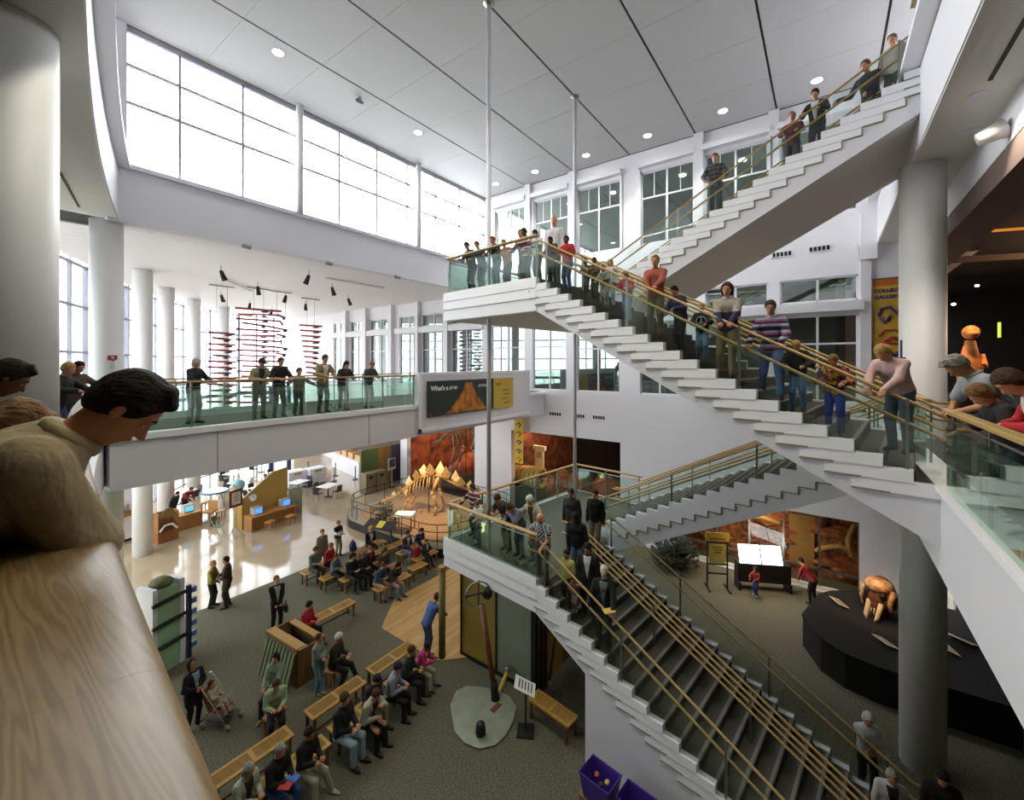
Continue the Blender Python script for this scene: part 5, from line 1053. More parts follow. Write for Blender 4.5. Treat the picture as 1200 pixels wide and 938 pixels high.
for i, (x, y, z) in enumerate(((6.39, 16.2, ZS - .02), (9.46, 16.25, ZS - .02), (12.9, 16.25, ZS - .02), (9.36, 14.02, ZC))):
    e = empty('security_camera', (x, y, z), label=['small camera under the clerestory beam nearest the walkway column', 'small camera under the middle of the clerestory beam', 'small camera under the clerestory beam nearest the stairs', 'small camera on the high ceiling between two round lamps'][i], cat='camera')
    MB().box(-.08, .08, -.08, .08, -.06, 0).build('mount', FRAME, e); MB().tube([(-.12, 0, -.12), (.15, -.05, -.14)], .07, 8).build('camera_body', METAL, e, smooth=True)
DL = mat('downlight_glow', (1, .99, .95), .4, emit=14)
for i, (x, y) in enumerate(((6.46, 14.0), (12.26, 14.03), (18.34, 12.05), (18.34, 9.15), (18.34, 6.21), (18.3, 3.23), (18.27, .24), (18.3, 14.6))):
    e = empty('ceiling_downlight', (x, y, ZC - .005), label=['round ceiling lamp nearest the clerestory start', 'round ceiling lamp second along the clerestory', 'round ceiling lamp above the second upper window', 'round ceiling lamp beside the far hanger rod', 'round ceiling lamp between the fourth and fifth upper windows', 'round ceiling lamp above the plaid shirted man', 'round ceiling lamp above the man in suit and tie', 'round ceiling lamp in the corner of clerestory and window wall'][i], cat='lamp', group='ceiling downlights')
    MB().cyl(0, 0, -.012, 0, .19, 20).build('trim_ring', FRAME, e); MB().cyl(0, 0, -.018, -.012, .155, 20).build('lamp_disc', DL, e)
    light('downlight', 'SPOT', (x, y, ZC - .06), 260 if x > 15 else 120, (1, .97, .9), .12, spot=95)
e = empty('wall_speaker', (10.1, -2.3, 12.3), R(180), label='white cone speaker on the bulkhead beam', cat='speaker'); MB().tube([(0, 0, 0), (0, -.3, -.1)], [.16, .1], 12).build('speaker_cone', mat('speaker_white', (.7, .68, .64), .5), e, smooth=True) ; MB().box(-.05, .05, -.05, .05, -.05, .05).build('bracket', METAL, e)
for i, y in enumerate((-.6, 2.2, 5.0, 7.4)):  # unseen warm lamps added to fill and tint the atrium
    e = empty('ceiling_downlight', (4.5, y, ZC - .005), label='added unseen fill lamp of the row above the near balcony, ' + ['first', 'second', 'third', 'fourth', 'fifth'][i] + ' from the galleries', cat='lamp', group='added fill lamps')
    MB().cyl(0, 0, -.012, 0, .19, 20).build('trim_ring', FRAME, e); MB().cyl(0, 0, -.018, -.012, .155, 20).build('lamp_disc', DL, e)
    light('downlight', 'SPOT', (4.5, y, ZC - .06), 330, (1, .95, .74), .15, spot=120)
light('balcony_soffit_lamp', 'SPOT', (9.6, -1.9, ZS - .1), 150, (1, .9, .78), .1, spot=100)
# ---------------------------------------------------------------- people: one continuous body each, clothes and hair as children
BIG = 9.0
class SDF:
    """distance field on a grid, meshed with surface nets"""
    def __init__(s, lo, hi, h):
        s.h = h; s.lo = np.array(lo, np.float32); s.n = np.ceil((np.array(hi) - s.lo) / h).astype(int) + 1
        s.F = np.full(tuple(s.n), BIG, np.float32)
    def sub(s, lo, hi):
        a = np.maximum(((np.array(lo) - s.lo) / s.h).astype(int) - 1, 0); b = np.minimum(((np.array(hi) - s.lo) / s.h).astype(int) + 3, s.n)
        if np.any(b <= a): return None
        sl = tuple(slice(int(i), int(j)) for i, j in zip(a, b))
        ax = [s.lo[i] + s.h * np.arange(a[i], b[i], dtype=np.float32) for i in range(3)]
        return sl, ax[0][:, None, None], ax[1][None, :, None], ax[2][None, None, :]
    def put(s, sl, d, k):
        f = s.F[sl]
        if k <= 0: s.F[sl] = np.minimum(f, d)
        else:
            hh = np.maximum(k - np.abs(f - d), 0) / k; s.F[sl] = np.minimum(f, d) - hh * hh * k * .25
    def cone(s, a, b, r1, r2, k=.03, sq=None):
        a = np.array(a, np.float32); b = np.array(b, np.float32); m = max(r1, r2) + .09; q = s.sub(np.minimum(a, b) - m, np.maximum(a, b) + m)
        if q is None: return
        sl, X, Y, Z = q; ba = b - a; L = float(ba @ ba) + 1e-9
        px, py, pz = X - a[0], Y - a[1], Z - a[2]
        t = np.clip((px * ba[0] + py * ba[1] + pz * ba[2]) / L, 0, 1)
        dx, dy, dz = px - t * ba[0], py - t * ba[1], pz - t * ba[2]
        s.put(sl, np.sqrt(dx * dx + dy * dy + dz * dz) - (r1 + (r2 - r1) * t), k)
    def ell(s, c, r, M=None, k=.02):
        c = np.array(c, np.float32); m = max(r) + .06; q = s.sub(c - m, c + m)
        if q is None: return
        sl, X, Y, Z = q; x, y, z = X - c[0], Y - c[1], Z - c[2]
        if M is not None: x, y, z = (M[0][0] * x + M[1][0] * y + M[2][0] * z), (M[0][1] * x + M[1][1] * y + M[2][1] * z), (M[0][2] * x + M[1][2] * y + M[2][2] * z)
        k0 = np.sqrt((x / r[0]) ** 2 + (y / r[1]) ** 2 + (z / r[2]) ** 2) + 1e-6; k1 = np.sqrt((x / r[0] ** 2) ** 2 + (y / r[1] ** 2) ** 2 + (z / r[2] ** 2) ** 2) + 1e-6
        s.put(sl, k0 * (k0 - 1) / k1, k)
    def cut(s, p, nrm):      # keep the side where (x-p).n < 0
        X = s.lo[0] + s.h * np.arange(s.n[0], dtype=np.float32)[:, None, None]; Y = s.lo[1] + s.h * np.arange(s.n[1], dtype=np.float32)[None, :, None]; Z = s.lo[2] + s.h * np.arange(s.n[2], dtype=np.float32)[None, None, :]
        s.F = np.maximum(s.F, (X - p[0]) * nrm[0] + (Y - p[1]) * nrm[1] + (Z - p[2]) * nrm[2])
    def noise(s, amp, fr, seed=0, stretch=(1, 1, 1)):
        X, Y, Z = [(s.lo[i] + s.h * np.arange(s.n[i], dtype=np.float32)) * stretch[i] for i in range(3)]; X = X[:, None, None]; Y = Y[None, :, None]; Z = Z[None, None, :]
        s.F = s.F + amp * (np.sin(fr * (X + .6 * Z) + seed + 1.7 * np.sin(fr * .5 * Y)) * np.cos(fr * (Z * .8 - Y) + seed * 2) + .6 * np.sin(fr * 1.9 * (Y + .3 * X) + seed * 3 + np.sin(fr * Z)))
    def mesh(s):
        F = s.F; F[0], F[-1], F[:, 0], F[:, -1], F[:, :, 0], F[:, :, -1] = 1, 1, 1, 1, 1, 1
        ins = F < 0; nx, ny, nz = F.shape
        acc = np.zeros((nx - 1, ny - 1, nz - 1, 3), np.float32); cnt = np.zeros((nx - 1, ny - 1, nz - 1), np.float32); quads = []
        edges = []
        for ax in range(3):
            A = [slice(None)] * 3; B = [slice(None)] * 3; A[ax] = slice(0, -1); B[ax] = slice(1, None); A, B = tuple(A), tuple(B)
            cr = ins[A] != ins[B]; I = np.argwhere(cr)
            if len(I) == 0: return None
            fa = F[A][cr]; fb = F[B][cr]; t = fa / (fa - fb); P = I.astype(np.float32); P[:, ax] += t; edges.append((ax, I, ins[A][cr]))
            o1, o2 = [k for k in range(3) if k != ax]
            for da in (0, -1):
                for db in (0, -1):
                    J = I.copy(); J[:, o1] += da; J[:, o2] += db
                    ok = np.all((J >= 0) & (J < np.array(cnt.shape)), axis=1); J2 = J[ok]
                    np.add.at(acc, (J2[:, 0], J2[:, 1], J2[:, 2]), P[ok]); np.add.at(cnt, (J2[:, 0], J2[:, 1], J2[:, 2]), 1)
        use = cnt > 0; idx = np.full(cnt.shape, -1, np.int64); idx[use] = np.arange(use.sum()); V = acc[use] / cnt[use][:, None] * s.h + s.lo
        for ax, I, sa in edges:
            o1, o2 = [(1, 2), (2, 0), (0, 1)][ax]; q = []
            for da, db in ((-1, -1), (0, -1), (0, 0), (-1, 0)):
                J = I.copy(); J[:, o1] += da; J[:, o2] += db; J = np.clip(J, 0, np.array(cnt.shape) - 1); q.append(idx[J[:, 0], J[:, 1], J[:, 2]])
            Q = np.stack(q, 1); Q[~sa] = Q[~sa][:, ::-1]; quads.append(Q[np.all(Q >= 0, axis=1)])
        Q = np.concatenate(quads); return V, Q

def np_mesh(name, V, Q, mats, extra=None, mi=None):
    """mesh from numpy quads; extra = (verts, faces, material index) appended to the same mesh"""
    me = bpy.data.meshes.new(name); nv = len(V); loops = Q.reshape(-1); ls = np.arange(len(Q)) * 4; lt = np.full(len(Q), 4); mat_i = np.zeros(len(Q), np.int32)
    if extra:
        ev, ef, em = extra; V = np.concatenate([V, np.array(ev, np.float32)]); el = [i + nv for f in ef for i in f]; lens = [len(f) for f in ef]
        ls = np.concatenate([ls, len(loops) + np.concatenate([[0], np.cumsum(lens)[:-1]])]); lt = np.concatenate([lt, lens]); loops = np.concatenate([loops, el]); mat_i = np.concatenate([mat_i, np.array(em)])
    me.vertices.add(len(V)); me.vertices.foreach_set('co', V.astype(np.float32).ravel()); me.loops.add(len(loops)); me.loops.foreach_set('vertex_index', loops.astype(np.int32))
    me.polygons.add(len(ls)); me.polygons.foreach_set('loop_start', ls.astype(np.int32)); me.polygons.foreach_set('loop_total', lt.astype(np.int32))
    for m in mats: me.materials.append(m)
    me.polygons.foreach_set('material_index', mat_i.astype(np.int32)); me.polygons.foreach_set('use_smooth', np.ones(len(ls), bool)); me.update(calc_edges=True); me.validate()
    return me

def V3(*a): return np.array(a, float)
def unit(v): return v / (np.linalg.norm(v) + 1e-9)
def ik(a, b, l1, l2, pole):
    d = b - a; L = min(np.linalg.norm(d), (l1 + l2) * .995); u = unit(d); b = a + u * L
    x = (l1 * l1 - l2 * l2 + L * L) / (2 * L); h = math.sqrt(max(l1 * l1 - x * x, 0)); p = pole - u * (pole @ u); return a + u * x + unit(p) * h, b

SKIN = {k: mat('skin_' + k, c, .55, noise=.06, scale=9, spec=.35) for k, c in (('fair', 'c98f70'), ('tan', 'b37a58'), ('pale', 'd6a68c'), ('brown', '6e4631'), ('dark', '4c3023'))}
HAIRM = {k: mat('hair_' + k, c, .75, noise=.5, scale=60, stretch=(.25, 1, .6), bump=1.0, bscale=110, spec=.25) for k, c in (('brown', '4a3322'), ('dark', '1d1612'), ('blond', 'b08c55'), ('grey', '8f8b84'), ('white', 'cfcbc2'), ('red', '7a4426'), ('lightbrown', '7a5c3c'))}
LIPM = mat('lip_tone', '8e4f42', .5); EYEM = mat('eye_dark', '1b1512', .3); EYEW = mat('eye_white', (.75, .73, .7), .4)

def person(loc, rz, h, label, pose='stand', skin='fair', hair='brown', top=None, bottom=None, shoes=None, sleeve='long', lean=0, pitch=0, yaw=0, hands=None, feet=None, hairkind='short', coat=False, inner=None, collar=None, fat=1.0, vox=.021, hip=None, group=None, twist=0, child=False, hat=None, loose=0, bag=None, shoulders=1.0, headroll=0):
    s = h / 1.75; hs = (1.0 if not child else 1.0 + .35 * max(0, (1.5 - h)) / .5) # children have larger heads
    e = empty('person', loc, rz, label=label, cat='person', group=group)
    sitting = pose.startswith('sit')
    hz = hip if hip is not None else ((.56 if sitting else .94) * (1 if not sitting else 1) * (s if not sitting else 1))
    P = V3(0, 0, hz); ln = R(lean); up = V3(math.sin(ln), 0, math.cos(ln)); fw = V3(math.cos(ln), 0, -math.sin(ln)); lf = V3(0, 1, 0)
    tw = R(twist); rt = lambda v: V3(v[0] * math.cos(tw) - v[1] * math.sin(tw), v[0] * math.sin(tw) + v[1] * math.cos(tw), v[2]); fw2, lf2 = rt(fw), rt(lf)
    waist = P + up * .20 * s; chest = P + up * .40 * s; neck = P + up * .535 * s; hl = R(lean * .6 + pitch)
    hup0 = V3(math.sin(hl * .8), 0, math.cos(hl * .8)); neck2 = neck + (hup0 * .6 + up * .4) * .075 * s
    yw = R(yaw) + tw * .7
    Rz = np.array([[math.cos(yw), -math.sin(yw), 0], [math.sin(yw), math.cos(yw), 0], [0, 0, 1]]); Ry = np.array([[math.cos(hl), 0, math.sin(hl)], [0, 1, 0], [-math.sin(hl), 0, math.cos(hl)]])
    hr_ = R(headroll); Rx = np.array([[1, 0, 0], [0, math.cos(hr_), -math.sin(hr_)], [0, math.sin(hr_), math.cos(hr_)]]); HM = Rz @ Ry @ Rx
    q = s * hs; hc = neck2 + HM @ V3(.02, 0, .105) * q; H = lambda x, y, z: hc + HM @ V3(x, y, z) * q
    sw_ = .175 * s * shoulders; shL, shR = neck - up * .06 * s + lf2 * sw_, neck - up * .06 * s - lf2 * sw_
    hipL, hipR = P + lf * .085 * s - V3(0, 0, .02), P - lf * .085 * s - V3(0, 0, .02)
    # targets
    if feet is None:
        if sitting: feet = [(.46 * s, .12), (.42 * s, -.12)] if pose == 'sit' else [(.55 * s, .1), (.5 * s, -.08)]
        else: feet = [(.02, .11 * s), (-.03, -.11 * s)]
    ankles = [V3(f[0], f[1], (f[2] if len(f) > 2 else 0) + .075 * s) for f in feet]
    legs = [(a,) + ik(a, b, .43 * s, .43 * s, V3(1, .08 * sg, .15)) for a, b, sg in ((hipL, ankles[0], 1), (hipR, ankles[1], -1))]
    if hands is None:
        hands = {'stand': [(.04, .24, .80), (.04, -.24, .80)], 'sit': [(.34, .1, .68), (.34, -.1, .68)]}['sit' if sitting else 'stand']
        hands = [tuple(v * s if not sitting or i < 2 else v for i, v in enumerate(hh)) for hh in hands]
    arms = []
    for shp, ht, sg in ((shL, hands[0], 1), (shR, hands[1], -1)):
        el, wr = ik(shp, V3(*ht[:3]), .285 * s, .255 * s, V3(-.5, .5 * sg, -.9) if len(ht) < 4 else V3(*ht[3])); arms.append((shp, el, wr))
    pts = [P, neck, hc] + [p for l in legs for p in l] + [p for a in arms for p in a]; lo = np.min(pts, 0) - .2 * s - .02; hi = np.max(pts, 0) + .22 * s; lo[2] = min(lo[2], 0 if feet is None or True else lo[2]) - .03
    lo[2] = min(min(a[2] for a in ankles) - .1, lo[2])
    f = fat
    def torso(D, g, k=.05, hem=None):
        for sg in (1, -1):
            D.cone(P + lf * sg * .055 * s, waist + lf2 * sg * .045 * s, .108 * s * f + g, .098 * s * f + g, k); D.cone(waist + lf2 * sg * .045 * s, chest + lf2 * sg * .07 * s, .1 * s * f + g, .108 * s + g, k)
            D.cone(chest + lf2 * sg * .07 * s, neck - up * .07 * s + lf2 * sg * .11 * s, .1 * s + g, .065 * s + g, k)
        D.cone(neck - up * .05 * s, neck - up * .01 * s, .07 * s + g, .06 * s + g, k)
    def arm(D, a, g, t=1.0, k=.03):
        sh, el, wr = a; D.cone(sh, el, .055 * s + g, .043 * s + g, k)
        if t > .5: D.cone(el, el + (wr - el) * min(1, (t - .5) * 2), .043 * s + g, .031 * s + g, k)
    # body
    D = SDF(lo, hi, vox); torso(D, -.004)
    for l in legs: D.cone(l[0], l[1], .082 * s, .054 * s, .035); D.cone(l[1], l[2], .052 * s, .034 * s, .02)
    for l, sg in zip(legs, (1, -1)):
        d = V3(1, .15 * sg, 0); D.cone(l[2] - V3(.02, 0, .035) * s, l[2] + (d * .13 - V3(0, 0, .045)) * s, .033 * s, .026 * s, .02)
    D.cone(neck - up * .03 * s, neck2 + HM @ V3(0, 0, .03) * q, .058 * s, .052 * s, .03)
    for a in arms: arm(D, a, -.002)
    D.ell(H(-.008, 0, .03), (.097 * q, .076 * q, .095 * q), HM, .02); D.ell(H(.018, 0, -.035), (.072 * q, .058 * q, .085 * q), HM, .03); D.cone(H(.045, 0, -.085), H(.05, 0, -.1), .034 * q, .022 * q, .03)
    fine = vox <= .0125
    D.cone(H(.082, 0, .012), H(.108, 0, -.028), .010 * q, .017 * q if not fine else .0145 * q, .012); 
    if vox < .03:
        for sg in (1, -1): D.ell(H(.073, sg * .032, .012), (.0135 * q, .019 * q, .012 * q), HM, .008)
        for sg in (1, -1): D.ell(H(-.005, sg * .078, -.008), (.017 * q, .011 * q, .032 * q), HM, .006); D.cone(H(.078, sg * .045, .028), H(.087, sg * .015, .026), .011 * q, .011 * q, .012)
    D.cone(H(.085, -.018, -.058), H(.085, .018, -.058), .011 * q, .011 * q, .01)
    exv, exf, exm = [], [], []
    palms = []
    for (sh, el, wr), ht, sg in zip(arms, hands, (1, -1)):
        d = unit(wr - el); dn = V3(0, 0, -1) - d * (-d[2]); dn = unit(dn) if np.linalg.norm(dn) > .15 else unit(-fw); side = unit(np.cross(d, dn)) * sg
        g = ht[4] if len(ht) > 4 else .5
        pc = wr + d * .045 * s; D.cone(wr, pc + side * .015 * s, .027 * s, .026 * s, .015); D.cone(wr, pc - side * .018 * s, .024 * s, .024 * s, .015)
        mb = MB()
        for j, (o_, L) in enumerate(((.031, .07), (.011, .078), (-.010, .072), (-.030, .056))):
            b0 = pc + side * o_ * s + d * .012 * s; p1 = b0 + (d * math.cos(g * .6) + dn * math.sin(g * .6)) * L * .5 * s; p2 = p1 + (d * math.cos(g * 1.7) + dn * math.sin(g * 1.7)) * L * .32 * s; p3 = p2 + (d * math.cos(g * 2.6) + dn * math.sin(g * 2.6)) * L * .26 * s
            mb.tube([b0 - d * .02 * s, b0, p1, p2, p3], [.0095 * s, .0095 * s, .0088 * s, .008 * s, .006 * s], 6 if not fine else 10)
        t0 = wr + d * .012 * s + side * .022 * s; mb.tube([t0, t0 + (side * .028 + d * .022 + dn * .006) * s, t0 + (side * .038 + d * .052 + dn * .02) * s, t0 + (side * .032 + d * .07 + dn * .03) * s], [.013 * s, .0115 * s, .0098 * s, .007 * s], 6 if not fine else 10)
        o = len(exv); exv += mb.v; exf += [tuple(i + o for i in ff) for ff in mb.f]; exm += [0] * len(mb.f)
        palms.append(pc)
    fmb = MB(); HMM = Matrix([list(r_) for r_ in HM])
    for sg in (1, -1):
        fmb.mi = 1; fmb.ell(H(.0775, sg * .032, .005), (.0105 * q, .013 * q, .006 * q), 8, 5, HMM); fmb.mi = 2; fmb.ell(H(.0838, sg * .032, .005), (.005 * q, .006 * q, .0055 * q), 6, 4, HMM)
        fmb.mi = 4; fmb.tube([H(.079, sg * .05, .03), H(.09, sg * .032, .037), H(.094, sg * .016, .032)], .0045 * q, 5)
    fmb.mi = 3; fmb.tube([H(.083, -.024, -.058), H(.0955, -.008, -.056), H(.0955, .008, -.056), H(.083, .024, -.058)], .006 * q, 5)
    o = len(exv); exv += fmb.v; exf += [tuple(i + o for i in ff) for ff in fmb.f]; exm += fmb.m
    mv = D.mesh(); sk = SKIN[skin]
    link('body', np_mesh('body', *mv, [sk, EYEW, EYEM, LIPM, HAIRM.get(hair, HAIRM['brown'])], (exv, exf, exm)), e)
    # top garment
    g = .017
    if top is not None:
        D = SDF(lo, hi, vox); torso(D, g, .05); t = {'short': .3, 'long': 1.0, 'mid': .6}[sleeve]
        if loose:
            D.cone(waist - fw * .02, chest - fw * .02, .10 * s + g + loose, .10 * s + g + loose, .08)
        for sh, el, wr in arms:
            if t < .5: D.cone(sh, sh + (el - sh) * .75, .058 * s + g, .055 * s + g, .03)
            else: arm(D, (sh, el, wr - (wr - el) * .04), g * 1.1 + loose, t)
        if coat:
            for l in legs: D.cone(l[0], l[0] + (l[1] - l[0]) * .55, .105 * s + g, .098 * s + g, .06)
        hem = P - up * (.09 if not coat else .5) * s; D.cut(hem, -up) if not sitting else D.cut(P - V3(0, 0, .1), V3(0, 0, -1))
        D.cut(neck + up * .038 * s, up); D.noise(.0035 * s + loose * .3, 17 / s, h * 9 + loc[0])
        mv = D.mesh(); tn = link('jacket' if coat or inner is not None else 'shirt', np_mesh('top', *mv, [top]), e)
        if inner is not None:
            D2 = SDF(lo, hi, vox * .8); torso(D2, g + .012, .05); ctr = lambda v: v
            w = .04 * s
            for nrm in (lf2, -lf2): D2.cut(waist + nrm * w, unit(nrm - up * .16))
            D2.cut(waist, -fw2); D2.cut(neck - up * .0 * s, up); D2.cut(P + up * .02, -up); m2 = D2.mesh()
            if m2 is not None: link('shirt_front', np_mesh('shirt_front', *m2, [inner]), e)
        if collar is not None:
            mb = MB(); nn = 14; r0 = .066 * s
            ring = [neck + up * .02 * s + (fw2 * math.cos(a) * r0 * 1.05 + lf2 * math.sin(a) * r0 * 1.1) - fw2 * .002 for a in [2 * PI * i / nn for i in range(nn + 1)]]
            mb.tube(ring, .017 * s + loose * .7, 8, cap=False); mb.build('collar', collar, e, smooth=True)
    if bottom is not None:
        D = SDF(lo, hi, vox)
        for sg in (1, -1): D.cone(P + lf * sg * .055 * s, P + up * .07 * s + lf * sg * .05 * s, .112 * s * f + .006, .102 * s * f + .006, .05)
        for l in legs: D.cone(l[0], l[1], .088 * s + .008, .063 * s + .01, .035); D.cone(l[1], l[2] + (l[1] - l[2]) * .04, .06 * s + .01, .052 * s + .008, .02)
        D.cut(P + up * .1 * s, up)
        D.noise(.003 * s, 19 / s, h * 7)
        mv = D.mesh(); link('trousers', np_mesh('trousers', *mv, [bottom]), e)
    sm = shoes or BLACK
    for l, sg in zip(legs, (1, -1)):
        mb = MB(); d = V3(1, .15 * sg, 0); a = l[2]; hl_ = a - V3(.045, 0, .035) * s; to = a + d * .155 * s - V3(0, 0, .045) * s
        mb.tube([hl_ - d * .03 * s, hl_, a + d * .02 * s - V3(0, 0, .02) * s, a + d * .09 * s - V3(0, 0, .035) * s, to, to + d * .04 * s], [.025 * s, .044 * s, .05 * s, .042 * s, .033 * s, .015 * s], 8); mb.build('shoe', sm, e, smooth=True)
    # hair
    if hair and hairkind != 'bald':
        D = SDF(hc - .3 * q, hc + .2 * q, min(vox, .014)); D.ell(H(-.016, 0, .042), (.107 * q, .089 * q, .102 * q), HM, .02); D.ell(H(-.05, 0, -.01), (.066 * q, .074 * q, .075 * q), HM, .03)
        if hairkind == 'short' and vox < .02:
            for j in range(7): a_ = -.6 + j * .2; D.cone(H(.03, math.sin(a_) * .06, .125), H(.082 + .01 * math.cos(j * 3), math.sin(a_) * .075, .105 - .006 * (j % 3)), .02 * q, .010 * q, .02)
            for sg in (1, -1): D.cone(H(.03, sg * .076, .03), H(.022, sg * .077, -.012), .012 * q, .007 * q, .012)
        if hairkind in ('long', 'bob', 'fluffy', 'tail'):
            r_ = {'long': .04, 'bob': .04, 'fluffy': .05, 'tail': .02}[hairkind] * q; dwn = {'long': -.2, 'bob': -.09, 'fluffy': -.05, 'tail': -.02}[hairkind]
            for sg in (-1, 0, 1): D.cone(H(-.05 if sg == 0 else -.03, sg * .06, .03), H(-.07 if sg == 0 else -.045, sg * .065, dwn), r_ * 1.1, r_ * .85, .04)
            if hairkind == 'tail': D.cone(H(-.1, 0, .03), H(-.14, 0, -.16), .03 * q, .018 * q, .03)
            if hairkind == 'fluffy': D.ell(H(-.02, 0, .05), (.115 * q, .105 * q, .11 * q), HM, .02)
        if hairkind == 'fringe': pass
        # carve the face and, for short hair, the neck
        fx = HM @ V3(1, 0, -.62); D.cut(H(.058 if hairkind != 'ring' else -.03, 0, .045 if hairkind != 'ring' else .0), unit(fx)) if not (hairkind == 'short' and vox < .011) else (D.cut(H(.04, 0, -.01), unit(HM @ V3(1, 0, -.45))))
        if hairkind in ('short', 'ring'): D.cut(H(.0, 0, -.028), unit(HM @ V3(.75, 0, -1)))
        if hairkind == 'ring': D.cut(H(0, 0, .045), unit(HM @ V3(0, 0, 1)))
        D.noise(.0035 * q if vox > .011 else .0028, 70 / q, h * 5, (1, 1, 1))
        mv = D.mesh()
        if mv is not None: link('hair', np_mesh('hair', *mv, [HAIRM[hair]]), e)
    if hat is not None:
        mb = MB(); mb.ell(H(-.01, 0, .06), (.108 * q, .088 * q, .085 * q), 14, 8, HMM); mb.build('cap', hat, e, smooth=True)
        mb = MB(); mb.tube([H(.06, 0, .06), H(.15, 0, .045)], [.07 * q, .045 * q], 10); b_ = MB(); b_.quadbox([tuple(H(*p)) for p in ((.05, -.065, .05), (.05, .065, .05), (.165, .045, .035), (.165, -.045, .035), (.05, -.065, .062), (.05, .065, .062), (.165, .045, .045), (.165, -.045, .045))]); b_.build('cap_brim', hat, e)
    return e
# ---------------------------------------------------------------- the visitors
def CL(h): return mat('cloth_' + h, h, .88, noise=.07, scale=14, bump=.25, bscale=18)
person((9.20, 8.20, 10.550), R(173), 1.48, 'dark haired boy in black leaning on the high landing corner', lean=18, pitch=20, top=CL('1d1c22'), bottom=CL('3a3f4c'), skin='tan', hair='dark', hands=[(0.354, 0.143, 0.945, (-0.6, 0.8, -0.6), 0.9), (0.354, -0.143, 0.945, (-0.6, -0.8, -0.6), 0.9)])
person((9.14, 7.77, 10.550), R(173), 1.42, 'fair haired youth in dark top second along the high landing rail', lean=18, pitch=20, top=CL('26242a'), bottom=CL('5a6478'), skin='fair', hair='lightbrown', hands=[(0.34, 0.138, 0.906, (-0.6, 0.8, -0.6), 0.9), (0.34, -0.138, 0.906, (-0.6, -0.8, -0.6), 0.9)])
person((8.97, 7.11, 10.550), R(173), 1.39, 'visitor in dark jacket leaning beside the hanger rod on the high landing', lean=16, pitch=15, top=CL('2a2c34'), bottom=CL('70788c'), skin='fair', hair='lightbrown', hands=[(0.334, 0.135, 0.889, (-0.6, 0.8, -0.6), 0.9), (0.334, -0.135, 0.889, (-0.6, -0.8, -0.6), 0.9)])
person((9.40, 7.07, 10.550), R(173), 1.40, 'visitor in orange shirt leaning on the high landing rail', lean=16, pitch=10, top=CL('b4692e'), bottom=CL('4c4c54'), skin='pale', hair='blond', hands=[(0.337, 0.136, 0.897, (-0.6, 0.8, -0.6), 0.9), (0.337, -0.136, 0.897, (-0.6, -0.8, -0.6), 0.9)])
person((9.52, 6.61, 10.550), R(173), 1.60, 'greying visitor in slate shirt on the high landing beside the boy in red', lean=10, pitch=10, top=CL('5d6270'), bottom=CL('404048'), skin='fair', hair='grey', hands=[(0.385, 0.156, 1.027, (-0.6, 0.8, -0.6), 0.9), (0.385, -0.156, 1.027, (-0.6, -0.8, -0.6), 0.9)])
person((8.86, 6.05, 10.550), R(173), 1.38, 'dark haired boy in red shirt at the end of the high landing rail', lean=8, pitch=25, top=pattern('red_white_shirt', 'stripes', 'a02028', 'c8c0bc', '701820', f=6), bottom=CL('3b3f3a'), skin='brown', hair='dark', sleeve='short', hands=[(0.33, 0.134, 0.88, (-0.6, 0.8, -0.6), 0.9), (0.33, -0.134, 0.88, (-0.6, -0.8, -0.6), 0.9)])
person((8.81, 5.69, 10.550), R(173), 1.26, 'boy in white shirt standing between the red shirted boy and the grey coat', lean=8, pitch=25, top=CL('c9ccd4'), bottom=CL('4a4f48'), skin='brown', hair='dark', hands=[(0.301, 0.122, 0.803, (-0.6, 0.8, -0.6), 0.9), (0.301, -0.122, 0.803, (-0.6, -0.8, -0.6), 0.9)])
person((9.91, 5.88, 10.550), R(193), 1.93, 'tall balding man in white shirt standing on the high landing', lean=0, pitch=8, top=CL('d9d9de'), bottom=CL('4a4a52'), skin='fair', hair='grey', hairkind='ring', collar=CL('c8c8d0'))
person((9.29, 5.55, 10.550), R(173), 1.18, 'woman in long dark grey coat at the top of the upper stair', lean=10, pitch=20, top=CL('3c403e'), bottom=CL('303430'), skin='brown', hair='dark', coat=True, hands=[(0.283, 0.115, 0.756, (-0.6, 0.8, -0.6), 0.9), (0.283, -0.115, 0.756, (-0.6, -0.8, -0.6), 0.9)])
person((8.70, 4.81, 10.223), R(173), 1.26, 'child in bright red shirt and blue jeans near the top of the upper stair', lean=4, pitch=10, top=CL('b0202a'), bottom=CL('3c5078'), skin='brown', hair='dark', sleeve='short', hands=[(0.144, 0.072, 0.898, (-0.3, 0.6, -0.6), 1), (0.302, -0.122, 0.754, (-0.6, -0.8, -0.6), 0.9)])
person((10.36, 5.14, 10.386), R(173), 0.91, 'small dark haired child half hidden behind the upper stair rail', lean=8, pitch=15, top=CL('44484a'), bottom=CL('3a3c40'), skin='brown', hair='dark', child=True, hands=[(0.218, 0.088, 0.58, (-0.6, 0.8, -0.6), 0.9), (0.218, -0.088, 0.58, (-0.6, -0.8, -0.6), 0.9)])
person((9.57, 4.52, 10.059), R(173), 1.05, 'dark haired boy in brown plaid behind the camouflage jacket', lean=6, pitch=10, top=pattern('brown_plaid', 'plaid', '5a4634', '3a3028', '8a6a4a', f=9), bottom=CL('3c3c38'), skin='brown', hair='dark', hands=[(0.251, 0.102, 0.669, (-0.6, 0.8, -0.6), 0.9), (0.251, -0.102, 0.669, (-0.6, -0.8, -0.6), 0.9)])
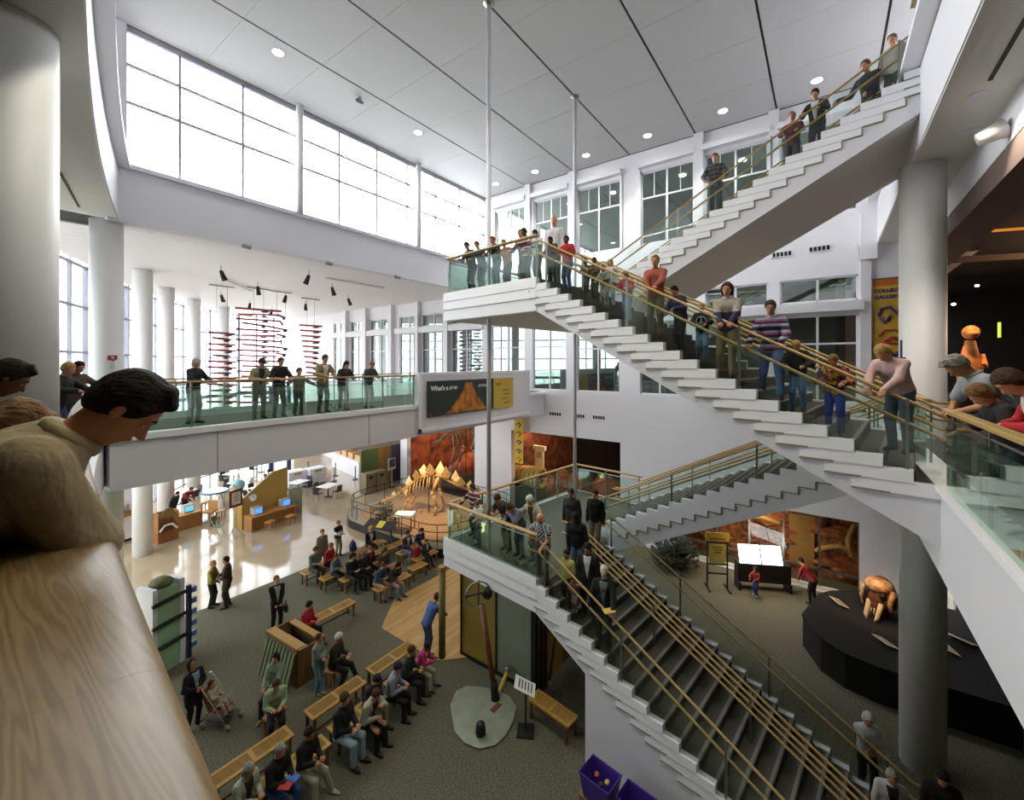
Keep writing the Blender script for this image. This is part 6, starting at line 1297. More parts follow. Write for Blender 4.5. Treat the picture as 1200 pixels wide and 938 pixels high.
person((8.82, 3.94, 9.732), R(173), 0.98, 'youth in grey green camouflage clothes on the upper stair', lean=8, pitch=20, top=pattern('camo_grey', 'print', '6e7468', '8c9286', '4a5048', f=16), bottom=pattern('camo_grey', 'print', '6e7468', '8c9286', '4a5048', f=16), skin='tan', hair='lightbrown', hands=[(0.234, 0.095, 0.625, (-0.6, 0.8, -0.6), 0.9), (0.234, -0.095, 0.625, (-0.6, -0.8, -0.6), 0.9)])
person((9.72, 4.20, 9.896), R(198), 1.15, 'blonde woman in pale top beside the camouflage clothes', lean=4, pitch=10, top=CL('c4c8cc'), bottom=CL('8c98a0'), skin='pale', hair='blond', hairkind='long')
person((8.62, 3.34, 9.405), R(173), 1.07, 'long haired blond child in crimson top on the upper stair', lean=10, pitch=25, top=CL('a01c34'), bottom=CL('4c6a94'), skin='pale', hair='blond', hairkind='long', hands=[(0.258, 0.104, 0.687, (-0.6, 0.8, -0.6), 0.9), (0.258, -0.104, 0.687, (-0.6, -0.8, -0.6), 0.9)])
person((8.66, 2.76, 9.078), R(185), 1.62, 'man in rust red shirt and olive trousers leaning on the upper stair rail', lean=4, pitch=6, top=CL('9a5040'), bottom=CL('6c6a50'), skin='fair', hair='lightbrown', hands=[(0.371, 0.065, 0.973, (-0.5, 0.9, -0.5), 1.0), (0.371, -0.065, 0.973, (-0.5, -0.9, -0.5), 1.0)], collar=CL('8c4638'))
person((8.59, 2.26, 8.750), R(153), 1.30, 'boy in navy top turned beside the man in rust red', lean=14, pitch=25, top=CL('2c3050'), bottom=CL('23242c'), skin='fair', hair='dark', hands=[(0.312, 0.126, 0.832, (-0.6, 0.8, -0.6), 0.9), (0.312, -0.126, 0.832, (-0.6, -0.8, -0.6), 0.9)])
person((8.50, 1.85, 8.587), R(183), 1.06, 'blond child in black shirt with a pale round emblem', lean=6, pitch=14, top=CL('17171a'), bottom=CL('5f7f9c'), skin='pale', hair='blond', hands=[(0.255, 0.103, 0.679, (-0.6, 0.8, -0.6), 0.9), (0.255, -0.103, 0.679, (-0.6, -0.8, -0.6), 0.9)])
person((8.33, 1.39, 8.260), R(181), 1.69, 'man in blue and cream patterned sweater with khaki trousers', lean=6, pitch=10, top=pattern('knit_yoke', 'yoke', '2a2448', 'b8ac94', '6e6a78'), bottom=CL('7a6c4c'), skin='fair', hair='brown', hairkind='bob', collar=CL('c8c4c0'), hands=[(0.385, 0.096, 0.983, (-0.5, 0.9, -0.5), 1.0), (0.385, -0.058, 0.983, (-0.5, -0.9, -0.5), 1.0)], feet=[(0.25, 0.1, 0), (-0.05, -0.14, 0)])
person((8.28, 0.72, 7.932), R(178), 1.64, 'man in navy sweater striped white and pink on the upper stair', lean=8, pitch=14, top=pattern('navy_stripe_knit', 'stripes', '1e1c3c', '9a96b0', '8a4868', f=9), bottom=CL('46608c'), skin='fair', hair='brown', collar=CL('b8b8b8'), hands=[(0.338, 0.15, 0.939, (-0.5, 0.9, -0.5), 1.0), (0.394, -0.282, 0.92, (-0.5, -0.9, -0.5), 1.0)], feet=[(0.25, 0.16, 0), (-0.1, -0.16, 0)])
person((8.21, 0.35, 7.769), R(173), 1.16, 'blond boy in black shirt and jeans beside the striped sweater man', lean=14, pitch=32, top=CL('17161a'), bottom=CL('5074a4'), skin='fair', hair='blond', hands=[(0.278, 0.113, 0.742, (-0.6, 0.8, -0.6), 0.9), (0.278, -0.113, 0.742, (-0.6, -0.8, -0.6), 0.9)])
person((8.19, -0.12, 7.442), R(173), 1.27, 'blond boy in bright multicoloured shirt and blue trousers', lean=16, pitch=35, top=pattern('toy_print', 'print', '1c2350', 'c08a2c', 'a03028', f=26), bottom=CL('2a3a94'), skin='fair', hair='lightbrown', hands=[(0.304, 0.123, 0.811, (-0.6, 0.8, -0.6), 0.9), (0.304, -0.123, 0.811, (-0.6, -0.8, -0.6), 0.9)])
person((8.22, -0.87, 7.278), R(148), 1.66, 'blonde woman in pale pink sweater bending over the foot of the upper stair', lean=34, pitch=30, top=CL('c9a8a4'), bottom=CL('4a5468'), skin='fair', hair='blond', hairkind='bob', hands=[(0.588, 0.095, 0.901, (-0.3, 0.8, -0.6), 0.8), (0.588, -0.095, 0.901, (-0.3, -0.8, -0.6), 0.8)])
person((12.07, 2.30, 12.350), R(183), 1.61, 'man in blue plaid shirt leaning on the topmost stair rail', lean=8, pitch=8, top=pattern('blue_plaid', 'plaid', '3a4058', '5c5a50', '7c7868', f=9), bottom=CL('2c2c30'), skin='fair', hair='lightbrown', hands=[(0.276, 0.202, 0.919, (-0.5, 0.9, -0.3), 1.0), (0.276, -0.202, 0.919, (-0.5, -0.9, -0.3), 1.0)])
person((12.24, 0.63, 13.004), R(173), 1.54, 'visitor in red and black plaid on the topmost stair', lean=4, pitch=12, top=pattern('red_black_plaid', 'plaid', '8c2028', '2a1c20', '50181c', f=7), bottom=CL('26262c'), skin='fair', hair='grey', hands=[(0.37, 0.15, 0.988, (-0.6, 0.8, -0.6), 0.9), (0.37, -0.15, 0.988, (-0.6, -0.8, -0.6), 0.9)])
person((12.35, 0.15, 13.331), R(163), 1.63, 'man in dark suit, white shirt and brown tie on the topmost stair', lean=8, pitch=22, top=CL('1c1a1e'), bottom=CL('24242c'), skin='fair', hair='brown', inner=CL('d0cfd6'), hands=[(0.391, 0.158, 1.043, (-0.6, 0.8, -0.6), 0.9), (0.391, -0.158, 1.043, (-0.6, -0.8, -0.6), 0.9)])
person((12.78, -0.85, 13.658), R(148), 1.81, 'man in black jacket with green trousers high on the topmost stair', lean=14, pitch=12, top=CL('17171b'), bottom=CL('5a6450'), skin='fair', hair='lightbrown', hands=[(0.393, 0.103, 0.983, (-0.5, 0.9, -0.3), 1.0), (0.259, -0.569, 1.19, (-0.3, -0.5, -0.6), 1.0)])
person((12.63, -1.23, 14.150), R(153), 1.65, 'visitor in pale top at the very head of the topmost stair', lean=5, pitch=10, top=CL('a8a29a'), bottom=CL('3c3c42'), skin='pale', hair='lightbrown')
person((3.90, 13.00, 7.010), R(-60), 1.66, 'pale haired person with black jacket standing on the footbridge alone', lean=8, pitch=5, top=CL('1e1c22'), bottom=CL('8a9088'), skin='pale', hair='white', hairkind='bob', hands=[(0.399, 0.143, 1.084, (-0.6, 0.8, -0.6), 0.9), (0.399, -0.143, 1.084, (-0.6, -0.8, -0.6), 0.9)])
person((5.36, 12.77, 7.010), R(-90), 1.69, 'man in khaki vest and dark cap on the footbridge', lean=16, pitch=16, top=CL('8c8468'), bottom=CL('666c60'), skin='fair', hair='dark', hat=CL('34322e'), inner=CL('222226'), hands=[(0.407, 0.145, 1.103, (-0.6, 0.8, -0.6), 0.9), (0.407, -0.145, 1.103, (-0.6, -0.8, -0.6), 0.9)])
person((5.87, 12.69, 7.010), R(-90), 1.69, 'man in black shirt beside the khaki vest on the footbridge', lean=10, pitch=8, top=CL('161619'), bottom=CL('6a7468'), skin='fair', hair='brown', sleeve='mid', hands=[(0.406, 0.145, 1.102, (-0.6, 0.8, -0.6), 0.9), (0.406, -0.145, 1.102, (-0.6, -0.8, -0.6), 0.9)])
person((6.40, 12.64, 7.010), R(-90), 1.37, 'small child with arms stretched along the footbridge rail', lean=6, pitch=10, top=CL('7a8478'), bottom=CL('4c5850'), skin='fair', hair='brown', child=True, hands=[(0.235, 0.391, 0.9, (-0.6, 0.5, -0.3), 0.5), (0.235, -0.391, 0.9, (-0.6, -0.5, -0.3), 0.5)])
person((7.21, 12.71, 7.010), R(-90), 1.79, 'tall man in tan jacket and white shirt leaning on the footbridge', lean=10, pitch=10, top=CL('8a7a52'), bottom=CL('50584c'), skin='fair', hair='brown', inner=CL('cfcfd2'), coat=False, hands=[(0.43, 0.154, 1.168, (-0.6, 0.8, -0.6), 0.9), (0.43, -0.154, 1.168, (-0.6, -0.8, -0.6), 0.9)])
person((7.94, 12.79, 7.010), R(-90), 1.63, 'woman with long dark hair leaning on the footbridge rail', lean=18, pitch=18, top=CL('34352c'), bottom=CL('5c665c'), skin='fair', hair='dark', hairkind='long', hands=[(0.39, 0.139, 1.059, (-0.6, 0.8, -0.6), 0.9), (0.39, -0.139, 1.059, (-0.6, -0.8, -0.6), 0.9)])
person((8.91, 12.78, 7.010), R(-90), 1.62, 'man in slate shirt and pale trousers leaning nearest the poster', lean=18, pitch=16, top=CL('3a4048'), bottom=CL('a0a69c'), skin='tan', hair='lightbrown', hands=[(0.389, 0.139, 1.056, (-0.6, 0.8, -0.6), 0.9), (0.389, -0.139, 1.056, (-0.6, -0.8, -0.6), 0.9)])
person((7.18, -1.65, 6.950), R(105), 1.82, 'grey haired man in pale grey shirt bending over the balcony rail', lean=30, pitch=36, top=CL('8e9296'), bottom=CL('4c4a48'), skin='tan', hair='grey', collar=CL('7c8084'), sleeve='short', vox=0.015, hands=[(0.457, 0.052, 1.039, (-0.2, 0.9, -0.6), 0.9), (0.457, -0.052, 1.039, (-0.2, -0.9, -0.6), 0.9)])
person((6.31, -1.52, 6.950), R(100), 1.44, 'curly brown haired child peering over the balcony rail', lean=20, pitch=40, top=CL('1c1a1c'), bottom=CL('30303c'), skin='fair', hair='lightbrown', hairkind='fluffy', vox=0.014, hands=[(0.297, 0.099, 1.007, (-0.3, 0.8, -0.6), 0.9), (0.297, -0.099, 1.007, (-0.3, -0.8, -0.6), 0.9)])
person((5.70, -1.75, 6.950), R(85), 1.68, 'brown haired woman in scarlet top bending over the balcony rail', lean=32, pitch=38, top=CL('a81c24'), bottom=CL('28282c'), skin='fair', hair='brown', hairkind='bob', vox=0.015, hands=[(0.443, 0.058, 1.029, (-0.2, 0.9, -0.6), 0.9), (0.443, -0.058, 1.029, (-0.2, -0.9, -0.6), 0.9)], inner=CL('c8c4c0'))
person((9.41, 8.29, 3.470), R(173), 1.55, 'woman in red, white and black striped sweater at the lower landing corner', lean=6, pitch=18, top=pattern('red_band_knit', 'stripes', '7c1c30', 'b8c0bc', '1c2420', f=7), bottom=CL('2c2c34'), skin='fair', hair='brown', hairkind='bob', hands=[(0.177, 0.487, 0.929, (-0.3, 0.5, -0.6), 0.4), (0.266, -0.354, 0.929, (-0.5, -0.8, -0.5), 0.5)])
person((9.01, 7.76, 3.470), R(173), 1.25, 'small child in white top held at the lower landing rail', lean=6, pitch=25, top=CL('d2d2cc'), bottom=CL('6a7078'), skin='pale', hair='lightbrown', child=True, hands=[(0.3, 0.122, 0.801, (-0.6, 0.8, -0.6), 0.9), (0.3, -0.122, 0.801, (-0.6, -0.8, -0.6), 0.9)])
person((9.24, 6.96, 3.470), R(173), 1.70, 'man in dark plaid jacket leaning on the lower landing rail', lean=30, pitch=28, top=pattern('dark_plaid', 'plaid', '2a2820', '4e4a38', '14140f', f=8), bottom=CL('3c3c34'), skin='fair', hair='brown', hands=[(0.408, 0.165, 1.088, (-0.6, 0.8, -0.6), 0.9), (0.408, -0.165, 1.088, (-0.6, -0.8, -0.6), 0.9)])
person((9.14, 6.46, 3.470), R(173), 1.64, 'woman in lilac grey blouse resting her face on her hand at the lower landing', lean=34, pitch=38, top=CL('6c7088'), bottom=CL('4a4c5c'), skin='fair', hair='brown', hairkind='bob', hands=[(0.431, 0.019, 1.218, (-0.1, 0.8, -0.7), 1.2), (0.431, -0.169, 1.031, (-0.6, -0.8, -0.6), 0.9)])
person((9.10, 5.95, 3.470), R(173), 1.78, 'white haired man in brown vest over a pale shirt on the lower landing', lean=14, pitch=25, top=CL('a8a48c'), bottom=CL('5a5c50'), skin='fair', hair='white', inner=CL('33261c'), hands=[(0.427, 0.356, 1.097, (-0.5, 0.8, -0.5), 0.6), (0.406, -0.305, 1.097, (-0.5, -0.8, -0.5), 0.9)])
person((8.63, 5.42, 3.305), R(183), 1.71, 'balding man in black and white checked shirt on the first lower steps', lean=10, pitch=22, top=pattern('bw_check', 'check', '16171c', 'b4b6bc', f=11), bottom=CL('6a5c44'), skin='fair', hair='grey', hairkind='ring', sleeve='short', fat=1.15, hands=[(0.352, 0.117, 0.958, (-0.3, 0.9, -0.5), 1.0), (0.098, -0.332, 0.958, (-0.4, -0.9, -0.3), 1.2)])
person((10.11, 5.45, 3.470), R(183), 1.73, 'man in charcoal sweater standing on the green landing carpet', lean=4, pitch=14, top=CL('2c2f30'), bottom=CL('3c4046'), skin='fair', hair='brown')
person((10.53, 4.97, 3.470), R(183), 1.67, 'man in black sweater and khaki trousers on the lower landing', lean=2, pitch=10, top=CL('131316'), bottom=CL('7a7260'), skin='fair', hair='brown', collar=CL('1c1c20'))
person((9.38, 4.89, 3.140), R(183), 1.80, 'dark haired woman in black top and blue jeans by the centre rail', lean=10, pitch=24, top=CL('15151a'), bottom=CL('4c5a74'), skin='brown', hair='dark', hairkind='long')
person((8.67, 4.79, 2.974), R(181), 1.24, 'dark haired child in pale yellow top on the lower stair', lean=4, pitch=10, top=CL('b4b46a'), bottom=CL('2a2a2c'), skin='tan', hair='dark', child=True)
person((8.75, 4.30, 2.809), R(193), 1.72, 'man in open dark suit jacket over white shirt on the lower stair', lean=6, pitch=20, top=CL('1a1a1c'), bottom=CL('1e1e20'), skin='tan', hair='dark', inner=CL('c8c8d0'), coat=True)
person((8.57, 4.54, 2.974), R(181), 0.76, 'tiny child in mauve pink outfit holding the lower stair rail', lean=8, pitch=20, top=CL('90506e'), bottom=CL('a87a88'), skin='fair', hair='dark', child=True, hands=[(0.109, 0.131, 0.655, (-0.3, 0.8, -0.3), 1), (0.131, -0.044, 0.48, (-0.3, -0.8, -0.3), 1)], shoes=CL('b0aca4'))
person((8.51, 3.82, 2.479), R(198), 1.70, 'white haired man in black cardigan holding yellow paper on the lower stair', lean=2, pitch=-8, top=CL('131315'), bottom=CL('1a1a1c'), skin='pale', hair='white', inner=CL('5c6268'), hands=[(0.37, 0.214, 0.973, (-0.3, 0.9, -0.5), 0.9), (0.097, -0.292, 0.827, (-0.4, -0.9, -0.3), 0.7)])
person((6.50, 14.19, 0.000), R(-100), 1.69, 'man in black suit standing alone with hands clasped on the carpet', lean=2, pitch=-15, top=CL('111114'), bottom=CL('131316'), skin='fair', hair='lightbrown', inner=CL('a8a8a4'), hands=[(0.193, 0.058, 0.849, (-0.4, 0.9, -0.4), 1), (0.193, -0.058, 0.849, (-0.4, -0.9, -0.4), 1)])
person((5.74, 17.30, 0.000), R(-40), 1.61, 'blond person in yellow and black facing a darker figure', lean=2, pitch=5, top=CL('8a8040'), bottom=CL('24241f'), skin='fair', hair='blond', hands=[(0.23, 0.092, 0.92, (-0.4, 0.9, -0.4), 1), (0.23, -0.092, 0.92, (-0.4, -0.9, -0.4), 1)])
person((6.08, 16.88, 0.000), R(150), 1.75, 'dark haired person in brown coat near the terrazzo edge', lean=2, pitch=5, top=CL('3a2c24'), bottom=CL('1e1c1c'), skin='tan', hair='dark', coat=True, hands=[(0.25, 0.1, 1.098, (-0.4, 0.9, -0.4), 1), (0.25, -0.1, 1.098, (-0.4, -0.9, -0.4), 1)])
person((3.58, 11.95, 0.000), R(-70), 1.57, 'woman in long black coat looking up beside the stroller', lean=2, pitch=-30, top=CL('0f0f13'), bottom=CL('101014'), skin='tan', hair='dark', hairkind='long', coat=True, inner=CL('7a90a8'), hands=[(0.197, 0.018, 1.002, (-0.4, 0.9, -0.4), 1.2), (0.197, -0.072, 0.966, (-0.4, -0.9, -0.4), 1.2)])
person((9.49, 16.78, 0.000), R(-90), 1.66, 'person in olive grey jacket standing behind the green sweater', lean=2, pitch=5, top=CL('7a7862'), bottom=CL('6a6450'), skin='fair', hair='lightbrown', coat=True)
person((10.58, 17.39, 0.000), R(-80), 1.56, 'person in black and white jacket with folded arms on the terrazzo', lean=2, pitch=5, top=pattern('bw_jacket', 'stripes', '17171a', 'c8c8c4', '17171a', f=3), bottom=CL('8c8a66'), skin='tan', hair='lightbrown', hands=[(0.214, -0.089, 1.023, (-0.2, 0.9, -0.4), 0.6), (0.214, 0.089, 0.996, (-0.2, -0.9, -0.4), 0.6)])
person((5.88, 10.61, 0.000), R(-60), 1.50, 'man in grey green sweater and pale jeans leaning on the crate counter', lean=2, pitch=5, top=CL('6e7c72'), bottom=CL('5a7c8c'), skin='fair', hair='brown', hands=[(0.205, -0.068, 0.959, (-0.2, 0.9, -0.4), 1), (0.205, 0.068, 0.924, (-0.2, -0.9, -0.4), 1)], feet=[(0.1, -0.05, 0), (0.02, -0.1, 0)], shoes=CL('8c8878'))
person((8.54, 9.40, 0.000), R(-10), 1.75, 'man in blue shirt stooping at the wooden post', lean=30, pitch=10, top=CL('3e5c96'), bottom=CL('3a4a6c'), skin='fair', hair='brown', hands=[(0.6, 0.1, 1.0, (-0.2, 0.9, -0.6), 0.8), (0.6, -0.1, 1.0, (-0.2, -0.9, -0.6), 0.8)])
person((17.90, 2.05, 0.000), R(150), 1.01, 'child in red and black top standing before the lit panels', lean=2, pitch=5, top=CL('7c2820'), bottom=CL('2a3c7c'), skin='tan', hair='dark', child=True, shoes=CL('c8c8cc'), hands=[(0.201, 0.086, 0.633, (-0.3, 0.9, -0.4), 0.6), (0.201, -0.086, 0.633, (-0.3, -0.9, -0.4), 0.6)])
person((18.44, 0.34, 0.000), R(60), 1.60, 'man in red sweater bending toward the display window', lean=40, pitch=10, top=CL('8a2420'), bottom=CL('141214'), skin='fair', hair='dark', hands=[(0.457, 0.091, 0.731, (-0.2, 0.9, -0.6), 0.8), (0.457, -0.091, 0.731, (-0.2, -0.9, -0.6), 0.8)])
person((11.96, 13.80, 0.000), R(-100), 0.98, 'small child in red tracksuit standing by the benches', lean=2, pitch=5, top=CL('a02026'), bottom=CL('a02026'), skin='fair', hair='lightbrown', child=True)
person((8.79, 16.19, 0.000), R(-80), 1.72, 'person in sage green sweater on the bench nearest the terrazzo', lean=10, pitch=10, pose='sit', hands=[(0.36, 0.08, 0.78), (0.36, -0.08, 0.78)], top=CL('5f7668'), bottom=CL('3c3830'), skin='fair', hair='brown', hip=0.56)
person((9.32, 16.03, 0.000), R(-70), 1.72, 'person in red sweater seated beside the sage green sweater', lean=10, pitch=10, pose='sit', hands=[(0.36, 0.08, 0.78), (0.36, -0.08, 0.78)], top=CL('9a1c24'), bottom=CL('15151a'), skin='fair', hair='lightbrown', hip=0.56)
person((9.06, 15.18, 0.000), R(-70), 1.50, 'child in grey and black seated at the end of the bench near the red sweater', lean=10, pitch=10, pose='sit', hands=[(0.36, 0.08, 0.78), (0.36, -0.08, 0.78)], top=CL('5c6464'), bottom=CL('1c1c22'), skin='tan', hair='brown', shoes=CL('b0b0b0'), hip=0.56)
person((9.30, 14.50, 0.000), R(-80), 1.72, 'visitor in black jacket with yellow scarf on the middle bench', lean=10, pitch=10, pose='sit', hands=[(0.36, 0.08, 0.78), (0.36, -0.08, 0.78)], top=CL('15161c'), bottom=CL('15151a'), skin='fair', hair='dark', hairkind='fluffy', collar=CL('b0a040'), hip=0.56)
person((9.67, 14.37, 0.000), R(-80), 1.66, 'visitor in black leaning close to the yellow scarf', lean=10, pitch=10, pose='sit', hands=[(0.36, 0.08, 0.78), (0.36, -0.08, 0.78)], top=CL('131318'), bottom=CL('121216'), skin='tan', hair='lightbrown', hip=0.56)
person((11.39, 16.24, 0.000), R(-95), 1.72, 'blond visitor in black jacket and white blouse on the back bench', lean=10, pitch=10, pose='sit', hands=[(0.36, 0.08, 0.78), (0.36, -0.08, 0.78)], top=CL('14151a'), bottom=CL('3a2424'), skin='fair', hair='blond', hairkind='fluffy', inner=CL('d0d0d0'), hip=0.56)
person((10.13, 14.54, 0.000), R(-85), 1.72, 'light haired visitor in open dark jacket over crimson sweater', lean=10, pitch=10, pose='sit', hands=[(0.36, 0.08, 0.78), (0.36, -0.08, 0.78)], top=CL('14141a'), bottom=CL('1a1a20'), skin='fair', hair='lightbrown', inner=CL('8c2430'), hip=0.56)
person((10.33, 13.89, 0.000), R(-90), 1.72, 'visitor with bushy brown hair in a brown jumper', lean=10, pitch=10, pose='sit', hands=[(0.36, 0.08, 0.78), (0.36, -0.08, 0.78)], top=CL('3c3028'), bottom=CL('2c2822'), skin='fair', hair='brown', hairkind='fluffy', hip=0.56)
person((9.59, 13.18, 0.000), R(-80), 1.72, 'man in blue jacket and beige trousers seated by the stage corner', lean=22, pitch=10, pose='sit', hands=[(0.36, 0.08, 0.78), (0.36, -0.08, 0.78)], top=CL('2c4468'), bottom=CL('8c8664'), skin='fair', hair='brown', inner=CL('181a20'), hip=0.56)
person((9.95, 12.85, 0.000), R(-80), 1.72, 'dark haired woman in brown top and faded jeans by the stage corner', lean=25, pitch=20, pose='sit', hands=[(0.36, 0.08, 0.78), (0.36, -0.08, 0.78)], top=CL('2c2620'), bottom=CL('6a8494'), skin='fair', hair='dark', hairkind='long', hip=0.56)
person((12.02, 14.57, 0.000), R(-85), 1.72, 'dark haired visitor in brown jacket near the platform railing', lean=10, pitch=10, pose='sit', hands=[(0.36, 0.08, 0.78), (0.36, -0.08, 0.78)], top=CL('3a2c30'), bottom=CL('5a6478'), skin='tan', hair='dark', inner=CL('c0b8a8'), hip=0.56)
person((12.66, 14.57, 0.000), R(-90), 1.72, 'man in violet blue shirt leaning forward near the platform', lean=25, pitch=10, pose='sit', hands=[(0.36, 0.08, 0.78), (0.36, -0.08, 0.78)], top=CL('2c2c54'), bottom=CL('2c3c60'), skin='fair', hair='dark', hip=0.56)
person((12.22, 13.57, 0.000), R(-85), 1.30, 'child in black and white top seated beside the violet blue shirt', lean=10, pitch=10, pose='sit', hands=[(0.36, 0.08, 0.78), (0.36, -0.08, 0.78)], top=CL('14151c'), bottom=CL('18181e'), skin='fair', hair='brown', inner=CL('c0c0c4'), hip=0.56)
person((6.62, 12.66, 0.000), R(-60), 1.72, 'person in bright red sweater seated behind the crate counter', lean=10, pitch=10, pose='sit', hands=[(0.36, 0.08, 0.78), (0.36, -0.08, 0.78)], top=CL('a01820'), bottom=CL('17171c'), skin='fair', hair='dark', hip=0.56)
person((6.30, 10.55, 0.000), R(-60), 1.72, 'white haired man in brown black jacket seated beside the crate counter', lean=10, pitch=10, pose='sit', hands=[(0.36, 0.08, 0.78), (0.36, -0.08, 0.78)], top=CL('2c2620'), bottom=CL('17181c'), skin='fair', hair='white', feet=[(0.55, 0.2), (0.3, -0.2)], hip=0.56)
person((4.98, 10.98, 0.000), R(-140), 1.62, 'dark haired woman in sage green seated beside the crate slats', lean=-8, pitch=10, pose='sit', hands=[(0.36, 0.08, 0.78), (0.36, -0.08, 0.78)], top=CL('6a7c66'), bottom=CL('15151a'), skin='fair', hair='dark', hairkind='long', shoes=CL('8c7850'), hip=0.56)
person((4.67, 10.27, 0.000), R(-110), 1.66, 'person in pale green shirt crouched before the woman in sage green', lean=12, pitch=20, pose='sit', hands=[(0.36, 0.08, 0.78), (0.36, -0.08, 0.78)], top=CL('8ca07c'), bottom=CL('111116'), skin='fair', hair='brown', hip=0.56)
person((5.21, 8.44, 0.000), R(-75), 1.85, 'man in black sweater and pale washed jeans on the bench', lean=5, pitch=10, pose='sit', hands=[(0.36, 0.08, 0.78), (0.36, -0.08, 0.78)], top=CL('0e0e11'), bottom=CL('8aa0b0'), skin='fair', hair='brown', fat=1.1, hip=0.56)
person((5.73, 8.31, 0.000), R(-75), 1.72, 'man in cream jacket with chin on hand', lean=22, pitch=18, pose='sit', hands=[(0.4, 0.05, 0.95, (-0.1, 0.8, -0.7), 1.2), (0.38, -0.1, 0.78)], top=CL('9a9680'), bottom=CL('14141a'), skin='fair', hair='brown', inner=CL('23231f'), hip=0.56)
person((6.03, 8.64, 0.000), R(-75), 1.65, 'person in black cap and black top with khaki trousers', lean=18, pitch=20, pose='sit', hands=[(0.36, 0.08, 0.78), (0.36, -0.08, 0.78)], top=CL('0d0d10'), bottom=CL('8c8464'), skin='tan', hair='dark', hat=CL('0d0d10'), hip=0.56)
person((6.51, 8.47, 0.000), R(-60), 1.70, 'person in navy cap and pale grey shirt on the bench near the stage', lean=15, pitch=10, pose='sit', hands=[(0.36, 0.08, 0.78), (0.36, -0.08, 0.78)], top=CL('82889a'), bottom=CL('0f0f14'), skin='fair', hair='dark', hat=CL('20243a'), hip=0.56)
person((7.10, 8.62, 0.000), R(-60), 1.72, 'heavy set visitor in dark green top near the wooden post', lean=12, pitch=10, pose='sit', hands=[(0.36, 0.08, 0.78), (0.36, -0.08, 0.78)], top=CL('1f241c'), bottom=CL('1c1e1a'), skin='fair', hair='brown', fat=1.15, hip=0.56)
person((7.62, 8.61, 0.000), R(-70), 1.40, 'girl in bright pink jacket with pale trousers at the bench end', lean=14, pitch=20, pose='sit', hands=[(0.36, 0.08, 0.78), (0.36, -0.08, 0.78)], top=CL('b02470'), bottom=CL('a8a690'), skin='brown', hair='dark', inner=CL('c0a840'), hip=0.56)
person((4.35, 8.34, 0.000), R(-75), 1.68, 'boy in black top and pale khaki trousers on the low bench', lean=8, pitch=15, pose='sit', hands=[(0.36, 0.08, 0.78), (0.36, -0.08, 0.78)], top=CL('0e0e10'), bottom=CL('9a987c'), skin='tan', hair='dark', feet=[(0.5, 0.2), (0.45, -0.15)], shoes=CL('a8a498'), hip=0.56)
person((3.81, 8.40, 0.000), R(-75), 1.75, 'grey haired man in dark jacket with blue and red papers', lean=8, pitch=15, pose='sit', hands=[(0.36, 0.08, 0.78), (0.36, -0.08, 0.78)], top=CL('101114'), bottom=CL('2c4a80'), skin='fair', hair='grey', hip=0.56)
person((3.31, 8.54, 0.000), R(-75), 1.66, 'grey haired woman in pale mint jacket at the bench by the rail cap', lean=12, pitch=15, pose='sit', hands=[(0.36, 0.08, 0.78), (0.36, -0.08, 0.78)], top=CL('9aa08c'), bottom=CL('6c6a60'), skin='fair', hair='grey', hairkind='bob', inner=CL('3a2a24'), hip=0.56)
person((10.99, -0.66, 0.000), R(200), 1.62, 'white haired woman in white top with folded arms below the column', lean=4, pitch=12, top=CL('c9ccd2'), bottom=CL('141216'), skin='tan', hair='white', hairkind='fluffy', sleeve='short', hands=[(0.222, -0.093, 0.972, (-0.2, 0.9, -0.4), 1), (0.222, 0.093, 0.926, (-0.2, -0.9, -0.4), 1)])
person((9.75, -0.90, 0.000), R(190), 1.60, 'grey haired person in white and black top nearest the column foot', lean=4, pitch=14, top=CL('b4b0b0'), bottom=CL('161418'), skin='tan', hair='grey', inner=CL('1c1618'))
person((10.17, -1.59, 0.000), R(180), 1.70, 'dim figure in black standing farthest under the balcony by the column', lean=8, pitch=20, top=CL('1c1614'), bottom=CL('121010'), skin='tan', hair='dark')
person((8.31, 29.04, 0.000), R(-60), 1.70, 'person in maroon top bending over the cafe desk', lean=35, pitch=20, top=CL('7c1c24'), bottom=CL('2a2c30'), skin='fair', hair='brown', hands=[(0.486, 0.097, 0.874, (-0.2, 0.9, -0.6), 0.8), (0.486, -0.097, 0.874, (-0.2, -0.9, -0.6), 0.8)])
person((7.63, 28.55, 0.000), R(-60), 1.65, 'person in dark grey coat leaning over the cafe desk', lean=25, pitch=20, top=CL('26282c'), bottom=CL('26282c'), skin='fair', hair='dark')
# ---------------------------------------------------------------- people leaning over the near oak rail
OLIVE = mat('olive_cotton', '9c8c6c', .9, noise=.10, scale=6, bump=.8, bscale=12, stretch=(1, 1.6, .7))
hero = person((-.10, 2.12, 6.95), R(-14), 1.76, 'man in olive khaki shirt leaning on the broad oak rail, dark hair in profile', lean=43, pitch=28, loose=.014, top=OLIVE, bottom=CL('3a3630'), skin='tan', hair='dark', collar=OLIVE, vox=.0095, hands=[(.34, .22, 1.13, (-.5, .9, -.6), .6), (.24, .00, 1.12, (1, -.6, -.75), .7)], shoulders=1.08, yaw=-4)
person((-.42, 2.95, 6.95), R(-6), 1.76, 'light brown haired man in navy plaid shirt bending low over the oak rail', lean=58, pitch=26, top=pattern('navy_plaid', 'plaid', '1c1c30', '5c6488', '8088a8', f=10), bottom=CL('2c2c34'), skin='tan', hair='lightbrown', vox=.013, hands=[(.60, .16, 1.12, (-.1, .9, -.5), .8), (.60, -.16, 1.12, (-.1, -.9, -.5), .8)])
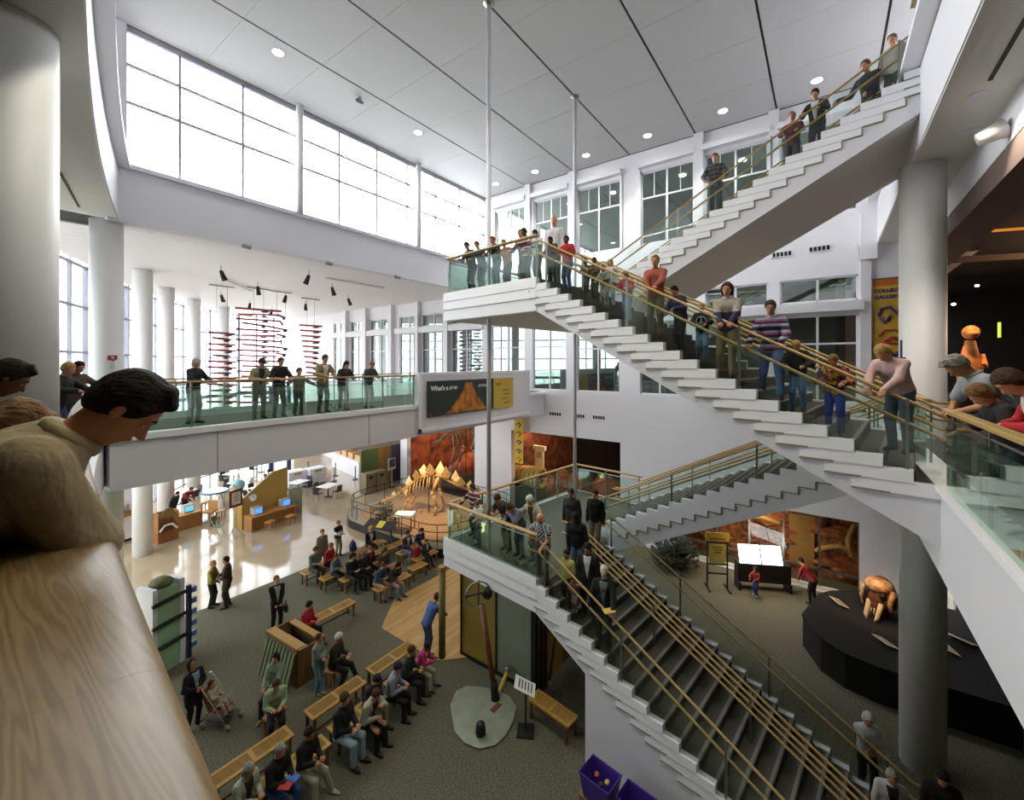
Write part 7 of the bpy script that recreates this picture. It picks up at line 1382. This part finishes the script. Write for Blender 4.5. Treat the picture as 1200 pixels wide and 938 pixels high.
person((-.12, 4.75, 6.95), R(-10), 1.74, 'dark haired man in dusky red shirt leaning past the navy plaid man', lean=36, pitch=18, top=CL('5a2c24'), bottom=CL('2a2628'), skin='brown', hair='dark', vox=.016, hands=[(.56, .16, 1.12, (-.1, .9, -.5), .8), (.56, -.16, 1.12, (-.1, -.9, -.5), .8)])
person((1.62, 12.3, 6.95), R(-60), 1.64, 'dark haired person in brown top at the corner where the footbridge begins', lean=14, pitch=14, top=CL('4a3a2c'), bottom=CL('2c2a28'), skin='tan', hair='dark', hands=[(.42, .16, 1.12, (-.1, .9, -.5), .8), (.42, -.16, 1.12, (-.1, -.9, -.5), .8)])
person((1.25, 10.95, 6.95), R(-40), 1.62, 'person in black top beside the thick near column', lean=14, pitch=16, top=CL('17161a'), bottom=CL('3a4870'), skin='fair', hair='blond', hands=[(.42, .16, 1.12, (-.1, .9, -.5), .8), (.42, -.16, 1.12, (-.1, -.9, -.5), .8)])
# small child in a stroller
st = empty('stroller', (4.02, 11.55, 0), R(-60), label='light folding stroller standing beside the woman in the long black coat', cat='stroller')
ALU = mat('pale_tube', 'c8c4b4', .4, .5)
for s_ in (-.2, .2):
    MB().tube([(-.42, s_, 1.02), (-.36, s_, .98), (.32, s_, .1)], .012, 6).tube([(-.3, s_, .1), (.12, s_, .62)], .012, 6).build('frame_tube', ALU, st, smooth=True)
    MB().ell((-.44, s_, 1.03), (.045, .03, .03), 8, 6).build('handle', ALU, st, smooth=True)
    for x_ in (-.3, .34): MB().tube([(x_, s_ - .02, .075), (x_, s_ + .02, .075)], .075, 14).build('wheel', mat('wheel_grey', '8a877c', .6), st, smooth=True)
MB().bar((-.18, 0, .42), (.16, 0, .38), .36, .03).bar((-.18, 0, .42), (-.34, 0, .85), .36, .03, up=(1, 0, 0)).build('stroller_seat', mat('brick_fabric', '7c3c2a', .8), st)
MB().box(-.33, .35, -.2, .2, .19, .21).build('basket', DKMET, st)
person((3.94, 11.69, 0), R(-60), .95, 'toddler under a pale blanket sitting in the stroller', pose='sit', hip=.5, lean=-14, child=True, top=mat('pale_blanket', '9a9478', .9, noise=.25, scale=14), bottom=MATS['pale_blanket'], skin='fair', hair='brown', feet=[(.34, .06, .22), (.34, -.06, .22)], hands=[(.16, .05, .66), (.16, -.05, .66)])
bp_ = empty('backpack', (10.6, 16.3, .47), R(20), label='blue backpack standing on the back bench beside the blond visitor', cat='bag')
MB().ell((0, 0, .24), (.17, .13, .25), 14, 10).build('bag_body', mat('blue_nylon', '2c4474', .6, noise=.3, scale=12), bp_, smooth=True); MB().ell((0, -.12, .16), (.12, .06, .12), 12, 8).build('front_pocket', mat('navy_nylon', '1c2c50', .6), bp_, smooth=True); MB().tube([(-.03, 0, .48), (0, 0, .54), (.03, 0, .48)], .012, 6).build('handle', BLACK, bp_)
hb = empty('handbag', (6.72, 14.05, .52), R(-100), label='small black bag hanging from the hand of the man in black suit', cat='bag'); bevel(MB().box(-.12, .12, -.05, .05, 0, .24).build('bag_body', BLACK, hb), .03); MB().tube([(-.08, 0, .23), (-.05, 0, .36), (.05, 0, .36), (.08, 0, .23)], .01, 6).build('strap', BLACK, hb)
def who(word): return [o for o in COL.objects if o.get('category') == 'person' and word in o['label']][0]
def local_thing(p, name, v, label, cat, rz=0):
    m_ = Matrix.Rotation(p.rotation_euler[2], 4, 'Z'); v = m_ @ Vector(v); return empty(name, Vector(p.location) + v, p.rotation_euler[2] + rz, label=label, cat=cat)
p_ = who('pale round emblem'); s_ = 1.06 / 1.75
MB().tube([(.175 * s_ + .02, .085 * math.cos(t), 1.22 * s_ + .085 * math.sin(t)) for t in [i * PI / 10 for i in range(21)]], .011, 6).tube([(.175 * s_ + .02, 0, 1.22 * s_ - .08), (.175 * s_ + .02, 0, 1.22 * s_ + .08)], .01, 6).tube([(.175 * s_ + .02, 0, 1.22 * s_), (.175 * s_ + .02, .055, 1.22 * s_ - .06)], .01, 6).tube([(.175 * s_ + .02, 0, 1.22 * s_), (.175 * s_ + .02, -.055, 1.22 * s_ - .06)], .01, 6).build('emblem', mat('emblem_pale', '8fa0a0', .7), p_, smooth=True)
p_ = who('holding yellow paper'); y_ = local_thing(p_, 'paper_leaflet', (.40, .14, 1.0), 'yellow paper held by the white haired man on the lower stair', 'paper', .5); MB().quadbox([(-.09, -.12, 0), (.09, -.12, 0), (.09, .12, .02), (-.09, .12, .02), (-.09, -.12, .004), (.09, -.12, .004), (.09, .12, .024), (-.09, .12, .024)]).build('sheet', mat('yellow_paper', 'c8a84a', .7), y_)
p_ = who('blue and red papers')
for i_, (dx_, c_, nm_) in enumerate(((.05, '3a68b8', 'blue'), (-.12, 'b02c2c', 'red'))):
    y_ = local_thing(p_, 'folder', (.42, dx_, .80), nm_ + ' paper folder on the lap of the grey haired man in dark jacket', 'paper', .3 * i_); MB().box(-.11, .11, -.08, .08, 0, .012).build('cover', mat('folder_' + nm_, c_, .6), y_)
